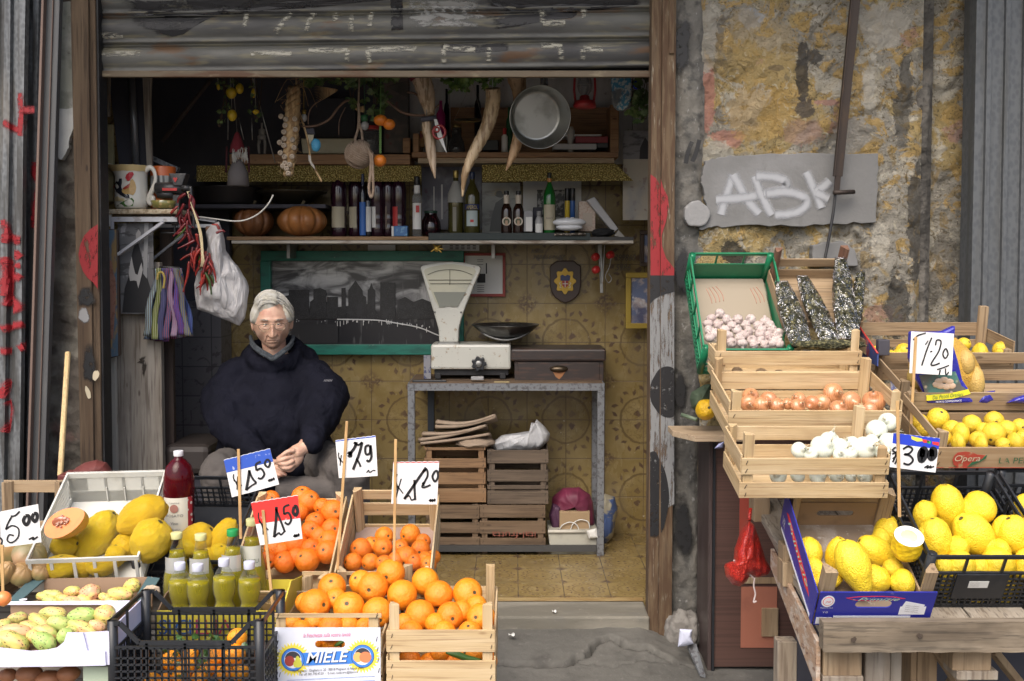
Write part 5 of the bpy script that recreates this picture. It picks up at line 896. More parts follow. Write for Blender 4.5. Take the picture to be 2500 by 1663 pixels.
foliage('bright green vine leaves hanging between the horns',[(z4(260,90)+(18,12)),(z4(370,130)+(22,24)),(z4(460,100)+(22,18)),(z4(560,110)+(34,20)),(z4(420,190)+(14,14)),(z4(650,120)+(20,16))],4.60,95,.034,5,m_=gl_)
foliage('vine leaves at the right end of the rail beside the rusty post',[(z4(1760,120)+(16,24)),(z4(1770,260)+(20,40)),(z4(1700,370)+(14,20)),(z4(1800,400)+(9,20))],4.62,70,.036,6)
foliage('thin leafy sprigs around the hanging lemons',[(z2(1110,170)+(22,14)),(z2(1100,330)+(8,30)),(z2(1060,460)+(12,8)),(z2(1310,230)+(9,30)),(z2(1340,400)+(16,10)),(z2(1180,150)+(16,8))],4.68,60,.022,7)
m=MB()
for i,(a,b) in enumerate([((1300,100),(1480,775)),((1120,330),(1118,600)),((1200,430),(1240,600)),((1300,430),(1305,600))]): m.tube([P(*z2(*a),4.7),P(*z2(*b),4.7)],.0028 if i==0 else .002,5)
o=m.build('thin_chain',metal); tag(o,'fine metal chains and wire hanging left of the garlic braid','chain')
lem=mat('hanging lemon peel',(.52,.36,.02),.4,B=[('n',120,.3,.003)])
lr=thing('lemon_bunch','bunch of small yellow lemons hanging at the upper left of the rail','lemons',P(*z2(1150,240),4.66)); s=MB()
for x,y,rx,ry in ((1143,238,40,42),(1045,195,12,22),(1150,410,36,42),(1332,385,24,20),(1315,240,18,34)): q=P(*z2(x,y),4.66); k=4.66/F/3.137; MB().ball(q,(rx*k,rx*k,ry*k),10,fn=lambda d:1+.12*max(0,-d.z)**6).build('lemon',lem,lr); s.tube([q,(q.x,4.63,RZ)],.0015,5)
q=P(*z2(1208,207),4.66); s.build('strings',metal,lr); c_=MB(); c_.ball(q,(.017,.02,.024),10); c_.build('cut_lemon',lem,lr)
gn=thing('gnome_doll','hanging gnome doll with a maroon cap and long grey beard','doll',P(*z2(1200,700),4.72)); gY=4.72
def G(x,y,dy=0): return P(*z2(x,y),gY+dy)
MB().lathe([(.0,.065),(.012,.05),(.03,.0),(.036,-.03),(.034,-.035)],M=Matrix.Translation(G(1190,640)),n=16).build('cap',mat('maroon felt',(.14,.012,.02),.9),gn)
MB().ball(G(1213,690),(.026,.026,.026),10).build('face',mat('doll face',(.36,.22,.15),.7),gn)
MB().lathe([(.02,.03),(.045,-.03),(.05,-.09),(.03,-.095)],M=Matrix.Translation(G(1195,800))).build('robe',mat('grey robe',(.11,.10,.10),.9),gn)
m=MB(); rn=random.Random(5)
for k in range(40): a=rn.uniform(-1.2,1.2); A=G(1213+58*sin(a),680+rn.uniform(-25,20),-.025); m.tube(chain([A,A+Vector((.004*sin(k),-.012,-.02)),A+Vector((.006*sin(k*2),-.008,-rn.uniform(.03,.055)))],3),.0022,4)
m.build('beard',mat('grey wool beard',(.36,.35,.32),.95),gn); m=MB(); hang(m,G(1190,570)); m.build('string',metal,gn)
for x in (1110,1275): MB().tube([G(x,650),G(x+(-5 if x<1200 else 5),850)],.005).build('sleeve',mat('dark maroon felt',(.05,.008,.012),.9),gn)
ho=thing('horse_figure','small pale horse ornament standing behind the hanging chain','figurine',P(*z2(1378,600),4.9)); m=MB(); hp=lambda x,y:P(*z2(x,y),5.1)
m.tube(chain([hp(1378,470),hp(1378,520),hp(1378,570),hp(1378,600)]),[.006]*6+[.016]*6+[.022]*6+[.018]); m.tube([hp(1362,590),hp(1352,640),hp(1358,705)],[.010,.007,.006]); m.tube([hp(1396,590),hp(1402,640),hp(1400,705)],[.010,.007,.006]); m.build('horse_body',mat('pale plaster figure',(.26,.25,.24),.6),ho)
gb=thing('garlic_braid','long plait of dried garlic with straw stalks hanging from the rail','garlic',P(*z2(1600,500),4.58)); straw=mat('dry straw',(.42,.29,.15),.85,L=[('n',(60,60,12),.45,.6,(.22,.13,.06),.9)]); gsk=mat('dry garlic skin',(.40,.32,.25),.7,L=[('n',50,.5,.7,(.26,.19,.14),.8)])
for k in range(3):
 MB().tube([P(*z2(1625-45*t+26*sin(t*26+k*2.1),195+680*t),4.57+.012*cos(t*26+k*2.1)) for t in [i/70 for i in range(71)]],[.016*(.5+.9*sin(pi*min(1,.12+t/70*.9))) for t in range(71)],7).build('straw_plait',straw,gb)
yy=[(1562,443),(1556,490),(1548,540),(1549,592),(1547,643),(1551,730),(1556,778),(1568,820),(1580,856),(1612,600),(1610,728),(1630,440),(1525,420),(1515,620),(1520,700),(1635,520),(1625,660),(1590,790),(1540,800)]
for x,y in yy:
 MB().ball(P(*z2(x,y),4.545),(.0125,.0125,.0125),8).build('garlic_bulb',gsk,gb); m=MB(); c=P(*z2(x,y),4.533); m.lathe([(.0075,0),(.0105,.004),(.007,.006)],M=Matrix.Translation(c+Vector((0,.001,0)))@Matrix.Rotation(pi/2,4,'X'),n=12); m.build('root_ring',mat('garlic root ring',(.52,.44,.34),.8),gb)
m=MB(); rn=random.Random(8)
for k in range(110): t=rn.random(); A=P(*z2(1625-45*t+rn.uniform(-70,60),230+640*t),4.56); m.tube([A,A+Vector((rn.uniform(-.03,.03),rn.uniform(-.02,.01),rn.uniform(-.02,.03)))],.0008,4)
for k in range(16): A=P(*z2(1640,210),4.58); m.tube(chain([A,A+Vector((rn.uniform(-.05,.06),0,rn.uniform(.0,.05))),A+Vector((rn.uniform(-.1,.1),0,rn.uniform(-.08,.07)))],4),.001,4)
hang(m,P(*z2(1640,200),4.58),.004); m.build('loose_straw',straw,gb)
lb=thing('light_bulb','bare light bulb hanging right of the garlic braid','bulb',P(*z3(383,430),4.62)); q=P(*z3(383,430),4.62)
MB().ball(q,(.014,.014,.019),12).build('bulb_glass',mat('milky bulb',(.36,.36,.36),.2),lb); m=MB(); m.tube([q+Vector((0,0,.015)),q+Vector((0,0,.035))],.010); hang(m,q+Vector((0,0,.035)),.002); m.build('holder',mat('brass holder',(.30,.22,.06),.4,.6),lb)
lb=thing('light_bulb','second light bulb with green collar hanging above the rope ball','bulb',P(*z3(850,480),4.62)); q=P(*z3(850,490),4.66)
MB().ball(q,(.018,.018,.021),12).build('bulb_glass',MATS['milky bulb'],lb); m=MB(); m.tube([q+Vector((0,0,.018)),q+Vector((-.003,0,.045))],[.014,.018]); hang(m,q+Vector((0,0,.045)),.0015); m.build('green_collar',mat('green collar',(.03,.12,.05),.5),lb)
tg=thing('paper_tag','cream arrow shaped tag with a dark cap hanging by the blue bag','tag',P(*z3(428,580),4.6)); MB().pp([z3(*q) for q in [(400,560),(457,560),(455,590),(430,630),(420,625)]],4.6,.006).build('tag_card',cream,tg); MB().pp([z3(*q) for q in [(385,545),(400,515),(455,510),(465,558)]],4.598,.02).build('dark_cap',darkmat,tg); m=MB(); m.tube(chain([P(*z3(x,y),4.6) for x,y in [(330,290),(350,400),(385,500),(415,620),(430,720),(450,790),(520,920)]]),.005,6); m.build('cord',straw,tg)
o=MB().ball(P(*z3(475,640),4.59),(.021,.014,.029),12,fn=lambda d:1+.15*mnoise.noise(d*6)).build('blue_sachet',mat('sky blue mesh',(.06,.30,.50),.5,B=[('v',150,.6,.003)])); tag(o,'small sky blue mesh sachet hanging in front of the cream tray','sachet')
bag('cloth_ribbon','narrow white ribbon knotted on the cord above the dark pan','ribbon',[z3(x,y) for x,y in [(415,715),(435,720),(430,750),(465,800),(470,830),(440,800),(418,760)]],4.58,.015,mat('white ribbon',(.4,.37,.33),.8),3,.003)
tw=mat('brown bent twig',(.13,.075,.05),.6,L=[('n',(30,30,30),.5,.7,(.06,.035,.025),.8)])
r=thing('bent_twigs','curved brown twigs spread above the rope ball and reaching the first horn','twigs',P(*z3(700,300),4.63))
for pts,rr in ([(320,490),(400,497),(470,492),(540,465),(590,430),(640,360),(690,310),(730,295)],.0052),([(1020,300),(1080,350),(1140,390),(1220,408),(1300,412),(1345,405)],.006),([(1345,405),(1310,350),(1280,290),(1230,245),(1175,235)],.005),([(415,480),(420,400),(450,340),(520,290)],.003),([(650,560),(655,450),(700,350)],.002),([(1345,405),(1370,370),(1420,330)],.004):
 MB().tube(chain([P(*z3(*q),4.60) for q in pts],8),rr,8).build('twig',tw,r)
r=thing('straw_fan','dry palm and straw fans tucked among the leaves above the rope ball','dried leaves',P(*z3(600,220),4.66))
for (cx,cy,an,c) in ((650,215,pi*.93,straw),(1010,190,.12,mat('dark dried palm',(.05,.045,.035),.8)),(770,365,.0,straw)):
 m=MB()
 for k in range(11):
  a=an+(k-5)*.075; L=190 if cx!=770 else 80; q=[P(*z3(cx+L*t*cos(a)*1.0,cy+L*t*sin(a)*.9),4.64) for t in (.05,.5,1)]; m.tube(chain(q,3),[.001,.003,.004,.004,.003,.002,.0005],5,flat=.3)
 m.build('dry_fronds',c,r)
rb_=thing('rope_ball','tightly wound rope ball with a hanging tail in front of the shelf','rope ball',P(*z3(805,710),4.55)); c=P(*z3(805,710),4.55); R=106/3.137*4.55/F
rope=mat('pale rope',(.40,.30,.22),.85,L=[('n',60,.45,.65,(.28,.19,.13),.7)],B=[('w',(130,130,130),.8,.004,{'dist':1})])
MB().ball(c,R*.93,18).build('core',rope,rb_)
def loops(ax,ang,n,half,nm,ph=(0,2*pi)):
 ax=Vector(ax).normalized(); u=ax.orthogonal().normalized(); v=ax.cross(u); m=MB()
 for k in range(n):
  t=(k-(n-1)/2)/n*2*half; h=sin(t)*R; rr=cos(t)*R
  pts=[c+ax*h+(u*cos(a)+v*sin(a))*rr for a in [ph[0]+(ph[1]-ph[0])*i/40 for i in range(41)]]; m.tube(pts,.0042,6)
 m.build(nm,rope,rb_)
loops((.5,-.25,.85),0,8,.6,'rope_turns'); loops((-.85,-.3,.35),0,7,.45,'rope_turns',(1.0,4.4)); loops((.2,-.9,-.3),0,7,.5,'rope_turns',(-.6,1.6))
m=MB(); m.tube(chain([P(*z3(x,y),4.54) for x,y in [(800,320),(805,420),(800,500),(785,560),(775,600),(800,640)]]),.006); m.tube(chain([P(*z3(x,y),4.53) for x,y in [(805,470),(825,540),(830,600)]]),.0055); hang(m,P(*z3(800,330),4.54),.004); m.build('hanging_rope',rope,rb_)
MB().tube(chain([P(*z3(x,y),4.50) for x,y in [(880,680),(895,740),(893,840),(882,950),(885,1010),(898,1040),(912,1000),(912,900),(908,780),(900,700)]]),.006).build('rope_tail',rope,rb_)
tg=thing('tangerine_bunch','three dried tangerines on a green cord right of the rope ball','tangerines',P(*z3(980,450),4.56)); om=mat('dull orange peel',(.60,.17,.015),.45,B=[('n',90,.3,.004)])
for x,y,rx,ry in ((970,450,53,42),(1036,482,46,42),(965,760,49,46)): k=4.56/F/3.137; MB().ball(P(*z3(x,y),4.56),(rx*k,rx*k,ry*k),12,fn=lambda d:1+.05*mnoise.noise(d*2)).build('tangerine',om,tg)
m=MB(); [m.tube([P(*z3(968+6*sin(t*.9+k*3.1),480+t*5.2),4.57) for t in range(44)],.003,6) for k in (0,1)]; hang(m,P(*z3(968,430),4.57),.002); m.build('green_cord',mat('green cord',(.10,.20,.05),.7),tg)
hm=mat('grey brown horn',(.48,.37,.26),.55,L=[('n',(60,60,7),.44,.56,(.24,.16,.09),1),('n',(90,90,12),.6,.7,(.50,.43,.33),.8)],B=[('n',(70,70,10),.6,.006)])
def horn(label,pts,Y,capc=None,z=z3,m_=hm):
 r=thing('animal_horn',label,'horn',P(*z(*pts[0][:2]),Y),'animal horns hanging from the rail'); C=chain([Vector((p[0],p[1],p[2])) for p in pts],7)
 k=Y/F/3.137; MB().tube([P(*z(c.x,c.y),Y+.012*sin(i*.1)) for i,c in enumerate(C)],[max(.0015,c.z*k*(1+.03*sin(i*1.7))) for i,c in enumerate(C)],16).build('horn',m_,r)
 m=MB(); hang(m,P(*z(*pts[0][:2]),Y),.002); m.build('string',metal,r)
 if capc: a=P(*z(pts[0][0]-10,pts[0][1]+8),Y-.005); d=(P(*z(*pts[1][:2]),Y)-a).normalized(); MB().tube([a-d*.012,a+d*.016],[pts[0][2]*k*1.02,pts[0][2]*k*1.04],18).build('velvet_cap',mat('maroon velvet',(.12,.008,.02),.8),r)
 return r
horn('thick curved horn with a maroon velvet cap at its top',[(1265,85,72),(1300,180,72),(1325,280,64),(1340,350,48),(1348,405,36)],4.58,1)
horn('slender pointed horn hanging below the velvet capped one',[(1322,435,34),(1325,520,38),(1345,600,42),(1358,700,38),(1372,800,24),(1388,895,4)],4.56)
horn('longest horn, bent like a boomerang, left of the steel pan',[(636,205,58),(640,280,58),(628,370,56),(600,480,52),(560,570,48),(505,670,44),(455,780,36),(420,880,26),(405,1035,6)],4.55,z=z4,m_=mat('pale brown horn',(.48,.36,.22),.5,L=[('n',(60,60,9),.44,.56,(.24,.155,.08),1)],B=[('n',(70,70,10),.5,.006)]))
horn('tan horn partly hidden behind the steel pan',[(800,40,84),(820,130,72),(838,220,55),(845,320,50),(845,450,46),(835,560,44),(810,660,40),(775,750,26),(738,835,5)],4.66,z=z4,m_=mat('tan horn',(.52,.35,.20),.5,L=[('n',(50,50,10),.45,.6,(.32,.19,.10),1)],B=[('n',(70,70,10),.4,.005)]))
sc_=thing('scissors','scissors with round red handles hanging on the horn strap','scissors',P(*z3(1420,540),4.53))
m=MB(); q=P(*z3(1418,540),4.53); k=4.53/F/3.137; m.tube([q+Vector((46*k*cos(a),0,50*k*sin(a))) for a in [2*pi*i/24 for i in range(24)]],.006,8,closed=True); m.tube([q+Vector((-.01+18*k*cos(a),-.006,.01+18*k*sin(a))) for a in [2*pi*i/16 for i in range(16)]],.004,8,closed=True); m.build('handles',mat('dark red handle',(.25,.02,.02),.4),sc_); MB().prism([P(*z3(*p),4.525) for p in [(1378,440),(1400,440),(1440,560),(1478,702),(1462,680),(1405,570)]],(0,1,0),.003).build('blades',metal,sc_)
o=MB().tube([P(*z3(1280,445),4.545),P(*z3(1395,430),4.545)],.012).build('leather_strap',darkmat); tag(o,'dark strap binding the two left horns together','strap')
pn=thing('steel_pan','large shallow steel pan hanging by its handle in front of the top shelf','pan',P(*z4(1000,425),4.54)); c=P(*z4(1000,425),4.54); k=4.54/F/3.136; R=238*k
M=Matrix.Translation(c)@Matrix.Rotation(.22,4,'Z')@Matrix.Rotation(pi/2+.18,4,'X'); steel=mat('brushed steel',(.42,.42,.40),.33,1,L=[('n',7,.45,.65,(.26,.26,.24),.9)],rl=(9,.25,.5))
MB().lathe([(R*.76*k/12,-.075) for k in range(12)]+[(R*.76,-.075),(R*.80,-.068),(R*.97,-.004),(R,0),(R,.003),(R*.985,.003)],M=M,n=56).build('pan_body',steel,pn,solid=-.0015)
MB().tube([P(*z4(p.x,p.y),4.545) for p in chain([(1028,182),(1035,120),(1040,45),(1042,-60)])],.010,8,flat=.5).build('handle',steel,pn)
MB().pp([z4(*q) for q in [(1000,60),(1050,60),(1062,182),(1010,182)]],4.56,.012).build('handle_plate',ironf,pn,bevel=.002)
ln=thing('hurricane_lantern','red hurricane lantern hanging at the top right','lantern',P(*z4(1340,350),4.6)); rm=mat('faded red enamel',(.36,.025,.03),.4,L=[('n',14,.5,.7,(.22,.03,.03),.8)])
c=P(*z4(1340,355),4.62); k=4.62/F/3.136
MB().lathe([(0,0),(85*k,0),(88*k,.012),(80*k,.03),(40*k,.035),(36*k,.052),(28*k,.055),(0,.055)],M=Matrix.Translation(c)).build('fuel_tank',rm,ln)
MB().lathe([(26*k,.055),(50*k,.075),(58*k,.10),(50*k,.13),(36*k,.148)],M=Matrix.Translation(c)).build('glass_chimney',tint('lantern glass',(.6,.6,.6),.05,.6,.25,(.42,.40,.40)),ln)
MB().lathe([(36*k,.148),(62*k,.152),(55*k,.175),(48*k,.20),(0,.21)],M=Matrix.Translation(c)).build('hood',rm,ln)
for s in (-1,1): MB().tube([c+Vector((s*70*k,0,.03)),c+Vector((s*80*k,0,.08)),c+Vector((s*74*k,0,.16)),c+Vector((s*50*k,0,.19))],.0055,8).build('side_tube',rm,ln)
m=MB(); m.tube([c+Vector((58*k*cos(a),58*k*sin(a),.10)) for a in [2*pi*i/20 for i in range(20)]],.0015,5,closed=True); hang(m,c+Vector((0,0,.2)),.0015); m.build('guard_wire',metal,ln)
r=thing('painted_sole','long blue and white speckled shoe sole shape hanging at the top right','ornament',P(*z4(1620,200),4.6))
MB().pp([z4(*q) for q in [(1535,30),(1545,150),(1548,250),(1550,310),(1565,350),(1600,376),(1640,372),(1675,345),(1695,300),(1698,200),(1695,100),(1690,30)]],4.6,.02).build('sole',mat('speckled blue paint',(.06,.24,.38),.4,L=[('n',45,.47,.53,(.45,.50,.50),1),('n',14,.5,.6,(.11,.12,.13),.9)]),r,bevel=.005)
m=MB(); hang(m,P(*z4(1620,40),4.6)); m.build('string',metal,r)
o=MB().ball(P(*z4(1740,180),4.6),(.018,.012,.020),10).build('blue_bauble',mat('deep blue glass',(.01,.03,.35),.1,coat=.5)); tag(o,'deep blue bauble among the leaves beside the post','bauble')
# ---- things on the upper shelf ----
def up(x,Y=5.15): v=P(x,380,Y); v.z=uz; return v
def U(label,cat,z,x0,y0,x1,y1,Y,t,m_,name,bevel=.003):
 a=P(*z(x0,(y0+y1)/2),Y); b=P(*z(x1,(y0+y1)/2),Y); zt_=P(*z(x0,y0),Y).z; zb=max(uz+.0005,P(*z(x0,y1),Y).z)
 o=MB().box(a.x,b.x,Y,Y+t,zb,zt_).build(name,m_,bevel=bevel); tag(o,label,cat); return o
o=MB().pp([z3(*q) for q in [(358,588),(770,588),(755,705),(372,705)]],5.12,.16).build('enamel_tray',mat('cream enamel',(.36,.33,.23),.4,L=[('n',8,.5,.7,(.28,.25,.17),.8)]),bevel=.004); tag(o,'long cream enamel tray on the upper shelf behind the rope ball','tray')
jr_=thing('sweet_jar','clear jar with a red lid on the upper shelf behind the rope ball','jar',up(z3(890,0)[0])); k=5.15/F/3.137; R=90*k; h=P(*z3(0,510),5.15).z-uz
MB().lathe([(0,0),(R*.9,0),(R,.01),(R,h*.8),(R*.85,h*.95)]).build('jar_glass',tint('jar glass',(.55,.55,.55),.05,.5,.3,(.22,.22,.23)),jr_,local=True); MB().lathe([(R*.9,h*.92),(R*.95,h*.92),(R*.95,h*1.06),(0,h*1.06)]).build('lid',redl,jr_,local=True,bevel=.003)
U('dark framed board standing behind the jar on the upper shelf','board',z3,990,110,1185,700,5.2,.02,mat('dim framed print',(.07,.065,.06),.6,L=[('n',(9,9,9),.5,.6,(.13,.10,.085),.9),('n',(20,20,20),.6,.66,(.14,.03,.03),.7)]),'framed_board')
U('dark slatted radiator like grille behind the twigs on the upper shelf','grille',z3,420,280,780,585,5.24,.03,mat('slatted grille',(.018,.018,.024),.6,L=[('w',(90,0,0),.5,.7,(.045,.045,.055),.9)]),'slatted_grille')
for x0,x1 in ((1140,1195),(1222,1268)): U('short wooden upright dividing the upper shelves, %s one'%('left' if x0<1200 else 'right'),'upright',z3,x0,585,x1,700,5.10,.12,oldshelf,'shelf_upright')
def ub(z,x,yt,hw,Y,label,prof,bm,**k2): h=P(*z(x,yt),Y).z-uz; return bottle(label,'bottle',up(z(x,0)[0],Y),h,hw/3.137*Y/F,prof,bm,**k2)
ub(z4,240,300,36,5.18,'magenta squeeze bottle with white base behind the red scissors',[(0,0),(1,0),(1,.38),(.95,.4),(.95,.75),(.4,.85),(.3,1)],mat('magenta plastic',(.30,.02,.13),.4),labs=[(.02,.38,1.0,0,2*pi,wlab)])
ub(z4,285,210,22,5.2,'dark bottle with pale cap at the back of the upper shelf',SLIM,bglass); ub(z4,522,180,26,5.2,'tall black bottle behind the long horn on the upper shelf',SLIM,bglass)
ub(z4,728,510,24,5.15,'white tube with a red cap behind the long horn',[(0,0),(1,0),(1,.7),(.6,.75),(.5,1)],wlab,capm=redl,cap=(.72,1.0,.6)); ub(z4,762,350,24,5.2,'green bottle half hidden by the pan rim',SLIM,mat('matt green bottle',(.02,.10,.04),.4))
ub(z4,360,480,66,5.12,'squat clear glass pot with a brass lid on the upper shelf',[(0,0),(.9,0),(1,.15),(.85,.45),(.55,.6),(.6,.75),(.55,1)],tint('dark pot glass',(.35,.35,.35),.05,.5,.35,(.08,.08,.08)),capm=mat('old brass',(.18,.13,.05),.4,.8),cap=(.88,1.0,.6))
o=MB().lathe([(0,0),(.055,.006),(.068,.014),(.066,.016),(.05,.010),(0,.008)],M=Matrix.Translation(P(*z4(450,468),4.95))@Matrix.Rotation(.25,4,'X')).build('brass_pan',mat('old brass',(.18,.13,.05),.4,.8)); tag(o,'flat brass scale pan hanging on threads left of the long horn','pan')
m=MB(); [m.tube([P(*z4(x,450),4.95),P(*z4(480,150),4.8)],.001,4) for x in (340,560)]; o2=m.build('threads',metal,o)
ub(z4,1232,500,32,5.13,'white ball topped jar behind the right side of the pan',[(0,0),(.7,0),(.7,.5),(1,.65),(1,.85),(.6,1),(0,1)],mat('dusty white ball',(.42,.41,.38),.8))
U('closed white notebook lying on the upper shelf under the pan','book',z4,1100,628,1432,672,5.10,.16,mat('grey white pages',(.42,.42,.42),.7),'book'); U('dark red book lying on top of the white notebook','book',z4,1270,572,1520,622,5.11,.15,mat('dark red cover',(.22,.02,.03),.5),'book'); U('loose white papers lying over the dark red book','papers',z4,1180,556,1470,572,5.12,.14,wlab,'paper_stack'); U('black box lying beside the white notebook','box',z4,1434,622,1520,660,5.11,.15,blk,'flat_box')
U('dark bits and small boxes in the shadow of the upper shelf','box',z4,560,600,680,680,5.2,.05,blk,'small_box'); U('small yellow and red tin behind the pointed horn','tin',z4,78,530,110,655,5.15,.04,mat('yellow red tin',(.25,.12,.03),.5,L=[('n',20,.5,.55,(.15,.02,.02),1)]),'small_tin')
# ---- pans, pumpkins on the long shelf ----
pk=mat('shaded pumpkin skin',(.22,.085,.028),.5,L=[('n',9,.45,.7,(.12,.05,.022),.9),('n',50,.6,.7,(.30,.16,.07),.5)])  # darker copy of the pumpkin skin, shadow under the pan put into its colour
def pump(z,cx,cy,rx,ry,Y,label,m_=pk):
 k=Y/F/3.137; r=thing('pumpkin',label,'pumpkin',(P(*z(cx,cy),Y).x,Y,shz)); R=rx*k; h=ry*k*.98
 MB().grid(lambda u,v:(lambda a,b:(lambda s:Vector((R*cos(b)*cos(a)*s,R*cos(b)*sin(a)*s,h+h*sin(b)*(.90+.10*s))))(1-.17*(1-abs(sin(a*4.5)))**2.0))(2*pi*u,pi*v-pi/2)*1,90,24,cu=True).build('pumpkin_flesh',m_,r,local=True)
 MB().tube(chain([(0,0,h*1.8),(.003,0,h*2.05),(.012,-.005,h*2.3)]),[.012,.009,.008,.008,.008,.008,.008,.008,.008,.008,.008,.009,.01]).build('stalk',mat('dry stalk',(.12,.10,.06),.8),r,local=True)
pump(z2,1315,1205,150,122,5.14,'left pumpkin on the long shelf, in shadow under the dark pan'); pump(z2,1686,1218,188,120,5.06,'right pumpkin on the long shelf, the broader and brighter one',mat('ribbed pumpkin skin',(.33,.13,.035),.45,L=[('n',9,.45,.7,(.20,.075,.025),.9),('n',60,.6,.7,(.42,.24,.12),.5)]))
psh=MB().rb(440,498,795,508,5.04,.34).build('pan_board',darkmat,bevel=.003); tag(psh,'dark board over the pumpkins carrying the old pans','board')
o=MB().lathe([(0,0),(.155,0),(.165,.01),(.17,.085),(.174,.09),(.165,.09),(.16,.02),(0,.015)],M=Matrix.Translation(Vector((P(555,470,5.2).x,5.22,P(555,497,5.04).z+.001)))).build('saucepan',mat('sooty pan',(.028,.024,.024),.5,.4,L=[('n',9,.5,.7,(.05,.04,.035),.8)])); tag(o,'wide dark sooty pan on the board above the left pumpkin','pan')
o=MB().lathe([(0,0),(.07,0),(.13,.045),(.175,.062),(.178,.068),(.17,.066),(.12,.052),(0,.01)],M=Matrix.Translation(Vector((P(712,470,5.2).x,5.20,P(555,497,5.04).z+.001)))).build('shallow_bowl',mat('tarnished brass',(.07,.06,.04),.45,.6,L=[('n',14,.5,.7,(.13,.11,.075),.8)])); tag(o,'tarnished shallow bowl above the right pumpkin','bowl')
zb=P(712,440,5.2).z
for x,y,rx,ry,c,l in ((520,432,44,12,(.12,.115,.105),'grey crumpled cloth heap on the sooty pan'),(590,430,26,14,(.17,.16,.13),'pale onion like bundle on the rim of the sooty pan'),(668,426,20,13,(.10,.10,.11),'grey lump beside the foot of the garlic braid'),(757,424,22,16,(.20,.015,.03),'dark red cloth in the shallow bowl'),(728,428,18,14,(.07,.085,.10),'bluish grey lump in the shallow bowl')):
 k=5.2/F; o=MB().ball(P(x,y,5.15),(rx*k,.05,ry*k),12,fn=lambda d:1+.25*mnoise.noise(d*2.5+Vector((x,0,0)))).build('cloth_lump',mat('lump %d'%x,c,.9)); tag(o,l,'cloth')
for l,x0,y0,x1,y1 in (('dark case lying on the board at the left above the pan',650-210,402,470,430),):
 pass
# ================= the seated man =================
def ssf(x,a,b): t=max(0,min(1,(x-a)/(b-a))); return t*t*(3-2*t)
def ga(x,s): return math.exp(-(x/s)**2)
HC=P(664,783,4.5); HM=Matrix.Translation(HC)@Matrix.Rotation(radians(13),4,'Z')@Matrix.Rotation(radians(-2),4,'Y')@Matrix.Rotation(radians(7),4,'X')
def headpt(d, off=0, feat=True):
 x,y,z=d; f=ssf(-y,.05,.45); rx,ry,rz=.0790,.094,.119
 if y>0: rx*=1.02; ry*=1.03
 X,Y_,Z=rx*x,ry*y,rz*z
 if z<0:
  k=(-z)**1.4; X*=1-.16*k+.06*ga(z+.55,.25); Y_*=(1-.05*k) if y<0 else (1-.42*ssf(-z,.2,.9))
  if y<0: Y_-= .012*ga(z+.92,.3)*ga(x,.45)+.004*ssf(-z,.3,.9)
 n=Vector((x/rx,y/ry,z/rz)).normalized(); a=0
 if feat:
  ax=abs(x)
  rid=ssf(z,-.46,-.40)*ssf(-z,-.05,.1); a+=f*( (.004+.021*ssf(-z,.0,.38))*ga(x,.085+.06*ssf(-z,.15,.4))*rid )
  a+=f*.007*ga(ax-.17,.06)*ga(z+.385,.055)
  a-=f*.0125*ga(ax-.36,.16)*ga(z-.01,.095); a+=f*.0065*ga(ax-.37,.10)*ga(z+.01,.045)
  a+=f*.0055*ga(z-.165,.06)*ga(ax-.34,.26); a+=f*.0045*ga(ax-.58,.16)*ga(z+.22,.14); a-=f*.0075*ga(ax-.58,.16)*ga(z+.60,.16)
  a+=f*.0035*ga(ax-.36,.09)*ga(z+.14,.04)
  t=max(0,min(1,(-z-.36)/.34)); a-=f*.0042*ga(ax-(.22+.18*t),.035)*ssf(-z,.33,.42)*ssf(z,-.78,-.62)
  a+=f*.003*ga(ax-(.31+.18*t),.06)*ssf(-z,.33,.42)*ssf(z,-.78,-.62)
  mz=z+.615+.035*ax*ax*8; a+=f*.0055*ga(z+.62,.10)*ga(x,.40); a-=f*.0075*ga(mz,.022)*ssf(-ax,-.36,-.26); a-=f*.0045*ga(z+.735,.05)*ga(x,.26); a+=f*.004*ga(z+.88,.08)*ga(x,.25)
  a-=f*.0016*(ga(z-.36,.014)+ga(z-.29,.014)+ga(z-.43,.014))*ga(x,.40)
  a-=f*.0022*ga(ax-.47,.05)*ga(z+.74,.14)
 return Vector((X,Y_,Z))+n*(a+off)
m=MB()
def hg(u,v): a=2*pi*u; b=pi*v-pi/2; return HM@headpt((cos(b)*cos(a),cos(b)*sin(a),sin(b)))
m.grid(hg,240,160,cu=True)
for s in (-1,1): m.ball(HM@Vector((s*.083,.008,-.012)),(.009,.017,.032),10,M=HM.to_3x3().to_4x4()); m.ball(HM@Vector((s*.088,.014,.004)),(.006,.014,.018),8,M=HM.to_3x3().to_4x4())
nb=HC+Vector((.005,.075,-.20)); m.tube([HM@Vector((0,.03,-.05)),HC+Vector((0,.04,-.12)),nb],[.055,.052,.062],20)
sx=HC.x-.005; shl=HC.z-.245
def cap(a,b,ra,rb_,n=14):
 a=Vector(a); b=Vector(b); pts=[a.lerp(b,i/6) for i in range(7)]; m.tube(pts,[ra+(rb_-ra)*i/6 for i in range(7)],n); m.ball(a,ra,8); m.ball(b,rb_,8)
m.ball((sx,4.60,shl-.16),(.165,.11,.26),18); m.ball((sx,4.66,.72),(.17,.13,.14),16); cap((sx-.15,4.60,shl),(sx+.15,4.60,shl),.055,.055)
EL=(P(520,1005,4.47)); ER=(P(812,1000,4.47)); WL=P(648,1128,4.22); WR=P(742,1092,4.20)
cap((sx-.18,4.6,shl),EL,.05,.04); cap((sx+.18,4.6,shl),ER,.05,.04); cap(EL,WL,.042,.030); cap(ER,WR,.042,.030)
KL=P(535,1150,4.20); KR=P(858,1152,4.18)
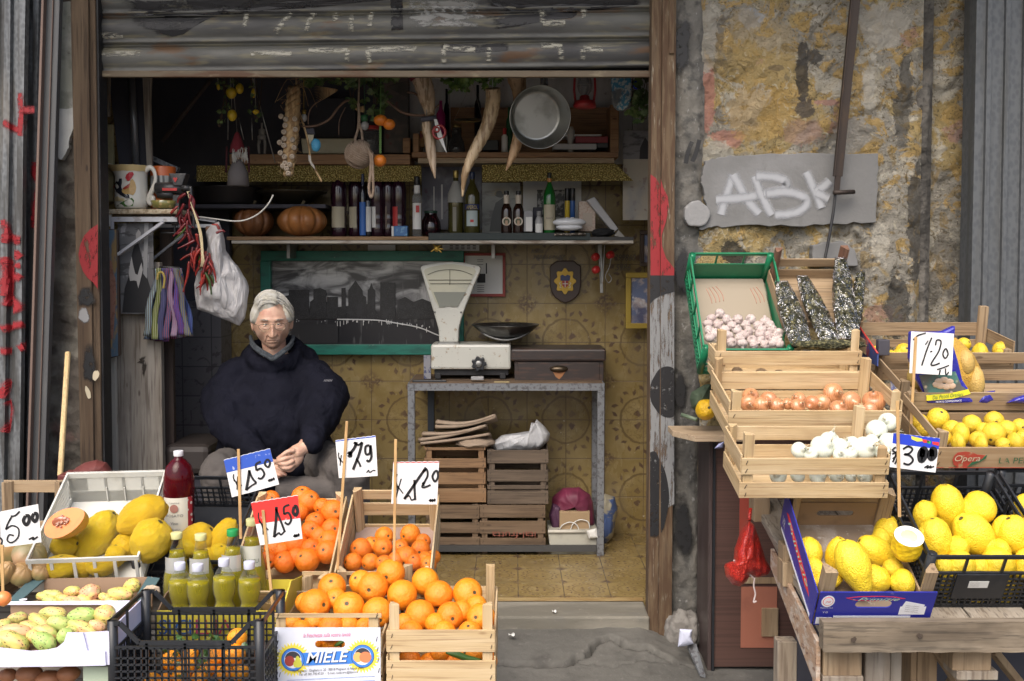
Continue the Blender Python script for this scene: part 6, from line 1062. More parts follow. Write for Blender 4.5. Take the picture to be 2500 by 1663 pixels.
for s,K in ((-1,KL),(1,KR)):
 cap((sx+s*.10,4.68,.68),K,.085,.06); A=Vector((K.x-s*.02,K.y+.10,.24)); cap(K,A,.055,.04); cap(A,(A.x,A.y-.14,.19),.04,.035)
def finger(pts,r):
 q=chain(pts,4); m.tube(q,[r*(1.0-.22*i/(len(q)-1)) for i in range(len(q))],10); m.ball(q[-1],r*.78,7); m.ball(q[0],r,7)
hz_=Zm(600,1040,7.467); HY=4.16
def h(x,y,dy=0): return P(*hz_(x,y),HY+dy)
m.ball(h(880,560,.02),(.040,.026,.042),12,M=Matrix.Rotation(.5,4,'Y')); cap(WR,h(930,470,.02),.028,.031); m.ball(h(840,640,.015),(.036,.024,.032),12)
finger([h(860,450,-.01),h(760,470,-.02),h(660,540,-.025),h(590,590,-.02)],.0105)
finger([h(840,560,-.005),h(730,590,-.025),h(640,625,-.03),h(570,640,-.015)],.0098)
finger([h(850,640,-.01),h(750,690,-.028),h(650,690,-.03),h(580,672,-.01)],.0098)
finger([h(860,710,-.005),h(790,765,-.025),h(690,760,-.03),h(620,720,-.01)],.0092)
finger([h(870,760,.005),h(810,810,-.015),h(730,800,-.02),h(670,770,-.005)],.0082)
m.ball(h(480,760,.03),(.042,.028,.036),12); cap(WL,h(470,740,.03),.028,.030)
finger([h(520,720,.02),h(600,760,.0),h(650,800,-.005),h(690,835,0)],.0098)
finger([h(510,790,.02),h(600,820,.0),h(670,860,-.005),h(725,885,0)],.0092)
finger([h(490,840,.02),h(560,880,.0),h(620,890,-.005),h(680,900,.005)],.0088)
finger([h(460,860,.03),h(520,920,.01),h(570,930,0),h(610,925,.005)],.008)
finger([h(520,690,.02),h(560,640,.005),h(600,620,.01)],.010)
SK=NT('aged skin'); co=SK.coord(); n=SK.tex(co,'n',26); c=SK.mix(SK.ss(n,.4,.65),(.50,.30,.215),(.58,.37,.27)); c=SK.mix(SK.ma('MULTIPLY',SK.ss(SK.tex(co,'n',9),.5,.7),.6),c,(.40,.17,.125)); c=SK.mix(SK.ma('MULTIPLY',SK.ss(SK.tex(co,'v',120),.16,.06),.3),c,(.22,.11,.07))
SK.l.new(c,SK.bs.inputs['Base Color']); SK.bs.inputs['Roughness'].default_value=.5; SK.bs.inputs['Subsurface Weight'].default_value=.12; SK.bs.inputs['Subsurface Radius'].default_value=(.012,.005,.003); SK.bs.inputs['Subsurface Scale'].default_value=1
SK.l.new(SK.bump(SK.tex(co,'n',(160,160,260)),.35,.0015),SK.bs.inputs['Normal'])
man=m.build('person',SK.m); tag(man,'white haired man in glasses and a dark navy jacket, sitting with hands joined','person')
def rem(o,vs,sm=0,fac=.5):
 r=o.modifiers.new('r','REMESH'); r.mode='VOXEL'; r.voxel_size=vs; r.use_smooth_shade=True
 if sm: s=o.modifiers.new('s','SMOOTH'); s.iterations=sm; s.factor=fac
 return o
rem(man,.0028,1,.4)
def cloth(nm,mt,sm,disp,vs=.009):
 o=m.build(nm,mt,man); rem(o,vs,sm,.5)
 for sc,st,ty in disp:
  tx=bpy.data.textures.new(nm+str(sc),'CLOUDS' if ty=='c' else 'STUCCI'); tx.noise_scale=sc
  d=o.modifiers.new('d','DISPLACE'); d.texture=tx; d.strength=st; d.mid_level=.5; d.texture_coords='GLOBAL'
 return o
for s in (-1,1):
 e=headpt((s*.36,-sqrt(1-.36**2),.0)); c_=HM@(e+Vector((0,.0078,0)))
 m=MB(); m.ball(c_,.0115,12); o=m.build('eye',mat('eye white',(.50,.47,.43),.15),man)
 MB().ball(c_+HM.to_3x3()@Vector((0,-.0072,-.0012)),(.0050,.0050,.0050),10).build('iris',mat('dark iris',(.03,.035,.04),.1),o)
 m=MB()
 for k in range(2):
  z_=(.0068,-.0075)[k]; m.tube([HM@(e+Vector((t*.0145,-.0015-.002*(1-t*t)+(.004 if s*t>0 else .001)*abs(t),z_*(1-t*t*.85)))) for t in (-1,-.6,-.2,.2,.6,1)],.0026,8)
 m.build('eyelids',SK.m,man)
 m=MB(); rn=random.Random(s+4)
 for k in range(40): t=rn.uniform(-1,1); q=headpt((s*.35+t*.17,-sqrt(max(.1,1-(s*.35+t*.17)**2-.03)),.165+.02*(1-t*t))); A=HM@(q+Vector((0,-.002,rn.uniform(-.002,.002)))); m.tube([A,A+Vector((s*.008,-.002,rn.uniform(-.003,.003)))],.0006,4)
 m.build('eyebrow',mat('grey brow',(.40,.36,.31),.8),man)
m=MB(); m.tube([HM@(headpt((x,-sqrt(1-x*x-.38),-.618-.03*abs(x)))+Vector((0,.0002,0))) for x in [-.30+.06*k for k in range(11)]],.0019,6); m.build('mouth_line',mat('lip line',(.12,.045,.035),.6),man)
gl=MB(); gm=mat('thin gold wire frame',(.30,.24,.16),.25,.9)
def lens(s): return [Vector((s*.0325+.0245*cos(a)*(1-.10*max(0,sin(-a))),-.106+.006*abs(cos(a))*(1 if s*cos(a)>0 else 0),-.006+.0185*sin(a)*(1.0 if sin(a)<0 else .72))) for a in [2*pi*k/28 for k in range(28)]]
for s in (-1,1):
 L=lens(s); gl.tube([HM@p for p in L],.0011,6,closed=True); gl.tube([HM@Vector((s*.056,-.101,.002)),HM@Vector((s*.074,-.078,.002)),HM@Vector((s*.081,.0,.004))],.0011,6)
gl.tube([HM@Vector((-.009,-.107,.002)),HM@Vector((0,-.111,.004)),HM@Vector((.009,-.107,.002))],.0012,6); g_=gl.build('glasses',gm,man)
m=MB()
for s in (-1,1): m.add([HM@p for p in lens(s)],[tuple(range(28))])
m.build('lens',tint('lens glass',(.93,.93,.92),.03,.16,.03,(.6,.6,.6)),g_)
def hline(x):
 T=[(-1,-.10),(-.90,-.02),(-.80,.16),(-.62,.42),(-.40,.53),(-.1,.58),(.2,.64),(.42,.70),(.58,.60),(.70,.30),(.80,.10),(.90,-.05),(1,-.12)]
 for (a,b),(c,d) in zip(T,T[1:]):
  if x<=c: return b+(d-b)*(x-a)/(c-a)
 return -.12
m=MB(); NU,NV=220,110; idx={}
def hp_(u,v):
 a=2*pi*u; b=pi*v-pi/2; d=(cos(b)*cos(a),cos(b)*sin(a),sin(b)); x,y,z=d
 part=.35; flow=mnoise.noise(Vector((x*5-part,y*5,z*2)))*.5; st=mnoise.noise(Vector((a*11+z*3+flow*2,z*2.2,x*3)))*.6+.4*mnoise.noise(Vector((a*30+z*7,z*2,0)))
 ed=1 if y>.3 else ssf(z-hline(x),-.02,.14)
 th=.009+.006*ssf(abs(x),.5,.95)*ssf(.75-z,0,.5)+.007*ga(x+.35,.5)*ssf(z,.3,.8)
 return headpt(d,(th+.0028*st)*ed-.001,False),d
for j in range(NV+1):
 for i in range(NU):
  p,d=hp_(i/NU,j/NV); m.v.append(HM@p)
for j in range(NV):
 for i in range(NU):
  b=pi*(j+.5)/NV-pi/2; a=2*pi*(i+.5)/NU; x,y,z=cos(b)*cos(a),cos(b)*sin(a),sin(b)
  lim=hline(x) if y<.10 else -.12-.45*ssf(y,.1,.45)
  if z>lim+.02*sin(a*40): m.f.append((j*NU+i,j*NU+(i+1)%NU,(j+1)*NU+(i+1)%NU,(j+1)*NU+i)); m.mi.append(0); m.sm.append(True)
hairm=mat('white grey hair',(.43,.41,.35),.5,L=[('n',(30,30,30),.4,.65,(.52,.51,.48),.9),('n',(8,8,8),.55,.7,(.36,.32,.23),.8)],B=[('n',(220,60,60),.6,.002)])
m.build('hair',hairm,man)
m=MB(); rn=random.Random(21)
for k in range(420):
 x0=.30+rn.gauss(0,.05); y0=rn.uniform(-.75,.6); sgn=-1 if rn.random()<.72 else 1; pts=[]; L=rn.uniform(.5,1.35)
 for i in range(7):
  t=i/6*L; x=x0+sgn*sin(t)*(.95 if sgn<0 else .62); yy=y0*(1-.25*t)-(.12*t if sgn<0 else 0);
  r2=x*x+yy*yy
  if r2>.97: s_=sqrt(.97/r2); x*=s_; yy*=s_; r2=.97
  z=sqrt(1-r2); z=z*cos(max(0,t-.9)*.9)-.25*max(0,t-1)
  dd=Vector((x,yy,z)).normalized()
  if yy<.1 and z<hline(dd.x)-.04: break
  pts.append(HM@headpt(dd,.014+rn.uniform(-.001,.002)+.007*ssf(abs(x),.5,.95)*ssf(.75-z,0,.5)+.006*ga(x+.35,.5)*ssf(z,.3,.8),False))
 if len(pts)>3: m.tube(pts,[.0011]*(len(pts)-1)+[.0003],4)
m.build('hair_strands',hairm,man)
navy_j=NT('navy jacket cloth'); co=navy_j.coord(); navy_j.l.new(navy_j.mix(navy_j.ss(navy_j.tex(co,'n',7),.35,.7),(.0055,.006,.011),(.009,.0095,.017)),navy_j.bs.inputs['Base Color']); navy_j.bs.inputs['Roughness'].default_value=.85; navy_j.bs.inputs['Specular IOR Level'].default_value=.10
pv=navy_j.bump(navy_j.tex(co,'n',(14,14,8),dist=1.2),.6,.02); navy_j.l.new(navy_j.bump(navy_j.tex(co,'n',300),.3,.001,pv),navy_j.bs.inputs['Normal'])
m=MB(); JY=4.58
m.ball((sx,4.60,shl-.20),(.205,.155,.30),20); m.ball((sx,4.56,shl-.38),(.27,.20,.21),18); m.ball((sx,4.53,shl-.24),(.25,.185,.22),18); m.ball((sx,4.53,shl-.12),(.22,.15,.15),18); m.ball((sx-.01,4.56,shl-.10),(.175,.135,.17),18); m.ball((sx,4.60,shl-.02),(.215,.12,.085),16)
cap((sx-.165,4.58,shl-.03),(EL.x+.03,4.52,EL.z+.05),.105,.10); cap((EL.x+.03,4.52,EL.z+.05),(EL.x+.07,4.42,EL.z-.03),.10,.088); cap((EL.x+.07,4.42,EL.z-.03),WL+Vector((-.035,.02,.02)),.084,.046)
cap((sx+.165,4.58,shl-.03),(ER.x-.03,4.52,ER.z+.05),.105,.10); cap((ER.x-.03,4.52,ER.z+.05),(ER.x-.05,4.40,ER.z-.03),.10,.085); cap((ER.x-.05,4.40,ER.z-.03),WR+Vector((.030,.02,.012)),.08,.044)
for k in range(22):   # raised collar and hood behind the neck
 a=2*pi*k/22; r_=.098+.02*max(0,sin(a)); zc=shl+.092+.045*sin(a); m.ball((sx+r_*1.05*cos(a),4.575+r_*sin(a)*.95,zc),(.034,.036,.040),8)
for k in range(9): a=pi*k/8; m.ball((sx+.125*cos(a),4.65+.06*sin(a),shl+.065),(.055,.05,.055),8)
jk=cloth('jacket',navy_j.m,16,[(.12,.030,'c'),(.045,.014,'c')])
if 0: m.tube([P(x,y,Y) for x,y,Y in ((667,884,4.375),(668,930,4.35),(669,980,4.335),(670,1030,4.335),(671,1075,4.35))],.0025,6); m.build('zip_line',mat('dull zip',(.03,.03,.035),.4),man)
tm=mat('dark grey brown trousers',(.085,.074,.068),.85,L=[('n',8,.4,.7,(.06,.054,.05),.8)],B=[('n',(7,16,16),.5,.02),('n',250,.3,.001)])
m=MB(); m.ball((sx,4.66,.70),(.20,.17,.14),16)
for s,K in ((-1,KL),(1,KR)):
 cap((sx+s*.11,4.66,.69),K,.105,.082); A=Vector((K.x-s*.02,K.y+.09,.26)); cap(K,A,.080,.062)
cap(P(700,1190,4.22),P(860,1200,4.22),.05,.06)
cloth('trousers',tm,6,[(.10,.028,'c'),(.04,.008,'c')])
for s,K in ((-1,KL),(1,KR)):
 A=Vector((K.x-s*.02,K.y+.10,.14)); m=MB(); m.ball((A.x,A.y-.08,.185),(.05,.15,.055),12); m.box(A.x-.048,A.x+.048,A.y-.21,A.y+.05,.141,.16); m.build('shoe',mat('black leather',(.015,.013,.012),.4),man)
scm=mat('grey wool scarf',(.025,.03,.036),.95,L=[('n',60,.4,.6,(.05,.06,.07),.8)],B=[('w',(0,0,160),.6,.003)])
m=MB(); C=[]
for (x,y,dy) in [(612,812,.07),(614,822,.03),(622,834,-.03),(640,848,-.075),(655,856,-.095),(666,862,-.10),(678,856,-.095),(694,844,-.075),(706,834,-.03),(714,822,.03),(716,812,.07)]: C.append(P(x,y+9,4.5+dy*.8))
m.tube(chain(C),.008,10,flat=1.0); C2=[p+Vector((0,-.004,-.010)) for p in C[1:-1]]; m.tube(chain(C2),.009,10); m.build('scarf',scm,man)
text('IIIIII','sleeve_mark',mat('grey stitching',(.22,.22,.24),.6),man,P(790,931,4.41),(1,0,0),(0,0,1),w=22*4.4/F,h=5*4.4/F,shear=.3)
st=thing('stool','low dark chair under the seated man, mostly hidden by his coat','chair',(sx,4.68,.14)); dc=mat('dark worn seat',(.035,.028,.026),.6)
m=MB(); m.box(sx-.24,sx+.24,4.46,4.94,.53,.60); m.build('seat',dc,st,bevel=.02)
for a in (-.2,.2):
 for b in (4.50,4.89): MB().tube([(sx+a,b,.141),(sx+a*.9,b,.53)],.017).build('leg',gi,st)
dk=thing('dark_box','dark upholstered seat beside the man, left of his knee','seat',P(450,1160,4.5)); MB().rb(398,1087,512,1160,4.55,.35).build('seat_pad',dc,dk,bevel=.03); MB().rb(405,1160,505,1300,4.6,.28).build('seat_base',darkmat,dk,bevel=.004)
# ================= fruit builders =================
def peel(name,c1,c2,bs=.35,sc=26,rough=.38,coat=.12,L=(),spot=(.06,.05,.02),sp=.992,low=.3):
 t=NT(name); raw=t.coord(); co=t.coord('Object',True); oi=t.node('ShaderNodeObjectInfo').outputs['Random']; c=t.mix(oi,c1,c2)
 for k,s_,lo,hi,cc,f in L: c=t.mix(t.ma('MULTIPLY',t.ss(t.tex(co,k,s_),lo,hi),f),c,cc)
 z=t.node('ShaderNodeSeparateXYZ'); t.l.new(raw,z.inputs[0]); ln=t.node('ShaderNodeVectorMath',operation='NORMALIZE'); t.l.new(raw,ln.inputs[0]); z2_=t.node('ShaderNodeSeparateXYZ'); t.l.new(ln.outputs[0],z2_.inputs[0])
 c=t.mix(t.ss(z2_.outputs[2],sp-.006,sp+.002),c,spot); t.l.new(c,t.bs.inputs['Base Color']); t.bs.inputs['Roughness'].default_value=rough; t.bs.inputs['Coat Weight'].default_value=coat; t.bs.inputs['Coat Roughness'].default_value=.3
 t.bs.inputs['Subsurface Weight'].default_value=.0
 pv=t.bump(t.tex(co,'n',2.5),low,.02); pv=t.bump(t.tex(co,'v',sc),bs,.004,pv); t.l.new(pv,t.bs.inputs['Normal']); return t.m
orange_m=peel('orange peel',(.86,.30,.012),(.80,.22,.010)); orange2=peel('deep orange peel',(.80,.20,.010),(.74,.15,.008)); blood=peel('reddish orange peel',(.76,.17,.012),(.82,.26,.012),L=[('n',2,.5,.7,(.62,.10,.02),.7)])
clem=peel('clementine peel',(.88,.28,.008),(.84,.33,.008)); citron=peel('citron peel',(.80,.58,.020),(.82,.50,.015),.8,70,.36,L=[('n',10,.5,.75,(.78,.44,.012),.6)]); lemonp=peel('lemon peel',(.84,.62,.035),(.80,.54,.02),.5,16,.36,L=[('n',6,.66,.74,(.45,.28,.10),.5)])
slem=peel('small lemon peel',(.72,.52,.03),(.68,.46,.03),.35,22,L=[('n',4,.58,.7,(.42,.28,.08),.6)])
stemm=mat('dry stem button',(.06,.055,.02),.8); olive=mat('green brown stem',(.10,.11,.03),.8)
def fmesh(name,fn,rx,mats,n=16,polecap=1):
 m=MB(); m.ball((0,0,0),rx,n,fn=fn)
 k=len(m.f)
 for i,f in enumerate(m.f):
  if len(mats)>1 and i>=k-polecap*2*n: m.mi[i]=1
 me=m.build(name,mats); d=me.data; bpy.data.objects.remove(me); return d
def ofn(seed): return lambda d:1+.018*mnoise.noise(d*1.5+Vector((seed,0,0)))-.10*ssf(d.z,.965,1.0)-.05*ssf(-d.z,.97,1.0)
ORA=[fmesh('orange',ofn(s),1.0,[orange_m],20) for s in range(3)]; ORB=[fmesh('orange',ofn(s+5),1.0,[orange2],20) for s in range(3)]; ORC=[fmesh('orange',ofn(s+8),1.0,[blood],20) for s in range(2)]
CLE=[fmesh('clementine',lambda d,s=s:(1-.14*abs(d.z)**3+.03*mnoise.noise(d*2+Vector((s,0,0)))-.08*ssf(d.z,.96,1)),1.0,[clem],16) for s in range(2)]
def cfn(seed,nip=.20,am=.075): return lambda d:1+am*mnoise.noise(d*1.7+Vector((seed,0,0)))+am*.6*mnoise.noise(d*6+Vector((seed,2,0)))+.022*mnoise.noise(d*13)+nip*max(0,-d.z)**6*(1-.15*ssf(-d.z,.985,1))-.05*ssf(d.z,.97,1)
CIT=[fmesh('citron',cfn(s),1.0,[citron],30) for s in range(3)]; LEM=[fmesh('lemon',cfn(s+4,.42,.045),1.0,[lemonp],24) for s in range(3)]; SLE=[fmesh('lemon',cfn(s+9,.22,.025),1.0,[slem],16) for s in range(3)]
ORD=['first','second','third','fourth','fifth','sixth','seventh','eighth','ninth','tenth','eleventh','twelfth']
def rowlabels(items,thr):
 order=sorted(range(len(items)),key=lambda i:items[i][1]); rows=[];
 for i in order:
  if rows and items[i][1]-rows[-1][0]<thr: rows[-1][1].append(i)
  else: rows.append([items[i][1],[i]])
 out={}
 for r,(y,ids) in enumerate(rows):
  ids.sort(key=lambda i:items[i][0]); rn_='single row' if len(rows)==1 else 'back row' if r==0 else 'front row' if r==len(rows)-1 else ORD[r]+' row from back'
  for k,i in enumerate(ids):
   out[i]=(('alone' if len(ids)==1 else ORD[min(k,11)]+' from left'),rn_)
 return out
def pile(meshes,items,Yf,kind,cat,where,group,z=None,seed=1,thr=30,face=.9,asp=(1,1,1),adj='',rot=None):
 """items: x, y, radius (or rx, ry, turn) read off the photograph for fruit lying in this crate"""
 rn=random.Random(seed); it=[]
 for q in items:
  x,y=(z(q[0],q[1]) if z else (q[0],q[1])); s=z_s[z] if z else 1
  it.append((x,y,q[2]/s,(q[3]/s if len(q)>3 and q[3] else q[2]/s),(q[4] if len(q)>4 else None)))
 lb=rowlabels(it,thr)
 for i,(x,y,rx,ry,tn) in enumerate(it):
  Y=Yf(x,y); c=P(x,y,Y); k=Y/F; o=bpy.data.objects.new(kind.replace(' ','_'),meshes[i%len(meshes)]); COL.objects.link(o); o.location=c
  if tn is None:
   d=Vector((rn.gauss(0,.55),-face,rn.gauss(.25,.55))).normalized(); o.rotation_mode='QUATERNION'; o.rotation_quaternion=d.to_track_quat('Z','Y'); r=(rx+ry)/2*k; o.scale=(r*asp[0],r*asp[1],r*asp[2])
  else:       # long fruit: ry is its half length, turned in the picture plane and tipped a little
   o.rotation_euler=(rn.uniform(-.25,.25),tn,rn.uniform(0,6)) ; o.rotation_mode='QUATERNION'
   o.rotation_quaternion=(Matrix.Rotation(tn,3,'Y')@Matrix.Rotation(rn.uniform(-.25,.25),3,'X')@Matrix.Rotation(rn.uniform(0,6),3,'Z')).to_quaternion(); o.scale=(rx*k,rx*k,ry*k)
  tag(o,f'{adj}{kind}, {lb[i][0]} in {lb[i][1]}, {where}',cat,group)
z1=Zm(0,1080,2.6905); zz2=Zm(250,1080,2.689); zz3=Zm(640,1000,2.365); zr4=Zm(1560,580,2.3406); zr5=Zm(2000,720,2.704); zr6=Zm(1860,1120,2.8875); zm8=Zm(660,1500,7.857); z8=Zm(1560,900,2.055)
z_s={z1:2.69,zz2:2.689,zz3:2.365,zr4:2.34,zr5:2.704,zr6:2.8875}
def lin(y0,Y0,y1,Y1): return lambda x,y: Y0+(Y1-Y0)*(y-y0)/(y1-y0)
def slot_panel(mb,W,z0,z1,hx0,hx1,hz0,hz1,y,t,mi=0):       # board with a rounded hand hole
 r=(hz1-hz0)/2; zc=(hz0+hz1)/2; xm=(hx0+hx1)/2
 L=[(0,z0),(xm,z0),(xm,hz0),(hx0+r,hz0)]+[(hx0+r-r*sin(a),zc-r*cos(a)) for a in [pi*k/8 for k in range(1,8)]]+[(hx0+r,hz1),(xm,hz1),(xm,z1),(0,z1)]
 R=[(xm,z0),(W,z0),(W,z1),(xm,z1),(xm,hz1),(hx1-r,hz1)]+[(hx1-r+r*sin(a),zc+r*cos(a)) for a in [pi*k/8 for k in range(1,8)]]+[(hx1-r,hz0),(xm,hz0)]
 for q in (L,R): mb.prism([(a,y,b) for a,b in q],(0,1,0),t,mi)
# ================= price signs =================
card=mat('white card',(.72,.72,.72),.55,L=[('n',7,.55,.75,(.60,.59,.56),.6)],B=[('n',9,.2,.01)]); cane=mat('bamboo cane',(.52,.33,.14),.6,L=[('n',(60,60,9),.45,.65,(.36,.21,.09),.8)])
redc=mat('red card print',(.70,.035,.03),.5,L=[('n',60,.66,.7,(.6,.5,.5),.6)]); bluec=mat('blue card print',(.03,.09,.45),.5,L=[('n',(50,50,50),.62,.68,(.5,.55,.7),.7)])
def sign(label,cs,Y,strokes,head=None,hc=None,stick=None,sw=.028,scal=True,hbot=None,extra=None,inkm=None):
 tl,tr,br,bl_=[P(x,y,Y) for x,y in cs]; r=thing('price_sign',label,'price sign',(tl+br)/2)
 def Q(u,v,dy=0): return (tl.lerp(tr,u)).lerp(bl_.lerp(br,u),v)+Vector((0,-dy,0))
 top=[Q(i/40,-.012*abs(sin(i*pi/5)) if scal else 0) for i in range(41)]
 MB().prism(top+[Q(1,1),Q(.5,1.004),Q(0,1)],(0,1,0),.0012).build('card',card,r)
 if head:
  hb=hbot or head
  MB().prism([Q(i/40,.012-.012*abs(sin(i*pi/5)),.0006) for i in range(41)]+[Q(1,hb,.0006),Q(0,head,.0006)],(0,1,0),.0004).build('colour_band',hc,r)
 m=MB(); ww=sw*(tr-tl).length*1.6
 for s_ in strokes:
  k=1
  if isinstance(s_,tuple): s_,k=s_
  pts=chain([Vector((a,b,0)) for a,b in s_],5) if len(s_)>2 else [Vector((a,b,0)) for a,b in s_]
  ribbon(m,[Q(p.x,p.y,.0016) for p in pts],ww*k,(0,1,0))
 m.build('lettering',ink,r)
 if extra: extra(Q,r)
 if stick:
  sx0,sy0,sx1,sy1=stick; k=MB(); k.beam(P(sx0,sy0,Y-.004),P(sx1,sy1,Y-.004),.0085,.004); k.build('cane_stick',cane,r,bevel=.001)
 return r
EUR=lambda x,y,s=1:(lambda s:[([(x,y),(x-.03*s,y+.14*s),(x+.01*s,y+.30*s),(x+.03*s,y+.45*s)],.6),([(x+.10*s,y+.12*s),(x+.05*s,y+.34*s),(x-.0*s,y+.60*s)],.6),([(x-.04*s,y+.22*s),(x+.06*s,y+.36*s),(x+.16*s,y+.50*s)],.6)])(s*.78)
BIG1=lambda x,y,w,h:[([(x+w,y),(x+w*.55,y+h*.45),(x,y+h)],1.2),([(x+w*.95,y+.02),(x+w*.95,y+h*.5),(x+w*1.05,y+h*.80)],1),([(x,y+h),(x+w*.25,y+h*.88),(x+w*.5,y+h*.9),(x+w*.75,y+h*.86),(x+w*1.05,y+h*.80)],.7)]
ZIG=lambda x,y:[([(x,y+.04),(x+.04,y),(x+.03,y+.05),(x+.08,y),(x+.07,y+.05),(x+.13,y-.01),(x+.12,y+.05)],.7)]
sign('white card price 5.00 at the far left, on a cane beside the squashes',[z1(0,455),z1(250,405),z1(272,655),z1(5,690)],2.93,[([(.30,.20),(.20,.36),(.14,.52)],1),([(.28,.18),(.40,.18),(.52,.09)],1),([(.14,.52),(.30,.44),(.46,.55),(.44,.78),(.28,.90),(.17,.82),(.22,.68),(.34,.72)],.9),([(.66,.24),(.60,.36),(.66,.48),(.74,.40),(.74,.26),(.66,.24)],2),([(.88,.22),(.83,.32),(.88,.43),(.95,.36),(.95,.24),(.88,.22)],2),([(.70,.88),(.82,.84),(.80,.90),(.93,.84)],1),([(0,.72),(.04,.80),(.02,.92)],1)],stick=(5,1330,8,1480),scal=False)
sign('white price card 1.50 with a blue band, on a cane above the tall bottles',[zz2(797,115),zz2(1100,40),zz2(1160,275),zz2(850,360)],3.05,EUR(.14,.42,.9)+[([(.48,.42),(.42,.62),(.32,.92)],1.3),([(.47,.44),(.50,.65),(.56,.80)],1),([(.32,.92),(.44,.84),(.56,.80)],.8),([(.75,.28),(.64,.32),(.62,.48)],1),([(.62,.48),(.72,.46),(.76,.62),(.68,.72),(.61,.68)],1),([(.86,.28),(.82,.38),(.87,.47),(.93,.38),(.91,.28),(.86,.28)],1)]+ZIG(.80,.80),head=.34,hc=bluec,hbot=.36,stick=(582,1096,588,1315))
sign('white price card 1.50 with a bright red band, in front of the oranges',[(612.6,1227),(727,1209),(738.5,1315),(635,1331)],2.94,EUR(.12,.25,1.1)+[([(.52,.18),(.46,.50),(.36,.86)],1.3),([(.50,.22),(.56,.50),(.62,.78)],1),([(.36,.86),(.48,.78),(.52,.83),(.62,.76)],.8),([(.80,.18),(.68,.22),(.66,.38)],1),([(.66,.38),(.76,.36),(.80,.52),(.72,.62),(.65,.56)],1),([(.90,.24),(.86,.36),(.91,.44),(.96,.36),(.94,.24),(.90,.24)],1.5)]+ZIG(.80,.88),head=.50,hc=redc,hbot=.52,stick=(642,1245,668,1500))
sign('worn white price card 1.79 with a thin blue dotted top edge',[zz3(423,178),zz3(655,150),zz3(667,382),zz3(443,395)],3.10,EUR(.06,.32,.75)+[([(.30,.40),(.34,.36),(.34,.44),(.30,.40)],2.2),([(.32,.40),(.46,.24),(.52,.10)],1.6),([(.45,.10),(.56,.18),(.66,.12)],1.2),([(.66,.12),(.56,.42),(.38,.80)],1.5),([(.48,.52),(.54,.62),(.58,.74)],1.1),([(.84,.22),(.74,.24),(.73,.42),(.83,.42),(.86,.22),(.87,.50),(.80,.62),(.74,.58)],1.3),([(.72,.90),(.78,.84),(.80,.90),(.90,.85),(.95,.87)],.6)],head=.03,hc=bluec,stick=(847,1028,824,1390))
sign('white price card 1.20 on a split cane above the blood oranges',[zz3(757,303),zz3(1022,300),zz3(1010,547),zz3(745,543)],3.12,EUR(.10,.28,1.2)+[([(.72,.13),(.56,.40),(.28,.88)],1.3),([(.48,.42),(.50,.70),(.52,.90)],1.1),([(.28,.88),(.38,.80),(.44,.90),(.52,.86)],.7),([(.66,.24),(.74,.18),(.76,.34),(.66,.56),(.70,.60),(.84,.54)],1),([(.70,.56),(.66,.50),(.72,.50)],.8),([(.92,.22),(.87,.34),(.93,.46),(.99,.36),(.97,.22),(.92,.22)],1.1)]+ZIG(.82,.88),head=.02,hc=redc,hbot=.02,stick=(966,1072,962,1370))
# ================= left stand crates =================
def support(label,X0,X1,y0,z0_,y1,z1_,leg=True):
 r=thing('trestle_table',label,'table',((X0+X1)/2,(y0+y1)/2,0)); m=MB(); m.prism([(X0,y0,z0_),(X1,y0,z0_),(X1,y1,z1_),(X0,y1,z1_)],(0,0,-1),.03); m.build('table_top',greywoodx,r,bevel=.002)
 for x in (X0+.05,X1-.09):
  for y,z in ((y0+.05,z0_),(y1-.09,z1_)): MB().box(x,x+.05,y,y+.05,0.01,z-.032).build('leg',greywood,r,bevel=.002)
 return r
support('rough plank table under the front row of crates on the left',-1.75,-.30,2.40,.36,3.14,.36); support('sloping plank table under the rear crates on the left',-1.75,-.62,3.16,.46,3.62,.66)
def bot(y,Y): return P(1250,y,Y).z
O=P(668,1702,2.80); W=.299; H=P(0,1498,2.8).z-O.z; pz0=P(0,1531,2.8).z-O.z
cr1=crate('crate of oranges with a white printed card front and blue banner',O,W,.40,[(H-.012,H-.0)],[(0,.05),(.07,.12),(H-.014,H-.002)],[(0,.05),(.06,.11),(.125,.165)],cpost(H-.012),newwood)
c1m=mat('glossy white card',(.66,.69,.78),.35,L=[('n',5,.5,.7,(.60,.62,.68),.5)])
def q8(x,y): v=P(*zm8(x,y),2.8)-O; return v.x,v.z
hx0,hz1=q8(860,490); hx1,hz0=q8(1440,630); m=MB(); slot_panel(m,W,0,pz0,hx0,hx1,hz0,hz1,-.004,.003); cp1=m.build('printed_panel',c1m,cr1,local=True)
def deco(nm,pts,dy,mt,par=cp1,org=O,qf=q8,t=.0004):
 m=MB(); m.prism([(qf(x,y)[0],-.0045-dy,qf(x,y)[1]) for x,y in pts],(0,1,0),t); return m.build(nm,mt,par,local=True)
yel=mat('print yellow',(.78,.66,.08),.4); bp=mat('print blue',(.05,.21,.66),.4); wp_=mat('print white',(.75,.76,.80),.4); pinkp=mat('print pink',(.60,.08,.22),.4)
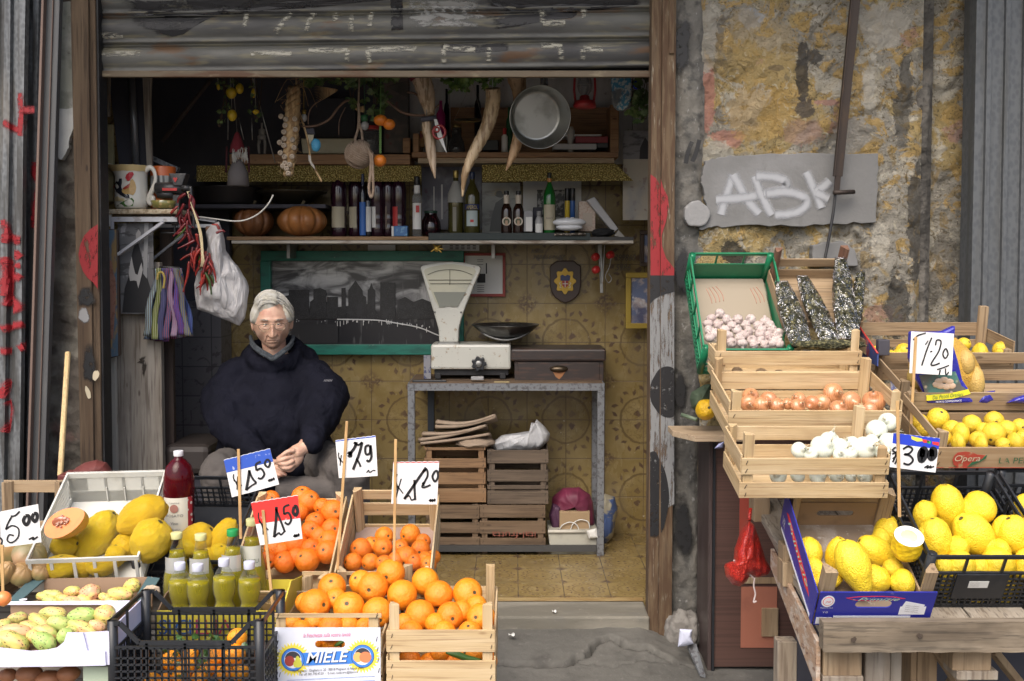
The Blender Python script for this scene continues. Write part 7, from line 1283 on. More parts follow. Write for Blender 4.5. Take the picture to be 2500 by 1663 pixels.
for cx,cy,s in ((440,850,1.0),(1775,785,1.0)):
 pts=[];
 for k in range(60): a=2*pi*k/60; R=(335 if k%2==0 else 262)*s; pts.append((cx+R*cos(a),cy+R*sin(a)))
 deco('sun_burst',pts,.0001,yel)
 circ=lambda R:[(cx+R*cos(2*pi*k/36),cy+R*sin(2*pi*k/36)) for k in range(36)]
 deco('roundel',circ(222),.0012,mat('print navy',(.02,.05,.18),.4)); deco('roundel',circ(212),.0016,bp); deco('roundel',circ(165),.0020,wp_); deco('roundel_dark',[(cx+150*cos(a),cy-20+140*sin(a)) for a in [pi+.1+ (pi-.2)*k/16 for k in range(17)]],.0023,mat('print dark',(.05,.05,.06),.4))
deco('banner',[(625,722),(1575,678),(1590,925),(650,968)],.0009,bp)
ell=lambda cx,cy,a,b,n=24:[(cx+a*cos(2*pi*k/n),cy+b*sin(2*pi*k/n)) for k in range(n)]
deco('printed_apple',ell(380,875,95,100),.0026,mat('print apple',(.36,.06,.05),.4)); deco('printed_pear',[(540,770),(580,830),(620,920),(610,980),(540,1000),(465,985),(450,915),(490,850),(505,790)],.0029,mat('print pear',(.55,.56,.07),.4))
deco('printed_peach',ell(1685,800,90,95),.0026,mat('print peach',(.80,.42,.14),.4)); deco('printed_peach',ell(1830,800,115,105),.0029,mat('print red peach',(.72,.22,.10),.4))
def t8(s_,x0,y0,x1,y1,mt,h=None,shear=0,bold=0,slope=0,dy=.0015):
 a=q8(x0,y0); b=q8(x1,y0); hh=abs(q8(0,y1)[1]-a[1]) if y1 else None
 text(s_,'lettering',mt,cp1,(a[0],-.0045-dy,a[1]),(1,0,slope),(0,0,1),w=b[0]-a[0],h=hh,shear=shear,bold=bold,local=True)
t8('MIELE',712,925,1522,715,mat('print navy',(.02,.05,.18),.4),shear=.25,bold=.012,slope=.04,dy=.0018); t8('MIELE',700,915,1510,705,wp_,shear=.25,bold=.012,slope=.04,dy=.0026)
t8('la freschezza sulla vostra tavola',640,425,1545,345,pinkp,shear=.35,slope=.03); t8('Via Mugnano - Giugliano n. 20 - 80018 Mugnano di Napoli (NA)',430,1110,1800,1045,ink,slope=.05); t8('Tel. uff. 081.745.47.39  -  E-mail: miele.eric@libero.it',560,1170,1690,1110,ink,slope=.05)
m=MB();
for x,y in ((150,530),(165,740),(175,930),(190,1140),(2045,455),(2060,655),(2075,855),(2085,1055)): a=q8(x+12,y-45); b=q8(x-12,y+45); m.tube([(a[0],-.0055,a[1]),(b[0],-.0055,b[1])],.0009,4)
m.build('staples',ink,cp1,local=True)
m=MB(); a=q8(330,1245); b=q8(2015,1165);
for k in range(3): m.tube([(a[0],-.0055,a[1]-.012*k),(b[0],-.0055,b[1]-.012*k)],.0005,4)
m.build('form_lines',bp,cp1,local=True)
pile(ORA,[(404,1026,82),(570,995,70),(640,1025,90),(305,1128,92),(502,1145,93),(248,1112,58),(665,1170,88),(742,945,84),(175,1235,55),(225,1275,60),(400,1265,78),(590,1255,55),(425,1090,62),(300,1230,60),(500,1250,60)],lin(1390,3.14,1530,2.88),'orange','orange','card fronted crate','oranges in the card fronted crate',zz3,3,26)
pile(ORA,[(300,1350,60),(400,1345,60),(470,1350,60)],lambda x,y:2.88,'orange','orange','behind the hand hole','oranges in the card fronted crate',zz3,3,60)
O=P(945,1700,2.80); H=P(0,1478,2.8).z-O.z; f=lambda y:P(0,y,2.8).z-O.z
crate('slatted crate of oranges with fresh pale boards, nearest the doorway',O,.3,.40,[(f(1700),f(1672)),(f(1666),f(1613)),(f(1592),f(1538))],[(.0,.05),(.07,.12),(.135,.185)],[(0,.05),(.06,.11),(.13,.18)],cpost(H),newwood)
pile(ORA,[(808,1070,88),(942,990,80),(1020,1070,84),(1187,1060,88),(912,1185,88),(1087,1190,82),(1265,1200,85),(860,1290,72),(1050,1290,72),(1200,1290,72),(820,1235,60),(1000,1235,62),(1150,1165,64),(1240,1130,60)],lin(1400,3.12,1545,2.90),'orange','orange','slatted crate','oranges in the slatted crate',zz3,5,26)
pile(ORA,[(850,1450,70),(965,1470,65),(1090,1465,60),(1220,1405,80),(1030,1400,62),(1300,1450,60),(1160,1440,60)],lambda x,y:2.90,'orange','orange','seen between the slats','oranges in the slatted crate',zz3,6,80)
def leafobj(label,pts,Y,w,parent=None,mt=None):
 m=MB(); C=chain([P(*p,Y) for p in pts],5); n=len(C)
 L=[]
 for i,p in enumerate(C):
  t=i/(n-1); ww=w*sin(pi*min(1,t*.92+.06))**.8/2; L+=[p+Vector((0,.004,ww)),p+Vector((0,-.002,0)),p+Vector((0,.004,-ww))]
 m.add(L,[(3*i+a,3*i+a+1,3*i+a+4,3*i+a+3) for i in range(n-1) for a in (0,1)],0,True); o=m.build('leaf',mt or mat('citrus leaf',(.08,.20,.04),.35,coat=.3,L=[('n',30,.5,.7,(.12,.28,.07),.7)]),parent,solid=.0006)
 if parent is None: tag(o,label,'leaf')
leafobj('green citrus leaf between the slats of the orange crate',[zz3(1060,1405),zz3(1130,1420),zz3(1190,1440),zz3(1270,1448)],2.84,.022); leafobj('green leaf tip behind the hand hole of the printed card',[zz3(415,1365),zz3(450,1350),zz3(480,1335)],2.83,.014)
def tcrate(label,xf0,yfb,Yf,W,D,Hf,xb0,ybb,Yb,front,back,side,posts,wd,**k):
 a=P(xf0,yfb,Yf); b=P(xb0,ybb,Yb); dz=b.z-a.z; dy=Yb-Yf; return crate(label,a,W,sqrt(dz*dz+dy*dy),front,back,side,posts,wd,tilt=atan2(dz,dy),**k),a,atan2(dz,dy)
cA,_,_=tcrate('tilted crate heaped with deep oranges behind the red banded price card',579,1501,3.17,.30,.39,.16,637,1289,3.52,[(0,.05),(.06,.10)],[(0,.04),(.05,.085),(.10,.135)],[(0,.05),(.06,.10),(.11,.15)],cpost(.15,.17),newwood)
pile(ORB,[(232,505,65),(268,530,68),(50,520,55),(410,590,72),(345,560,50),(215,590,55),(305,650,58),(283,697,60),(405,690,65),(385,760,68),(375,820,70),(190,770,74),(280,800,58),(260,870,72),(130,880,64),(70,800,60),(110,810,50),(140,640,60),(30,870,55),(30,700,60),(330,730,55),(200,850,55),(120,730,60),(60,620,60)],lin(1215,3.47,1380,3.24),'orange','orange','tilted rear crate','oranges in the tilted rear crate',zz3,8,22)
cB,_,_=tcrate('half empty tilted crate of blood oranges with open slatted back',826,1490,3.17,.294,.39,.16,866,1289,3.54,[(0,.05),(.06,.10)],[(0,.02),(.060,.112),(.128,.165)],[(0,.05),(.06,.10),(.11,.15)],cpost(.15,.18),newwood,base=mat('pinkish hardboard',(.33,.24,.20),.8,L=[('n',9,.45,.7,(.27,.19,.15),.8)]))
pile(ORC,[(570,805,65),(630,780,48),(705,730,55),(697,795,58),(855,720,60),(930,760,45),(830,850,64),(915,805,57),(800,795,48),(525,880,55),(625,880,52),(705,890,52),(945,870,52),(990,850,42),(960,890,50),(770,870,50),(880,880,50)],lin(1305,3.42,1375,3.26),'blood orange','orange','half empty crate','blood oranges in the tilted crate',zz3,9,18)
def pcrate(label,O,W,D,H,mt,tilt=0,yaw=0,dip=0,cell=.022,name='plastic_crate',rw=.012,solidlow=0,win=None,backh=None,fronth=None,gridh=None,cat='crate'):
 r=thing(name,label,cat,O); r.rotation_euler=(tilt,0,yaw); bh=backh or H; fh=fronth or H
 def face(nm,L,h,fr,dipv):
  m=MB(); gh=(gridh or h*.62) if not dipv else h-dipv-.012
  def bar(u0,v0,u1,v1,w=.008,t=.006): m.beam(fr(u0,v0),fr(u1,v1),w if abs(u1-u0)<abs(v1-v0) else t,w if abs(u1-u0)>=abs(v1-v0) else t)
  def bar2(u0,v0,u1,v1,w=.008):
   p0,p1=Vector(fr(u0,v0)),Vector(fr(u1,v1)); d=(p1-p0).normalized(); nrm=Vector(fr(0,0,1))-Vector(fr(0,0,0)); sd=d.cross(nrm).normalized()*w/2; n2=nrm.normalized()*.003
   vs=[p0+sd+n2,p0-sd+n2,p1-sd+n2,p1+sd+n2,p0+sd-n2,p0-sd-n2,p1-sd-n2,p1+sd-n2]; m.add(vs,[(0,1,2,3),(7,6,5,4),(0,4,5,1),(1,5,6,2),(2,6,7,3),(3,7,4,0)])
  c=.03; top=h-rw/2
  if dipv:
   s=L*.14; bar2(0,top,c,top,rw); bar2(c,top,s+c*.8,h-dipv,rw); bar2(s+c*.8,h-dipv,L-s-c*.8,h-dipv,rw); bar2(L-s-c*.8,h-dipv,L-c,top,rw); bar2(L-c,top,L,top,rw)
  else: bar2(0,top,L,top,rw)
  bar2(0,.006,L,.006,.012); bar2(0,gh,L,gh,.008)
  k=max(2,int(L/.10));
  for i in range(1,k): bar2(L*i/k,0,L*i/k,(h-dipv if dipv else top),.007)
  n=int((L-.03)/cell)
  for i in range(1,n): bar2(.015+(L-.03)*i/n,.01,.015+(L-.03)*i/n,gh,.0042)
  for j in range(1,int(gh/cell)): bar2(.012,j*cell,L-.012,j*cell,.0042)
  m.build(nm,mt,r,local=True)
 face('front_wall',W,fh,lambda u,v,n=0:(u,0+n,v),dip); face('back_wall',W,bh,lambda u,v,n=0:(u,D-n,v),dip)
 face('side_wall',D,H,lambda u,v,n=0:(0+n,u,v),0); face('side_wall',D,H,lambda u,v,n=0:(W-n,u,v),0)
 for x in (0,W):
  for y,hh in ((0,fh),(D,bh)):
   m=MB(); m.tube([(x+(.008 if x==0 else -.008),y+(.008 if y==0 else -.008),0),(x+(.008 if x==0 else -.008),y+(.008 if y==0 else -.008),hh)],.0135,10); m.build('corner_post',mt,r,local=True)
 m=MB(); m.box(.01,W-.01,.01,D-.01,.002,.005); m.build('base',mt,r,local=True); return r
O=P(268,1735,2.63); H=P(0,1516,2.63).z-O.z
bc=pcrate('black plastic crate of clementines with a dipped front rim',O,.40,.26,H,blk,dip=.058,cell=.0175)
pile(CLE,[(450,1430,65),(580,1385,52),(740,1405,65),(865,1400,78),(885,1285,66),(520,1530,65),(640,1545,55),(800,1510,60),(905,1510,60),(415,1555,42),(690,1490,55),(330,1560,55),(560,1470,55)],lin(1550,2.76,1650,2.68),'clementine','clementine','front black crate','clementines in the black crate',zz2,4,24)
lf=thing('leafy_twigs','sprigs of leaves and thin stems lying among the clementines','leaves',P(470,1600,2.7)); m=MB(); rn=random.Random(2)
lm=mat('dark citrus leaf',(.035,.09,.02),.35,coat=.3)
for k in range(34): leaf(m,P(*zz2(rn.uniform(380,930),rn.uniform(1260,1560)),rn.uniform(2.66,2.72)),rn.uniform(.018,.035),rn,.2)
m.build('leaves',lm,lf); m=MB()
for k in range(16): A=P(*zz2(rn.uniform(420,900),rn.uniform(1260,1520)),2.67); m.tube(chain([A,A+Vector((rn.uniform(-.03,.03),0,.015)),A+Vector((rn.uniform(-.05,.05),0,rn.uniform(-.05,.02)))],4),.0009,4)
m.build('stems',mat('green stem',(.10,.14,.04),.7),lf)
yb=thing('cardboard_box','yellow printed cardboard box holding the lemon drink bottles','box',P(520,1560,3.05)); yc=mat('yellow card',(.62,.52,.06),.5,L=[('n',7,.5,.7,(.50,.42,.05),.7)]); kc=mat('brown card',(.20,.13,.08),.8)
bx0=P(383,1500,2.93); bx1=P(690,1500,2.93); bz0=.478; bz1=P(0,1491,2.93).z
MB().box(bx0.x,bx1.x,2.93,2.934,bz0,bz1).build('front_wall',yc,yb); MB().box(bx0.x,bx1.x,3.22,3.224,bz0,P(0,1415,3.22).z).build('back_wall',yc,yb)
MB().prism([(bx0.x,2.935,bz0),(bx0.x,2.935,bz1),(bx0.x,3.0,P(0,1400,3.2).z),(bx0.x,3.219,P(0,1390,3.22).z),(bx0.x,3.219,bz0)],(1,0,0),.004).build('side_wall',kc,yb); MB().prism([(bx1.x,2.935,bz0),(bx1.x,2.935,bz1),(bx1.x,3.05,bz1+.05),(bx1.x,3.219,P(0,1405,3.22).z),(bx1.x,3.219,bz0)],(1,0,0),-.004).build('side_wall',yc,yb); MB().box(bx0.x,bx1.x,2.935,3.218,bz0-.003,bz0).build('box_base',kc,yb)
bag('torn_flap','',None,[zz2(x,y) for x,y in [(255,975),(290,940),(330,935),(375,950),(380,985),(260,990)]],2.95,.02,mat('torn brown card',(.42,.33,.24),.9,B=[('n',60,.8,.006)]),4,.004,parent=None)
bpy.data.objects['torn_flap']['label']='torn brown cardboard flap on the left corner of the black crate'; bpy.data.objects['torn_flap']['category']='cardboard'
x=395
for ch_,cc,px in (('S',(.03,.10,.35),388),('I',(.03,.10,.35),412),('C',(.03,.12,.40),428),('I',(.03,.10,.35),462),('L',(.33,.03,.12),478),('L',(.40,.03,.06),500),('I',(.45,.05,.05),524),('A',(.40,.03,.08),532)):
 text(ch_,'lettering',mat('print '+str(cc),cc,.5),yb,P(px,1549,2.928),(1,0,0),(0,0,1),h=38*2.93/F)
oil=tint('cloudy yellow lemonade',(.80,.74,.12),.08,.45,.42,(.42,.36,.008)); clr=tint('clear plastic shell',(.94,.95,.93),.04,.30,.02,(.35,.36,.35)); capw=mat('pale lilac cap',(.55,.57,.68),.4); capy=mat('pale gold cap',(.60,.58,.28),.35); capg=mat('green cap',(.02,.28,.08),.35)
SM=[(0,0),(.9,0),(1,.03),(1,.30),(.96,.35),(.80,.40),(.76,.43),(.82,.47),(.96,.54),(1.02,.62),(1.0,.69),(.88,.77),(.62,.85),(.36,.90),(.34,1)]
zB=bz0+.001
def dbot(label,zx,capy_,hw,Y,prof,capm_,liqtop,labs,ch0):
 x,yt=zz2(zx,capy_); b=P(x,1500,Y); b.z=zB; H=P(x,yt,Y).z-zB; return bottle(label,'bottle',b,H,hw/2.689*Y/F,prof,clr,capm=capm_,cap=(ch0,1.0,.50 if prof is SM else .42),labs=labs,liq=(oil,liqtop),n=24)
for zx,cy,l in ((512,787,'small clear bottle of yellow drink, leftmost of the front four'),(630,797,'small clear bottle of yellow drink, second from left in front'),(802,760,'small clear bottle of yellow drink, third from left in front'),(968,780,'small clear bottle of yellow drink, rightmost of the front four')):
 dbot(l,zx,cy,74,3.0,SM,capw,.76,[(.10,.27,1.0,*FR,mat('pale pink label',(.55,.42,.36),.5),('CONAD',.165,.05,1.1,redl))],.90)
TL=[(0,0),(.95,0),(1,.02),(1,.40),(.96,.5),(.80,.62),(.56,.75),(.40,.86),(.36,.92),(.36,1)]
foil=mat('silver paper label',(.55,.56,.55),.3,.4,L=[('n',(20,20,5),.5,.62,(.25,.26,.25),.8)])
for zx,cy,l,cp_,Y in ((494,590,'tall bottle with pale gold cap, leftmost behind the small bottles',capy,3.12),(652,600,'tall bottle with pale gold cap behind the second small bottle',capy,3.12),(862,570,'tall bottle with a bright green cap',capg,3.12),(988,500,'tallest bottle with a cream label beneath the red banded price card',capy,3.18)):
 dbot(l,zx,cy,92,Y,TL,cp_,.80,[(.45,.74,.80 if zx<980 else .86,*FR,foil if zx<980 else mat('off white label',(.55,.56,.50),.5),('MANGIATORELLA',.50 if zx<980 else .56,.045,1.5,mat('dark green ink',(.02,.08,.04),.5)))],.93)
r=dbot('big ribbed bottle of red wine labelled rosato, behind the citrons',515,57,100,3.38,PET,wcap,.5,[],.965)
r.location.z=.64; b0=P(443,1100,3.38); Hh=b0.z-.64;
for c in list(r.children): bpy.data.objects.remove(c)
R_=100/2.689*3.38/F; red_t=tint('red wine plastic',(.50,.02,.05),.06,.7,.35,(.10,.004,.010)); MB().lathe([(R_*a,Hh*b*.97) for a,b in PET],n=28).build('body',red_t,r,local=True); MB().lathe([(max(0,R_*a-.003),Hh*b*.97+.003) for a,b in PET if b<.78]+[(0,Hh*.76)],n=28).build('wine',tint('rose wine',(.75,.10,.14),.1,.4,.35,(.22,.006,.02)),r,local=True)
MB().lathe([(0,Hh),(R_*.32,Hh),(R_*.32,Hh*.945),(0,Hh*.945)],n=16).build('cap',wcap,r,local=True,bevel=.001)
L_=MB().lathe([(R_*1.0+.001,Hh*.12),(R_*1.0+.001,Hh*.53)],n=20,a0=-pi/2-1.25,a1=-pi/2+1.25).build('label',mat('red label edge',(.30,.02,.03),.5,L=[('v',(60,60,60),.35,.25,(.6,.55,.5),.9)]),r,local=True)
L2=MB().lathe([(R_*1.0+.002,Hh*.12),(R_*1.0+.002,Hh*.53)],n=16,a0=-pi/2-.85,a1=-pi/2+.85).build('label',mat('ivory wine label',(.60,.58,.50),.5),r,local=True)
for s_,zz_,hh,ww in (('ROSATO',.33,.028,1.15),('Vino',.25,.03,.5),('DA TAVOLA',.19,.015,.8),('CANTINE',.47,.014,.7)):
 rad=R_+.0032; text(s_,'lettering',ggrey,L2,(0,0,0),(1,0,0),(0,0,1),w=ww*R_,h=hh*Hh,local=True,bend=lambda a,b,rad=rad,ww=ww,zz_=zz_:Vector((rad*sin((a-ww*R_/2)/rad),-rad*cos((a-ww*R_/2)/rad),Hh*zz_+b)))
MB().lathe([(0,0),(R_*.28,0)],M=Matrix.Translation((0,-R_-.0035,Hh*.42))@Matrix.Rotation(pi/2,4,'X'),n=14).build('crest',mat('label crest',(.32,.15,.12),.5),L2,local=True)
def tilted(xf,yf,Yf,xb,yb,Yb,h):
 a=P(xf,yf,Yf); b=P(xb,yb,Yb); t=atan2(b.z-a.z,Yb-Yf); yaw=atan2(-(b.x-a.x),Yb-Yf); D=(b-a).length; zax=Matrix.Rotation(yaw,3,'Z')@Matrix.Rotation(t,3,'X')@Vector((0,0,1)); return a-zax*h,D,t,yaw
O,D,t,yw=tilted(319,1366,3.15,432,1162,3.55,.13); pcrate('black plastic crate of big citrons behind the bottles',O,.30,D,.13,blk,t,yw,cell=.02,backh=.13)
pile(CIT,[(625,640,112,120,.9),(790,620,78,135,.5),(770,735,75,70,.3),(700,760,70,60,1.2),(560,700,70,80,1)],lin(1300,3.34,1370,3.22),'citron','citron','black crate behind the bottles','citrons in the black crate',zz2,3,20)
wpl=mat('dirty white plastic',(.56,.56,.52),.42,L=[('n',9,.5,.7,(.44,.43,.38),.7)])
O,D,t,yw=tilted(61,1368,3.0,163,1154,3.42,.12)
wc=thing('plastic_crate','white plastic crate of giant citrons with four windows in its back','crate',O); wc.rotation_euler=(t,0,yw); W=.324
m=MB(); [m.box(a,b,D-.006,D,0,.12) for a,b in ((0,W),)][:0]
wn_=[(.20,.36),(.40,.54),(.58,.73),(.77,.91)]; xs=[0]+[q for w_ in wn_ for q in w_]+[1]
m.box(0,W,D-.006,D,0,.047); m.box(0,W,D-.008,D+.002,.100,.12)
for i in range(0,len(xs),2): m.box(xs[i]*W,xs[i+1]*W,D-.006,D,.0475,.0995)
for x in (.38,.56,.75): m.box(x*W-.002,x*W+.002,D-.012,D-.0065,0,.06)
m.build('back_wall',wpl,wc,local=True,bevel=.001)
m=MB(); m.box(0,W,0,.006,.105,.12); m.box(0,W,0,.006,0,.035); [m.box(x*W-.005,x*W+.005,0,.006,.0355,.1045) for x in (.03,.22,.42,.60,.78,.97)]; m.build('front_wall',wpl,wc,local=True,bevel=.001)
for s in (0,1):
 X_=s*(W-.006); m=MB(); m.box(X_,X_+.006,.0065,D-.007,.106,.119); m.box(X_,X_+.006,.0065,D-.007,0,.02)
 for k in range(40): y=.012+k*(D-.03)/40; m.beam((X_+.003,y,.02),(X_+.003,y+.03,.105),.002,.003); m.beam((X_+.003,y+.03,.02),(X_+.003,y,.105),.002,.003)
 m.build('side_wall',wpl,wc,local=True)
m=MB(); m.box(.007,W-.007,.007,D-.007,0,.004); m.build('base',wpl,wc,local=True);
pile(CIT,[(640,612,118,185,.62),(430,672,80,95,1.4),(405,815,130,75,.0),(660,810,105,60,0),(820,685,90,95,.5),(545,820,70,60,0),(760,740,70,70,0)],lin(1300,3.25,1385,3.08),'citron','citron','white crate','citrons in the white crate',z1,8,16)
pile(CIT,[(945,470,118,160,1.05),(995,637,133,142,.5)],lambda x,y:3.12 if y>1300 else 3.2,'citron','citron','leaning beside the red bottle','citrons by the red bottle',z1,2,40)
pa=thing('papaya_half','halved papaya with orange flesh and wet seeds beside the white crate','papaya',P(*z1(430,520),3.12)); Mx=Matrix.Translation(P(*z1(430,520),3.12))@Matrix.Rotation(-.42,4,'Y')@Matrix.Rotation(-.55,4,'X')
k=3.12/F/2.69; m=MB()
def sh_(a): return 1-.10*cos(a)*(1 if cos(a)<0 else .2)
m.add([Mx@Vector((142*k*cos(a)*sh_(a),0,92*k*sin(a)*(1-.18*cos(a)))) for a in [2*pi*i/40 for i in range(40)]],[tuple(range(39,-1,-1))]); m.build('cut_face',mat('papaya flesh',(.80,.25,.07),.4,L=[('n',18,.45,.7,(.72,.18,.05),.7)],coat=.3),pa)
m=MB(); m.grid(lambda u,v:Mx@Vector((142*k*cos(2*pi*u)*sh_(2*pi*u)*cos(v*pi/2),.075*sin(v*pi/2),92*k*sin(2*pi*u)*(1-.18*cos(2*pi*u))*cos(v*pi/2))),40,10,cu=True); m.build('skin',mat('papaya skin',(.62,.33,.05),.5,L=[('n',9,.5,.7,(.40,.30,.06),.8)]),pa)
m=MB(); rn=random.Random(4); m.ball(Mx@Vector((-.012,-.0,.004)),(.030,.006,.018),12,fn=lambda d:1+.2*mnoise.noise(d*4)); m.build('seed_hollow',mat('wet pulp',(.33,.10,.05),.25,coat=.5),pa)
for i in range(26): c_=Mx@Vector((-.012+rn.gauss(0,.013),-.005,.004+rn.gauss(0,.008))); m=MB(); m.ball(c_,(.0042,.003,.003),6); m.build('seed',mat('papaya seed',(.40,.22,.15),.25,coat=.5),pa)
crate('weathered crate of squashes at the left edge behind the price card 5.00',P(-190,1475,2.97),.21,.50,[(0,.045)],[(0,.05),(.07,.12),(.22,.262)],[(0,.05)],[(1,0,0,.075),(0,0,0,.075),(0,1,0,.26),(1,1,0,.26)],midwood)
sq=[mat('tan squash',(.36,.22,.09),.45,L=[('n',7,.5,.65,(.20,.18,.07),.8)]),mat('green tan squash',(.22,.19,.09),.45,L=[('n',6,.45,.6,(.42,.25,.14),.8)])]
for x,y,rx,ry,mm,l,Y in ((35,1340,42,60,0,'brown squash at the left edge behind the price card 5.00',3.15),(72,1355,42,32,1,'mottled green squash below the price card 5.00',3.08),(52,1402,30,28,0,'tan squash in front of the mottled green one',3.02),(10,1400,24,40,0,'dark squash at the bottom left corner of its crate',3.0),(100,1395,26,22,0,'small tan squash against the white crate',3.04)):
 kk=Y/F; c=P(x,y,Y); o=MB(); o.ball((0,0,0),(rx*kk,rx*kk,ry*kk),18,fn=lambda d:1-.05*(1-abs(sin(atan2(d.y,d.x)*4)))**2); o=o.build('squash',sq[mm]); o.location=c; o.rotation_euler=(.5,.6,.2); tag(o,l,'squash','squashes in the left crate')
o=MB().beam(P(166,858,3.95),P(147,1165,3.75),.020,.020).build('broom_handle',wood('pale broom wood',(.50,.36,.17),(.56,.42,.22),(.30,.2,.1),'z'),bevel=.008); tag(o,'pale wooden broom handle leaning at the left behind the white crate','handle')
bag('rolled_cloth','dark red cloth rolled behind the white crate','cloth',[z1(x,y) for x,y in [(475,195),(500,165),(560,130),(640,112),(700,130),(740,190),(745,420),(470,420)]],3.62,.2,mat('dark red cloth',(.11,.022,.018),.7),5,.01)
MB_=MB().rb(*z1(375,215),*z1(480,265),3.60,.10).build('dark_red_box',mat('dark red box',(.11,.02,.018),.6),bevel=.004); tag(MB_,'small dark red box beside the broom handle','box')
o=MB().rb(*z1(362,280),*z1(445,420),3.58,.14).build('black_container',blk,bevel=.006); tag(o,'black container under the dark red box','container')
ppm=[mat('prickly pear yellow',(.62,.52,.13),.45,rv=(.55,.50,.16),rnd=True,L=[('n',1.3,.45,.6,(.70,.36,.18),.8),('n',1.1,.5,.6,(.40,.48,.13),.8),('v',3.4,.27,.21,(.09,.06,.03),.95)]),mat('prickly pear green',(.33,.50,.13),.45,rv=(.45,.50,.15),rnd=True,L=[('n',1.3,.5,.62,(.58,.54,.20),.8),('v',3.4,.27,.21,(.08,.08,.03),.95)]),mat('prickly pear pink',(.72,.34,.20),.45,rv=(.66,.42,.20),rnd=True,L=[('n',1.3,.5,.62,(.62,.52,.17),.8),('v',3.4,.27,.21,(.12,.07,.03),.95)])]
def ppd(i):
 d=fmesh('prickly_pear',lambda d:(1+.09*mnoise.noise(d*2)+.05*mnoise.noise(d*5))*(1-.10*ssf(d.z,.5,1)),1.0,[ppm[i],mat('pear crown',(.40,.30,.14),.8)],18,2); return d
PPR=[ppd(i) for i in range(3)]
def pears(items,Yf,where,group,seed):
 rn=random.Random(seed); it=[(*z1(q[0],q[1]),q[2]/2.69,q[3]/2.69) for q in items]; lb=rowlabels(it,14)
 for i,(q,(x,y,a,b)) in enumerate(zip(items,it)):
  kind=q[4] if len(q)>4 else 0; Y=Yf(x,y); k=Y/F; c=P(x,y,Y); me=PPR[kind].copy() if 0 else PPR[kind]
  o=bpy.data.objects.new('prickly_pear',me); COL.objects.link(o); o.location=c; tn=pi/2+rn.uniform(-.35,.35)+(q[5] if len(q)>5 else .25); o.rotation_mode='QUATERNION'
  o.rotation_quaternion=(Matrix.Rotation(tn,3,'Y')@Matrix.Rotation(rn.uniform(-.3,.3),3,'X')@Matrix.Rotation(rn.uniform(0,6),3,'Z')).to_quaternion(); o.scale=(b*k*1.05,b*k*1.05,a*k)
  tag(o,f'{["yellow","green","pinkish"][kind]} prickly pear, {lb[i][0]} in {lb[i][1]}, {where}','prickly pear',group)
pears([(340,1002,80,34),(335,1042,65,28,1),(475,978,64,34),(592,990,82,56,2,-.1),(795,997,92,44,0,-.1),(870,942,62,46,0,-.1),(485,1062,82,48,2),(620,1068,65,34,2),(232,1068,42,26,2),(400,1078,60,30,2),(690,1020,50,30),(560,1040,60,34),(740,1050,50,26),(280,1010,50,28),(420,1030,56,30)],lin(1420,3.0,1480,2.92),'rear box','prickly pears in the rear box',3)
pears([(30,1205,62,46),(120,1155,68,40),(262,1185,92,46),(350,1125,100,44),(545,1142,104,56,1),(692,1132,76,62,0,-.3),(395,1192,86,52,1),(545,1222,112,42),(640,1205,60,36,2),(302,1252,92,46),(122,1245,112,50,2),(90,1312,122,60),(292,1312,92,56,1),(430,1272,56,54,1),(200,1215,80,40),(20,1260,60,46,2),(470,1240,60,36),(230,1275,60,44),(10,1320,50,50)],lin(1490,2.86,1570,2.70),'front box','prickly pears in the front box',4)
lav=mat('lavender white card',(.62,.62,.78),.6,L=[('n',(3,3,18),.5,.7,(.54,.54,.68),.6)],B=[('n',(3,3,20),.3,.004)])
pb1=thing('cardboard_box','lavender white cardboard tray of prickly pears with a notched front','box',P(100,1600,2.62))
def zq(x,y,Y,dy=0): return P(*z1(x,y),Y)+Vector((0,dy,0))
MB().prism([zq(-300,1330,2.62),zq(0,1350,2.62),zq(200,1372,2.62),zq(300,1365,2.62),zq(370,1350,2.62),zq(420,1310,2.62),zq(440,1250,2.62),zq(545,1250,2.62),zq(575,1370,2.62),zq(690,1372,2.62),zq(695,1465,2.62),zq(500,1470,2.62),zq(-300,1480,2.62)],(0,1,0),.004).build('front_wall',lav,pb1)
MB().prism([zq(546,1250,2.626),zq(715,1240,2.626),zq(722,1460,2.626),zq(546,1468,2.626)],(0,1,0),.004).build('inner_flap',lav,pb1)
MB().prism([zq(715,1240,2.632),zq(715,1240,2.632)+Vector((-.005,.26,.0)),zq(722,1460,2.632)+Vector((-.005,.26,-.0)),zq(722,1460,2.632)],(-1,0,0),.004).build('side_wall',lav,pb1)
bz=zq(0,1465,2.62).z; X0=zq(-300,0,2.62).x; X1=zq(720,1400,2.62).x; MB().box(X0,X1-.01,2.635,2.89,bz,bz+.003).build('box_base',kc,pb1)
MB().box(X0,X1-.012,2.892,2.896,bz,zq(0,1055,2.892).z).build('back_wall',mat('bare brown card',(.30,.20,.13),.8),pb1)
MB().prism([zq(0,1045,2.885),zq(880,1038,2.885),zq(800,1115,2.84),zq(720,1200,2.80),zq(700,1150,2.82),zq(680,1060,2.88),zq(0,1060,2.88)],(0,0,-1),.003).build('white_flap',lav,pb1)
pb2=thing('cardboard_box','brown cardboard tray of prickly pears behind the lavender one','box',P(180,1450,2.9)); bb=mat('bare brown card',(.30,.20,.13),.8)
MB().prism([zq(290,895,3.03),zq(1000,885,3.03),zq(1000,1100,3.03),zq(290,1100,3.03)],(0,1,0),.004).build('back_wall',bb,pb2); z_=P(0,1500,2.9).z-.02; MB().box(zq(60,1,2.9).x,zq(880,1,2.9).x,2.905,3.028,z_,z_+.003).build('box_base',bb,pb2)
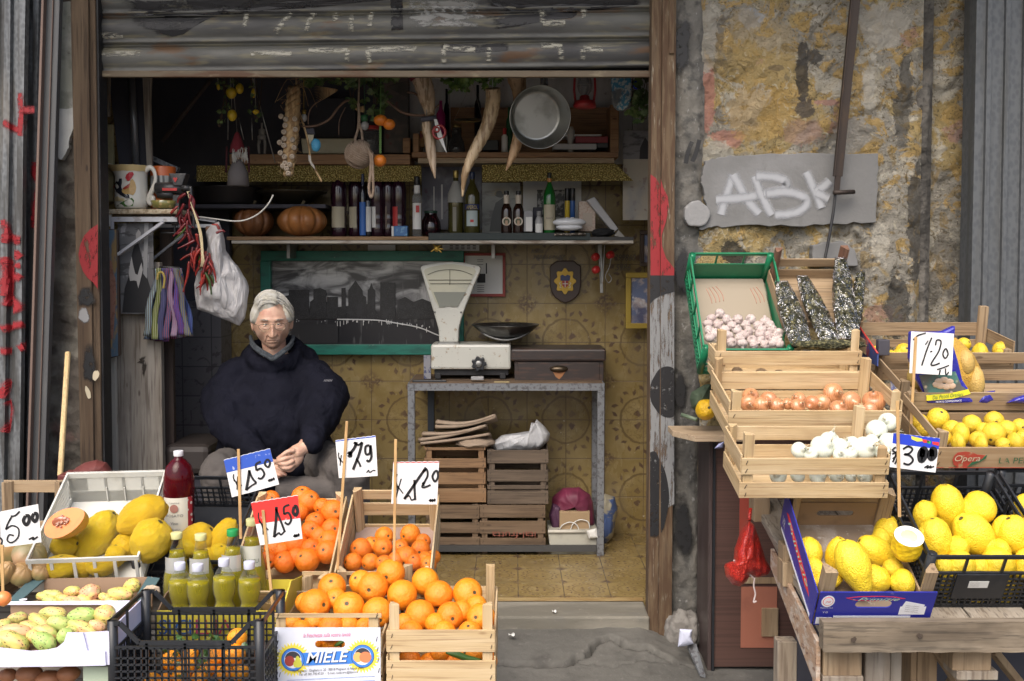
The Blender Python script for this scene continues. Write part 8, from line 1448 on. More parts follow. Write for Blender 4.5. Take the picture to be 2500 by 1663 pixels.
MB().prism([zq(40,1050,2.90),zq(120,1050,2.90),zq(300,893,3.03),zq(200,893,3.03)],(0,0,-1),.004).build('teal_edge',mat('teal card edge',(.06,.11,.12),.6),pb2); MB().prism([zq(880,1030,2.90),zq(960,1030,2.90),zq(1050,890,3.02),zq(970,880,3.02)],(0,0,-1),.004).build('teal_edge',mat('teal card edge',(.06,.11,.12),.6),pb2)
MB().rb(*z1(117,855),*z1(182,955),3.02,.03).build('corner_block',newwood['z'],pb2,bevel=.002)
MB().lathe([(0,0),(.011,0)],M=Matrix.Translation(zq(152,1034,2.90)+Vector((0,0,.001))),n=14).build('sticker',wp_,pb2)
o=MB().ball(zq(20,1025,2.74),(.022,.02,.02),10); o=o.build('papaya_piece',MATS['papaya flesh']); tag(o,'slice of orange papaya at the left edge behind the prickly pears','papaya')
ur=thing('cardboard_box','pale green cardboard box under the lavender tray','box',P(230,1650,2.56)); MB().rb(*z1(545,1472),*z1(722,1700),2.66,.2).build('box_wall',mat('pale green card',(.42,.50,.38),.6),ur,bevel=.002)
for x,y,rx,ry,l in ((50,1530,50,40,'leftmost'),(190,1520,70,50,'second'),(320,1545,70,40,'third'),(450,1520,62,45,'rightmost')):
 k=2.62/F/2.69; o=MB().ball((0,0,0),(rx*k*1.3,rx*k,ry*k*1.2),12,fn=lambda d:1+.1*mnoise.noise(d*2)).build('sweet_potato',mat('reddish tuber',(.27,.11,.05),.6,rnd=True,L=[('n',12,.5,.7,(.16,.07,.04),.8)])); o.location=P(*z1(x,y),2.72); tag(o,f'{l} reddish sweet potato in the shadow under the lavender tray','sweet potato')
# ================= right stand =================
tb=thing('trestle_table','rough sloping table of weathered planks carrying the lemon crates','table',(1.2,3.0,0))
a=P(1838,1216,3.5); b=P(2012,1545,2.70)
m=MB(); m.prism([b,b+Vector((.085,0,0)),a+Vector((.085,0,0)),a],(0,0,-1),.028); m.build('side_rail',greywood if 0 else wood('pale weathered rail',(.23,.19,.14),(.32,.28,.225),(.08,.06,.045),'y',.85),tb,bevel=.003)
m=MB()
for k in range(6): x0=.09+k*.17; m.prism([b+Vector((x0,0,-.004)),b+Vector((x0+.165,0,-.004)),a+Vector((x0+.165,0,-.004)),a+Vector((x0,0,-.004))],(0,0,-1),.02)
m.build('deck_boards',MATS['pale weathered rail y'],tb,bevel=.002)
beam=wood('knotty old beam',(.15,.115,.078),(.25,.205,.15),(.035,.027,.02),'x',.85,grain=60); m=MB(); Z0=P(0,1582,2.69).z; Z1=P(0,1509,2.69).z
m.grid(lambda u,v:Vector((.822+.8*u,2.66+.004*mnoise.noise(Vector((u*20,v*3,0))),Z0+(Z1-Z0)*v+(.003*mnoise.noise(Vector((u*17,v,1))) if v in (0,1) else 0))),60,6); m.box(.822,1.622,2.662,2.70,Z0+.003,Z1-.002); m.build('front_beam',beam,tb)
m=MB();
for cx,cz in ((2084,1561),(2245,1552)): patch(m,blob(cx,cz,9,10,18,.15,0,cx),2.655)
m.build('knot',spray('dark knot',(.05,.035,.025),.3,.15),tb)
m=MB(); m.prism([P(1893,1425,2.95),P(1897,1440,2.95),P(2000,1700,2.66)+Vector((0,0,-.02)),P(2170,1700,2.66),P(2010,1560,2.68),P(1905,1400,3.0)] if 0 else [b+Vector((-.002,.02,-.03)),a+Vector((-.002,-.3,-.03-.06)),a+Vector((-.002,-.3,-.15)),b+Vector((-.002,.02,-.16))],(-1,0,0),.012); m.build('side_board',mat('flaky chip board',(.36,.24,.16),.9,L=[('n',(14,20,40),.45,.6,(.45,.37,.30),1),('n',(20,30,60),.56,.66,(.16,.08,.05),.8)],B=[('n',(30,40,80),.6,.006)]),tb,bevel=.002)
lw_=wood('raw stand timber',(.26,.175,.10),(.34,.25,.155),(.11,.07,.04),'z',.8,grain=40); gw=wood('old stand timber',(.26,.21,.155),(.34,.30,.25),(.10,.07,.05),'z',.85,grain=50)
for x0,y0,x1,y1,Y,t,mm in ((435,1345,706,1532,2.72,.09,lw_),(430,1534,718,1700,2.715,.10,gw),(726,1345,905,1750,2.76,.05,gw),(906,1345,985,1750,2.80,.05,gw),(1050,1345,1092,1750,2.86,.08,lw_),(1094,1345,1236,1750,2.87,.03,lw_),(1345,1338,1620,1495,2.72,.08,lw_),(1375,1497,1668,1562,2.715,.09,gw),(110,1290,248,1700,3.05,.05,gw)): MB().rb(*zr6(x0,y0),*zr6(x1,y1),Y,t).build('leg' if y1>1600 else 'block',mm,tb,bevel=.003)
m=MB(); m.beam(P(*zr6(1235,1330),2.84),P(*zr6(1480,1700),2.86),.05,.03); m.beam(P(*zr6(1620,1340),2.90),P(*zr6(1860,1640),2.92),.05,.02); m.beam(P(*zr6(1460,1400),3.0),P(*zr6(1270,1700),3.0),.05,.02); m.build('brace',lw_,tb,bevel=.003)
for q in ((*zr6(150,610),*zr6(240,725),3.02,.06),(*zr6(150,732),*zr6(258,905),3.0,.07),(*z8(578,650),*z8(658,770),3.38,.08)): MB().rb(*q).build('packing_block',lw_,tb,bevel=.003)
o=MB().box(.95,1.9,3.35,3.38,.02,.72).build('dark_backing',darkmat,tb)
cx0=P(1735,1400,3.89).x
cb=thing('laminate_cabinet','dark striped laminate cabinet with red patches under the onion crates','cabinet',(1.0,4.0,0))
lam=mat('striped brown laminate',(.10,.055,.045),.35,L=[('w',(0,0,45),.3,.8,(.17,.10,.08),.8,{'dist':1.5}),('n',(2,2,160),.45,.65,(.06,.035,.03),.7)])
MB().box(cx0+.014,1.30,3.89,3.90,.02,.905).build('front_panel',lam,cb); MB().box(cx0-.010,cx0+.004,3.885,4.12,.0,.905).build('side_panel',mat('dark brown veneer',(.055,.038,.036),.4,L=[('n',(30,30,3),.5,.7,(.09,.07,.068),.7)]),cb,bevel=.001)
MB().box(cx0+.005,cx0+.0135,3.880,3.90,.0,.905).build('black_edge',blk,cb); MB().box(cx0+.014,1.3,3.901,4.12,.02,.90).build('carcass',darkmat,cb)
tp=P(1760,1075,3.80); MB().prism([P(1760,1062,3.80)+Vector((-.10,-.02,0)),P(1760,1062,3.80)+Vector((.10,-.02,0)),P(1760,1062,3.80)+Vector((.10,.22,0)),P(1760,1062,3.80)+Vector((-.165,.22,0)),P(1760,1062,3.80)+Vector((-.165,.10,0))],(0,0,-1),.022).build('top_board',wood('plywood top',(.36,.27,.18),(.42,.33,.23),(.18,.12,.07),'x'),cb,bevel=.002)
rp=mat('dull red paint patch',(.32,.055,.035),.6,L=[('n',9,.5,.7,(.26,.075,.05),.8)])
MB().rb(*z8(505,640),*z8(557,850),3.886,.004).build('red_patch',rp,cb); MB().rb(*z8(512,1095),*z8(692,1400),3.886,.004).build('red_patch',mat('faded terracotta patch',(.33,.12,.075),.7,L=[('n',7,.5,.7,(.25,.09,.06),.8)]),cb)
MB().rb(*z8(617,1203),*z8(700,1345),3.875,.012).build('wood_block',lw_,cb,bevel=.002); MB().rb(*z8(505,1048),*z8(700,1078),3.884,.006).build('shelf_strip',lw_,cb)
o=thing('laminate_offcut','loose grey board edge lying at the cabinet foot','board',(.73,3.95,0)); MB().prism([P(1678,1582,3.95),P(1700,1578,3.95),P(1722,1655,3.80),P(1708,1650,3.80)],(0,0,1),.012).build('board',ironf,o)
bag('paper_note','folded pale blue paper wedged at the foot of the dark cabinet','paper',[z8(x,y) for x,y in [(205,1305),(268,1308),(262,1345),(275,1380),(235,1392),(195,1398)]],3.92,.03,mat('pale blue paper',(.55,.58,.72),.7),3,.004)
bag('green_cloth','dark green cloth bundle behind the yellow citrus on the plywood top','cloth',[zr4(x,y) for x,y in [(300,880),(370,840),(410,835),(430,900),(430,1000),(340,1010),(300,970),(290,920)]],3.95,.12,mat('dark green cloth',(.05,.075,.045),.8),2,.02)
bag('blue_wrapper','blue and white wrapper poking out beside the onion crate','wrapper',[zr4(x,y) for x,y in [(430,1205),(455,1175),(485,1165),(480,1200),(450,1205)]],3.7,.03,mat('blue white wrapper',(.35,.38,.62),.4),2,.004)
o=MB(); o.ball((0,0,0),1,20,fn=cfn(3,.02,.06)); o=o.build('citrus',peel('yellow orange peel',(.74,.46,.015),(.72,.42,.01),.5,14)); o.location=P(*zr4(382,982),3.86); k=3.86/F/2.34; o.scale=(60*k,60*k,70*k); o.rotation_euler=(pi/2-.3,0,.1); tag(o,'large yellow knobbly citrus alone on the plywood board left of the crates','citrus')
o=MB().tube([P(*zr4(245,1012),3.92),P(*zr4(330,1040),3.86)],.008); o=o.build('green_tube',mat('grey green tube',(.11,.15,.10),.5)); tag(o,'grey green roll lying left of the yellow citrus','roll')
nb=NT('red plastic net'); co=nb.coord(); w1=nb.tex(co,'v',190); nb.l.new(nb.mix(nb.ss(w1,.25,.5),(.70,.055,.03),(.45,.02,.015)),nb.bs.inputs['Base Color']); nb.bs.inputs['Roughness'].default_value=.3; nb.bs.inputs['Coat Weight'].default_value=.4; nb.l.new(nb.bump(w1,.7,.003,nb.bump(nb.tex(co,'n',25),.6,.02)),nb.bs.inputs['Normal'])
r=thing('net_bag','shiny red net sack hanging from the side rail of the lemon table','net bag',P(1835,1350,3.30)); bag('net','',None,[z8(x,y) for x,y in [(553,760),(580,785),(610,870),(640,960),(668,1010),(650,1035),(600,1050),(560,1040),(545,1065),(505,1095),(470,1085),(440,1050),(432,1000),(440,985),(475,965),(480,900),(510,820)]],3.30,.16,nb.m,4,.02,parent=r)
MB().tube(chain([P(*z8(x,y),3.27) for x,y in [(475,960),(520,1000),(570,1045),(580,1050)]]),.0028).build('draw_string',mat('white string',(.6,.5,.48),.8),r); MB().tube(chain([P(*z8(x,y),3.25) for x,y in [(580,1050),(576,1090),(584,1130),(575,1170),(590,1165)]]),.0028).build('loose_string',MATS['white string'],r); MB().tube([P(*z8(553,760),3.3),P(*z8(560,700),3.32)],.006).build('hanging_neck',nb.m,r)
fO=P(1985,1522,2.73); W=.309
bO=P(1905,1282,3.06); t_=atan2(bO.z-fO.z,.33); D=sqrt((bO.z-fO.z)**2+.33**2)
hb=mat('brown hardboard',(.24,.155,.085),.7,L=[('n',14,.5,.7,(.18,.115,.065),.8)])
cl=crate('blue card fronted box of big lemons with an upright hardboard back',fO,W,D,[],[(.098,.142)],[(0,.04)],cpost(.185,.155),midwood,tilt=t_,pw=.034,base=mat('stained hardboard base',(.17,.13,.095),.7,L=[('n',12,.5,.62,(.26,.23,.20),.8),('n',50,.6,.7,(.4,.38,.36),.6)]))
bcd=mat('deep blue print',(.025,.03,.28),.35,L=[('n',30,.66,.72,(.2,.2,.4),.5)])
m=MB(); slot_panel(m,W,0,.097,.095,.205,.045,.066,D-.008,.004); m.build('back_panel',hb,cl,local=True)
k=W/810; fx=lambda x:(x-372)*k; fzz=lambda y:(1150-y)*k*1.32
m=MB(); slot_panel(m,W,0,fzz(905),fx(632),fx(888),fzz(1020),fzz(968),-.004,.0035); fp=m.build('printed_panel',bcd,cl,local=True)
def rb2(nm,x0,y0,x1,y1,mt,dy=.0): m=MB(); m.box(fx(x0),fx(x1),-.0048-dy,-.0043-dy,fzz(y1),fzz(y0)); return m.build(nm,mt,fp,local=True)
def pr2(nm,pts,mt,dy=.0): m=MB(); m.prism([(fx(x),-.0048-dy,fzz(y)) for x,y in pts],(0,1,0),.0004); return m.build(nm,mt,fp,local=True)
pr2('seal',ell(437,970,46,42),wp_); pr2('seal_ring',ell(437,970,36,32),redc,.0004); pr2('seal_centre',ell(437,970,32,28),wp_,.0008)
def t6(s_,x0,y0,x1,y1,mt,shear=0,dy=.001,slope=0): text(s_,'lettering',mt,fp,(fx(x0),-.0048-dy,fzz(y0)),(1,0,slope),(0,0,1),w=(x1-x0)*k,h=(y0-y1)*k,shear=shear,local=True)
t6('JNE',416,980,458,958,redc,.3,.0015); t6('PRODOTTI ITALIA',392,1020,480,1010,wp_); t6('V O',415,1055,450,1038,wp_)
pr2('red_swoosh',[(555,945),(640,933),(780,930),(900,936),(972,950),(880,962),(740,968),(620,962)],redc); pr2('dark_swoosh',[(575,946),(650,938),(780,935),(890,940),(950,950),(870,958),(740,962),(630,957)],bcd,.0004); t6('Primizie',640,962,930,930,mat('print mint',(.45,.68,.52),.5),.5,.0012)
rb2('data_panel',380,1092,490,1140,wp_); rb2('data_panel',498,1080,1040,1128,wp_); rb2('data_panel',950,1010,1132,1070,wp_,.0); pr2('price_sticker',[(978,968),(1118,995),(1095,1058),(950,1035)],wp_,.0006)
t6('CATEGORIA  I   CALIBRO  ORIGINE ITALIA',590,1112,860,1098,redl); t6('22 33 44 72 81 90',890,1112,1030,1100,ggrey)
for i in range(4): t6('Prodotto e confezionato',985,1000+i*14,1080,992+i*14,ggrey,0,.0014,-.12)
m=MB(); m.prism([(-.0035,0,0),(-.0035,0,.118),(-.0035,D,.14),(-.0035,D,.01)],(-1,0,0),.003); sp_=m.build('printed_side',bcd,cl,local=True)
m=MB(); m.prism([(-.0068,.05,.05),(-.0068,.09,.075),(-.0068,D-.06,.10),(-.0068,D-.04,.09),(-.0068,D-.12,.072),(-.0068,.10,.045)],(-1,0,0),.0004); m.build('red_swoosh',redc,sp_,local=True)
text('Primizie','lettering',mat('print mint',(.45,.68,.52),.5),sp_,(-.0075,D-.07,.075),(0,-1,-.08),(0,0,1),w=D-.14,h=.022,shear=.4,local=True)
text('VR','lettering',wp_,sp_,(-.0073,D-.02,.03),(0,-1,0),(0,0,1),w=.03,h=.03,local=True); m=MB(); m.box(-.0075,-.0068,.02,D-.02,.004,.012); m.build('white_stripe',wp_,sp_,local=True)
Yb=lin(1300,3.0,1440,2.78); Gl='big lemons in the blue fronted box'
pile(LEM,[(340,655,104,86,1.4),(372,785,92,72,1.3),(530,680,84,140,.1),(805,652,100,150,-1.0),(800,842,108,95,.5),(1000,865,95,75,1.3),(905,505,110,90,1.3),(925,770,70,70,.8),(470,850,70,100,1.35),(850,560,80,60,1.2)],Yb,'lemon','lemon','blue fronted box',Gl,zr6,5,20)
pile(LEM,[(642,735,118,172,-.35)],lambda x,y:2.79,'lemon','lemon','largest one, tip pointing down, blue fronted box',Gl,zr6,2,20)
hc_=thing('cut_citron','citron cut across to show thick white pith and pale flesh','citron',P(*zr6(1035,620),2.84)); k6=2.84/F/2.8875
M=Matrix.Translation(P(*zr6(1030,650),2.84))@Matrix.Rotation(-.08,4,'Y')@Matrix.Rotation(.95,4,'X')@Matrix.Identity(4); M=Matrix.Translation(P(*zr6(1038,545),2.80))@Matrix.Rotation(-.05,4,'Y')@Matrix.Rotation(.55,4,'X'); R=100*k6
MB().grid(lambda u,v:(lambda a,s,z:M@Vector((R*s*cos(a),R*s*sin(a),z)))(2*pi*u,(1.0+.06*sin(pi*v)+.035*mnoise.noise(Vector((cos(2*pi*u)*2,sin(2*pi*u)*2,v*4))))*sqrt(max(0,1-max(0,(v-.45)/.55)**2.6)),-v*2.15*R),48,22,cu=True).build('peel',citron,hc_)
MB().lathe([(0,.0005),(R*.6,.0008),(R,0)],M=M,n=40).build('pith',mat('white pith',(.86,.85,.76),.5,B=[('n',60,.3,.003)]),hc_)
MB().lathe([(0,.0022),(R*.55,.0018),(R*.57,.001)],M=M,n=24).build('flesh',mat('pale lemon flesh',(.72,.70,.38),.25,coat=.4,L=[('v',60,.3,.1,(.80,.78,.60),.8)]),hc_)
a=P(2272,1356,2.74); bk=P(2168,1150,3.05)
O,D,t,yw=tilted(2274,1356,2.74,2168,1150,3.05,.20)
kc_=pcrate('black plastic crate heaped with big lemons, with a white paper label',O,.31,D,.20,blk,t,.0,cell=.016,gridh=.135)
MB().box(.085,.225,-.008,-.003,.045,.135).build('plain_plate',blk,kc_,local=True); MB().box(.122,.176,-.0095,-.0085,.088,.112).build('paper_label',wlab,kc_,local=True)
for i in range(4): text('Azienda agricola lotto','lettering',ggrey,kc_,(.125,-.0100,.107-i*.0045),(1,0,0),(0,0,1),w=.026,h=.0022,local=True)
Gk='big lemons in the black crate'
Yk=lin(1180,3.0,1420,2.78)
pile(LEM,[(1310,325,112,150,-.15),(1535,345,122,108,1.3),(1150,385,80,95,.2),(1225,560,112,152,-.2),(1490,530,135,168,-.7),(1700,500,80,110,.2),(1790,540,130,155,-.5),(1405,745,105,95,1.0),(1665,735,120,110,.6),(1380,620,80,80,.4),(1690,640,80,60,1.2),(1600,620,60,80,0),(1900,520,90,140,.3),(1880,730,100,100,.6),(1540,760,60,70,0),(1120,560,50,90,.3),(1290,760,60,70,0)],Yk,'lemon','lemon','black crate heap',Gk,zr6,6,28)
pile(LEM,[(1365,880,100,90,1.2),(1700,880,110,80,1.2),(1530,900,80,90,1),(1330,1000,70,70,0),(1850,880,80,80,1),(1500,1010,80,70,1),(1690,1010,90,60,1),(1850,1000,80,70,1)],lambda x,y:2.87,'lemon','lemon','behind the black grid',Gk,zr6,9,28)
pcrate('second black crate of lemons cut off by the right edge',O+Vector((.335,.02,.003)),.31,D,.20,blk,t,0,cell=.02,gridh=.135)
pile(LEM,[(1850,345,75,100,.1),(1950,420,90,100,.1),(1990,560,90,110,.2)],lin(1180,3.0,1420,2.86),'lemon','lemon','right edge black crate',Gk,zr6,7,28)
def old(label,X,Yf,zf,W,D,tilt,fr,bk_,sd,posts,wd=midwood,**k): return crate(label,(X,Yf,zf),W,D,fr,bk_,sd,posts,wd,tilt=tilt,**k)
def Zp(py,Y): return P(0,py,Y).z
R1=old('old crate of small lemons printed with a red pear shaped emblem',1.268,3.06,Zp(1143,3.06),.62,.29,.31,[(0,Zp(1087,3.06)-Zp(1143,3.06))],[(0,.045),(.055,.118)],[(0,.05),(.085,.115)],cpost(.118,.125),frontmat=mat('printed crate board',(.30,.20,.11),.7,L=[('n',(4,60,60),.45,.65,(.38,.27,.16),.9)]))
e1=lambda x,y:((P(*zr5(x,y),3.055).x-1.268),0,(P(*zr5(x,y),3.055).z-Zp(1143,3.06)))
def dr(nm,pts,mt,dy=0):
 m=MB(); m.prism([(e1(x,y)[0],-.0045-dy,e1(x,y)[2]) for x,y in pts],(0,1,0),.001); m.build(nm,mt,R1,local=True)
rp2=mat('faded red stamp',(.36,.05,.03),.7,L=[('n',40,.55,.68,(.34,.24,.14),.8)]); gp2=mat('faded green stamp',(.03,.11,.05),.7,L=[('n',40,.6,.7,(.34,.24,.14),.7)])
dr('emblem',[(880,1050),(900,1025),(950,1018),(1000,1025),(1030,1040),(1085,1045),(1075,1065),(1030,1085),(1000,1110),(970,1135),(920,1138),(885,1115),(872,1080)],rp2); dr('emblem_leaf',[(975,1130),(1000,1095),(1060,1080),(1080,1050),(1095,1040),(1090,1065),(1060,1090),(1010,1115)],gp2,.001)
for s_,x0,y0,x1,y1,mt,sh_2,dy in (('Opera',882,1098,1050,1040,mat('pale stamp lettering',(.50,.42,.30),.7),.2,.002),('LA PERA',1178,1102,1420,1060,gp2,0,0)):
 q=e1(x0,y0); q2=e1(x1,y1); o=text(s_,'lettering',mt,R1,(q[0],-.0055-dy,q[2]),(1,0,0),(0,0,1),w=q2[0]-q[0],h=q2[2]-q[2],shear=sh_2,local=True)
m=MB(); m.box(.0,.4,-.0055,-.005,.004,.006); m.build('print_line',rp2,R1,local=True)
pile(SLE,[(785,815,76,70),(660,840,58,60),(690,885,50,50),(880,880,60,50),(940,915,75,52,1.4),(1010,850,66,56),(1155,830,68,60),(1150,915,80,74),(1240,885,62,58),(1325,870,60,52),(820,940,55,52),(1050,955,64,52),(1085,890,50,50),(920,975,70,40,1.5),(1070,985,60,35,1.5),(1295,970,66,42,1.4),(1215,985,52,40),(1345,940,50,45),(1400,900,60,50),(1390,980,60,40)],lin(1020,3.28,1085,3.12),'lemon','lemon','crate with the red emblem','small lemons in the emblem crate',zr5,3,12)
R2=old('old grey crate behind the small lemons, under the blue potato sack',1.268,3.36,1.07,.66,.26,.30,[(0,.06)],[(.02,.06),(.085,.125)],[(.02,.05),(.095,.125)],cpost(.125,.14))
R3=old('upper right crate with a few big lemons and a handled end board',1.255,3.62,1.172,.52,.24,.15,[(.0,.07)],[(.0,.04),(.055,.085),(.10,.15)],[(0,.05),(.08,.13)],[(0,0,0,.10),(1,0,0,.10),(0,1,0,.18),(1,1,0,.215)])
pile(SLE,[(560,375,62,55),(530,405,58,45),(955,325,48,42),(1065,385,72,46,1.5),(1205,365,68,52),(1190,402,52,30,1.5),(375,358,24,24),(470,400,40,36),(620,400,50,40)],lambda x,y:3.66+.1*(870-y)/40,'lemon','lemon','upper right crate','lemons in the upper right crate',zr5,4,18)
old('tilted crate behind the herb packs with two dark posts',P(1898,760,3.80).x,3.72,1.34,.285,.30,.62,[(0,.03)],[(.0,.05),(.065,.10)],[(0,.05)],[(0,1,0,.155),(1,1,0,.165)],wd={**midwood,'z':wood('reddish post wood',(.16,.08,.05),(.20,.11,.07),(.06,.03,.02),'z')})
hm_=mat('dried grey green herb',(.13,.125,.05),.9,L=[('v',75,.15,.45,(.035,.035,.014),1),('n',(60,60,20),.5,.65,(.30,.27,.13),.8)],B=[('v',70,1.0,.02)])
cel=NT('cellophane'); tr=cel.node('ShaderNodeBsdfTransparent'); tr.inputs[0].default_value=(.92,.93,.95,1); gs=cel.node('ShaderNodeBsdfGlossy'); gs.inputs['Roughness'].default_value=.16; gs.inputs[0].default_value=(.9,.92,.98,1); fr_=cel.node('ShaderNodeLayerWeight'); fr_.inputs[0].default_value=.45
pvv=cel.bump(cel.tex(cel.coord(),'n',(22,22,4),dist=.8,det=3),1.0,.05); cel.l.new(pvv,gs.inputs['Normal']); cel.l.new(pvv,fr_.inputs['Normal']); mx=cel.node('ShaderNodeMixShader'); cel.l.new(cel.ma('ADD',cel.ma('MULTIPLY',cel.ss(fr_.outputs['Facing'],.25,1.0),.7),.12),mx.inputs[0]); cel.l.new(tr.outputs[0],mx.inputs[1]); cel.l.new(gs.outputs[0],mx.inputs[2]); cel.l.new(mx.outputs[0],cel.out.inputs[0])
for (x0,y0,x1,y1,w,Y0,Y1,l) in ((815,245,925,600,78,3.80,3.58,'leftmost cellophane pack of dried herbs leaning to the left'),(930,215,1090,590,72,3.84,3.60,'second cellophane pack of dried herbs, in the middle'),(1150,110,1190,575,70,3.86,3.60,'tallest cellophane pack of dried herbs'),(1270,190,1225,520,42,3.84,3.64,'narrow rightmost cellophane pack of dried herbs')):
 A=P(*zr4(x0,y0),Y0); B_=P(*zr4(x1,y1),Y1); r=thing('herb_pack',l,'herbs',A,'cellophane packs of dried herbs'); kk=3.7/F/2.34
 def hf(u,v,s=1.0,A=A,B_=B_,w=w,n_=1,sd=x0): p=A.lerp(B_,v); rr=.78*w*kk*s*(.18+.95*sin(pi*min(1,.10+.62*v))**.8); a=2*pi*u; nn=1+n_*(.10*mnoise.noise(Vector((cos(a)*1.5+sd,sin(a)*1.5,v*9)))); return p+Vector((rr*cos(a)*nn,-rr*.55*sin(a)*nn,0))
 MB().grid(lambda u,v:hf(u,.02+.96*v,.84),32,30,cu=True).build('herb_bundle',hm_,r); MB().grid(lambda u,v:hf(u,v,1.0)+Vector((.006*mnoise.noise(Vector((cos(6.28*u)*4,v*3,sin(6.28*u)*4))),0,0)),44,24,cu=True).build('cellophane_wrap',cel.m,r)
 m=MB(); rn=random.Random(int(x0))
 for k in range(150): u=rn.random(); v=rn.uniform(.03,.9); p=hf(u,v,.9); m.ball(p,rn.uniform(.003,.006),3,fn=lambda d:1)
 m.build('herb_tips',hm_,r)
m=MB(); m.ball(P(*zr4(1080,612),3.56),(.13,.05,.018),16,fn=lambda d:1+.2*mnoise.noise(d*4)); o=m.build('herb_litter',hm_); tag(o,'loose dried herb bits along the front of the herb packs','herbs')
O,D,t,yw=tilted(1712,852,3.60,1697,618,3.90,.15); grn=mat('green crate plastic',(.006,.17,.075),.4,L=[('n',12,.5,.75,(.01,.22,.10),.7)],coat=.15)
gc=pcrate('green plastic crate of garlic bulbs propped up steeply',O,.314,D,.15,grn,t,0,cell=.018,gridh=.06)
m=MB(); m.box(.012,.30,D-.008,D-.004,0,.095); m.build('solid_back',grn,gc,local=True)
for q in (.002,.308): MB().box(q,q+.004,.01,D-.01,0,.08).build('solid_side',grn,gc,local=True)
liner=MB().box(.015,.299,.02,D-.015,.014,.017).build('card_liner',mat('grey brown card liner',(.29,.245,.185),.8),gc,local=True)
m=MB()
for (cx,cy) in ((.10,D-.10),(.27,D-.10),(.27,D-.26)):
 for k in range(4):
  pts=[Vector((cx-.028+.010*k+.035*sin(t2*1.6+.1*k)*(.5+.2*k)*.8,cy+.035-.075*t2+.004*k,.0178)) for t2 in [i/8 for i in range(9)]]
  if max(p.x for p in pts)<.295: m.tube(pts,.0011,4)
m.build('printed_bananas',mat('pale red print line',(.42,.17,.12),.8),gc,local=True)
gcl=mat('garlic skin',(.58,.54,.49),.55,rv=(.48,.42,.37),rnd=True,L=[('w',(2.2,2.2,.3),.4,.7,(.33,.17,.21),.6,{'dist':3}),('n',3,.5,.7,(.52,.44,.40),.7)],B=[('w',(3,3,.5),.3,.02,{'dist':3})])
def gfn(d): a=atan2(d.y,d.x); return (1-.10*(1-abs(sin(a*4)))**1.5*(1-abs(d.z)**3))*(1-.18*abs(d.z)**4)+.55*ssf(d.z,.93,1.0)
GA=[fmesh('garlic_bulb',lambda d,s=s:gfn(Matrix.Rotation(s,3,'Z')@d)*(1+.05*mnoise.noise(d*2+Vector((s,0,0)))),(1,1,.9),[gcl],18) for s in range(3)]
rn=random.Random(12)
gl_=[(463,435),(412,462),(395,493),(450,497),(500,468),(565,468),(637,466),(610,500),(680,505),(720,478),(745,500),(530,505),(490,530),(400,530),(560,527),(628,535),(700,525),(760,525),(430,550),(510,560),(575,573),(645,585),(700,590),(783,580),(740,560),(690,550),(795,545),(405,570),(470,590),(530,600),(590,605),(655,610),(760,600),(720,610),(600,555),(800,605)]
pile(GA,[(x,y,31,31) for x,y in gl_],lin(760,3.72,845,3.63),'garlic bulb','garlic','green crate','garlic bulbs in the green crate',zr4,5,9,face=.5)
C3=old('pale crate of potatoes between the green crate and the onions',.685,3.44,Zp(926,3.46),.487,.13,.15,[(0,.030),(.052,.10)],[(0,.035)],[(0,.03),(.05,.10)],[(0,0,0,.17),(1,0,0,.17),(0,1,0,.10),(1,1,0,.10)],newwood)
pot=mat('earthy potato',(.34,.23,.13),.7,rnd=True,L=[('n',3,.5,.7,(.22,.15,.09),.8)])
PO=[fmesh('potato',lambda d,s=s:1+.10*mnoise.noise(d*1.5+Vector((s,0,0))),(1,.9,.8),[pot],12) for s in (1,2)]
pile(PO,[(560,768,36,30),(700,785,48,38),(800,785,36,34),(870,790,36,26),(1100,790,34,30),(960,792,34,28)],lambda x,y:3.47,'potato','potato','gap of the pale crate','potatoes seen in the gap',zr4,4,60)
C2=old('wide pale crate of brown onions',.672,3.16,1.03,.53,.31,.225,[(.03,.096)],[(.0,.05),(.055,.115)],[(0,.05),(.075,.125)],[(0,0,0,.155),(1,0,0,.155),(0,1,0,.17),(1,1,0,.17)],newwood)
C1=old('pale crate of white onions with dark handwriting stains',.652,2.90,Zp(1216,2.9),.418,.24,.20,[(0,.048),(.072,.122)],[(.02,.07),(.085,.13)],[(0,.05),(.075,.13)],[(0,0,0,.19),(1,0,0,.15),(0,1,0,.14),(1,1,0,.2)],newwood)
on1=mat('brown onion skin',(.52,.22,.10),.28,rv=(.60,.30,.14),rnd=True,coat=.4,L=[('w',(2.5,2.5,.2),.5,.9,(.36,.13,.06),.7,{'dist':3}),('n',2,.55,.7,(.42,.20,.12),.7)]); on2=mat('white onion skin',(.64,.66,.58),.25,rnd=True,coat=.35,L=[('w',(2.5,2.5,.2),.6,.95,(.60,.66,.48),.6,{'dist':3})])
def onf(s): return lambda d:(1-.10*abs(d.z)**3)+.42*ssf(d.z,.90,1.0)+.06*ssf(-d.z,.95,1)+.03*mnoise.noise(d*2+Vector((s,0,0)))
ON=[fmesh('onion',onf(s),(1,1,.88),[on1],20) for s in range(3)]; OW=[fmesh('onion',onf(s+4),(1,1,.86),[on2],20) for s in range(3)]
def tufts(items,z,Yf,mt,seed):
 rn=random.Random(seed)
 for o in [o for o in COL.objects if o.get('group')==items]:
  m=MB();
  for k in range(7): m.tube(chain([Vector((0,0,1.12)),Vector((rn.uniform(-.12,.12),rn.uniform(-.12,.12),1.4)),Vector((rn.uniform(-.4,.4),rn.uniform(-.4,.4),1.4+rn.uniform(.1,.5)))],3),[.10,.08,.06,.04,.03,.02,.01],4,flat=.4)
  m.build('dry_tuft',mt,o,local=True)
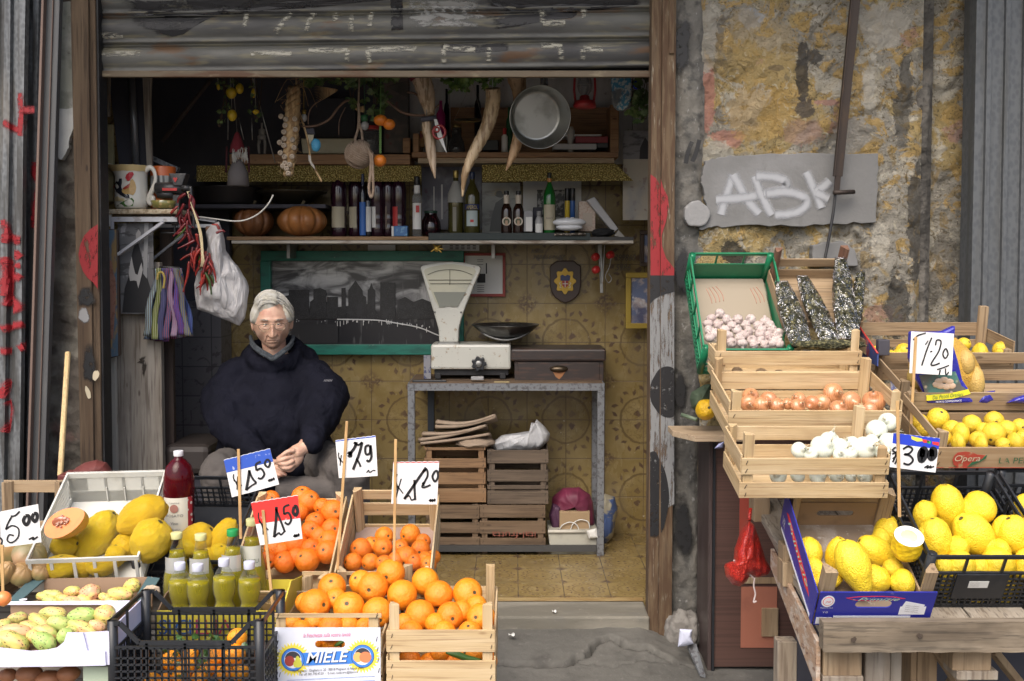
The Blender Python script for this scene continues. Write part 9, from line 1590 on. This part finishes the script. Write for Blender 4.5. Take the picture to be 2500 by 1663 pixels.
pile(ON,[(638,905,50,45),(628,950,52,50),(740,930,58,45),(700,955,48,45),(790,960,55,36),(850,950,34,34),(912,925,48,38),(908,962,48,40),(990,945,46,46),(1045,945,50,50),(1110,890,60,58),(1210,935,58,58),(1262,865,62,52),(1342,935,72,60),(1140,978,72,32),(1318,985,62,28)],lin(960,3.42,1000,3.20),'brown onion','onion','wide pale crate','brown onions in the wide crate',zr4,7,10)
tufts('brown onions in the wide crate',None,None,mat('dry onion tuft',(.48,.33,.19),.8),3)
Gw='white onions in the pale crate'
pile(OW,[(1090,1160,64,52),(1045,1200,80,60),(915,1215,60,38),(1150,1200,62,48),(1358,1100,64,60),(1420,1055,60,52),(1435,1175,62,70),(1290,1205,88,52),(1330,1170,50,46),(1215,1180,50,45),(1150,1240,55,30),(1205,1235,50,36),(1390,1230,55,40),(980,1235,50,34)],lin(1020,3.10,1115,2.95),'white onion','onion','pale crate top',Gw,zr4,8,16)
pile(OW,[(795,1358,62,36),(905,1358,54,36),(1020,1362,70,36),(1130,1358,52,36),(1290,1362,54,36),(1210,1365,40,30)],lambda x,y:2.93,'white onion','onion','seen through the slot',Gw,zr4,9,60)
tufts(Gw,None,None,mat('pale onion tuft',(.68,.64,.50),.8),4)
bp_=thing('printed_crate_end','blue and red printed card end of a crate between the onions and the lemons','crate end',P(2110,850,3.5)); MB().prism([P(*zr5(252,190),3.75),P(*zr5(385,385),3.45),P(*zr5(382,470),3.45),P(*zr5(255,395),3.75)],(1,0,0),.004).build('blue_card',mat('blue red card',(.05,.08,.25),.5,L=[('n',30,.55,.62,(.45,.06,.05),.9),('n',12,.6,.66,(.5,.5,.55),.9)]),bp_); MB().tube([P(*zr5(250,186),3.752),P(*zr5(386,384),3.448)],.003).build('red_edge',redl,bp_)
o=MB().rb(*zr5(392,295),*zr5(468,400),3.5,.03).build('dark_post',darkmat,bevel=.003); tag(o,'short blackened wooden post left of the upper right lemons','post')
ns=thing('potato_sack','sack of potatoes, yellow net behind a blue printed front','sack',P(*zr5(840,500),3.34)); net=NT('yellow net'); co=net.coord(); w=net.tex(co,'e',150); net.l.new(net.mix(net.ss(w,.08,.16),(.60,.36,.05),(.50,.28,.05)),net.bs.inputs['Base Color']); net.l.new(net.bump(w,.8,.004),net.bs.inputs['Normal'])
bag('net','',None,[zr5(x,y) for x,y in [(590,470),(600,400),(700,300),(900,280),(960,330),(1030,400),(1075,500),(1090,570),(1075,650),(1035,715),(960,690),(800,700),(660,650),(600,560)]],3.42,.16,net.m,3,.012,parent=ns)
for x,y,rx,ry in ((1030,580,58,110),(960,450,60,90),(640,540,55,80)): MB().ball(P(*zr5(x,y),3.37),(rx*3.4/F/2.7,.035,ry*3.4/F/2.7),12,fn=lambda d:1+.08*mnoise.noise(d*2)).build('netted_potato',mat('netted potato',(.50,.33,.09),.5,B=[('e',120,.6,.004)]),ns)
blp=mat('blue plastic film',(.025,.025,.30),.25,coat=.4,B=[('n',20,.5,.02)]); fy=3.30
MB().prism([P(*zr5(x,y),fy) for x,y in [(605,238),(700,245),(820,240),(905,200),(900,260),(890,330),(920,430),(950,560),(990,620),(1025,712),(860,718),(710,716),(705,660),(650,560),(640,520),(600,420)]],(0,1,0),.03).build('blue_front',blp,ns,bevel=.008)
MB().prism([P(*zr5(x,y),fy-.004) for x,y in [(660,530),(900,505),(940,600),(980,625),(708,668)]],(0,1,0),.003).build('photo_panel',mat('printed potato photo',(.10,.10,.09),.4,L=[('v',50,.35,.15,(.55,.42,.30),.9),('n',9,.5,.6,(.06,.20,.17),.8)]),ns)
for x,y in ((790,570),(825,560),(860,572),(800,600),(840,605),(875,600),(775,590)): MB().ball(P(*zr5(x,y),fy-.005),(.014,.003,.010),7).build('printed_potato',mat('print tuber',(.58,.42,.30),.6),ns)
yb_=MB(); yb_.prism([P(*zr5(x,y),fy-.006) for x,y in [(708,662),(860,650),(985,622),(1000,652),(880,685),(710,698)]],(0,1,0),.003); yb_.build('yellow_band',mat('band yellow',(.68,.62,.03),.4),ns)
text('Dei Piccoli Ortolani','lettering',mat('print green',(.03,.16,.05),.5),ns,P(*zr5(748,690),fy-.008),(1,0,.12),(0,0,1),w=205/2.704*3.3/F,h=26/2.704*3.3/F,shear=.2)
text('PATATE CONFEZIONATE','lettering',wp_,ns,P(*zr5(770,712),fy-.004),(1,0,.06),(0,0,1),w=170/2.704*3.3/F,h=12/2.704*3.3/F)
bag('blue_packet','second blue potato packet lying at the right edge','packet',[zr5(x,y) for x,y in [(1240,715),(1290,680),(1352,660),(1420,650),(1420,720)]],3.3,.06,blp,3,.01); bag('blue_packet','blue plastic folds lying right of the potato sack','packet',[zr5(x,y) for x,y in [(1040,716),(1080,640),(1130,632),(1165,630),(1160,700),(1100,716)]],3.32,.05,blp,5,.01)
bag('blue_packet','small blue and white wrapper left of the potato sack','packet',[zr5(x,y) for x,y in [(470,560),(520,585),(525,650),(500,655),(472,630)]],3.42,.03,mat('blue white film',(.30,.33,.62),.4,L=[('n',30,.5,.55,(.6,.62,.7),.9)]),6,.003)
sign('plain white price card 1.20 in front of the blue potato sack',[zr5(608,240),zr5(890,255),zr5(875,530),zr5(595,515)],3.24,[([(.48,.12),(.38,.42),(.28,.80)],.8),([(.40,.20),(.34,.30)],.6),([(.48,.44),(.49,.47)],1.2),([(.58,.30),(.60,.18),(.70,.20),(.66,.44),(.50,.74),(.56,.78),(.70,.72)],.8),([(.80,.38),(.76,.50),(.82,.60),(.88,.50),(.84,.38),(.80,.38)],.8),([(.64,.88),(.80,.82),(.92,.76)],.7),([(.72,.88),(.70,1.0)],.7),([(.84,.84),(.86,1.0),(.92,.92)],.7),([(.05,.20),(.14,.10),(.22,.06),(.34,.02)],.7)],stick=(2236,822,2223,1060),scal=False)
def exs(Q,r):
 for c,pts in ((yel,[(.38,.03),(.62,.07),(.64,.14),(.52,.17),(.40,.12)]),(redc,[(.60,.08),(.78,.10),(.76,.17),(.66,.18)]),(mat('band green',(.05,.35,.06),.5),[(.72,.10),(.82,.12),(.80,.20),(.74,.18)]),(redc,[(.84,.12),(.99,.12),(.99,.22),(.86,.20)])): MB().prism([Q(u,v,.0012) for u,v in pts],(0,1,0),.0004).build('fruit_print',c,r)
sign('white price card 3.00 with a blue fruit band, before the white onions',[zr5(490,910),zr5(797,945),zr5(768,1172),zr5(465,1135)],2.70,[([(.08,.40),(.02,.50),(.10,.60),(.05,.85)],.9),([(.02,.62),(.14,.50)],.8),([(.04,.75),(.15,.62),(.10,.90)],.8),([(.24,.44),(.34,.34),(.44,.40),(.38,.54),(.28,.58),(.40,.60),(.48,.72),(.40,.86),(.28,.84)],1),([(.66,.36),(.61,.52),(.65,.70),(.72,.60),(.73,.42),(.67,.36),(.66,.60)],2.6),([(.86,.34),(.82,.50),(.86,.62),(.93,.52),(.92,.36),(.86,.34),(.87,.55)],2.4),([(.74,.90),(.82,.82),(.80,.90),(.88,.82),(.86,.88),(.95,.82)],.7)],head=.30,hc=mat('royal blue band',(.02,.05,.50),.4),hbot=.32,stick=(2191,978,2196,1262),scal=False,extra=exs)
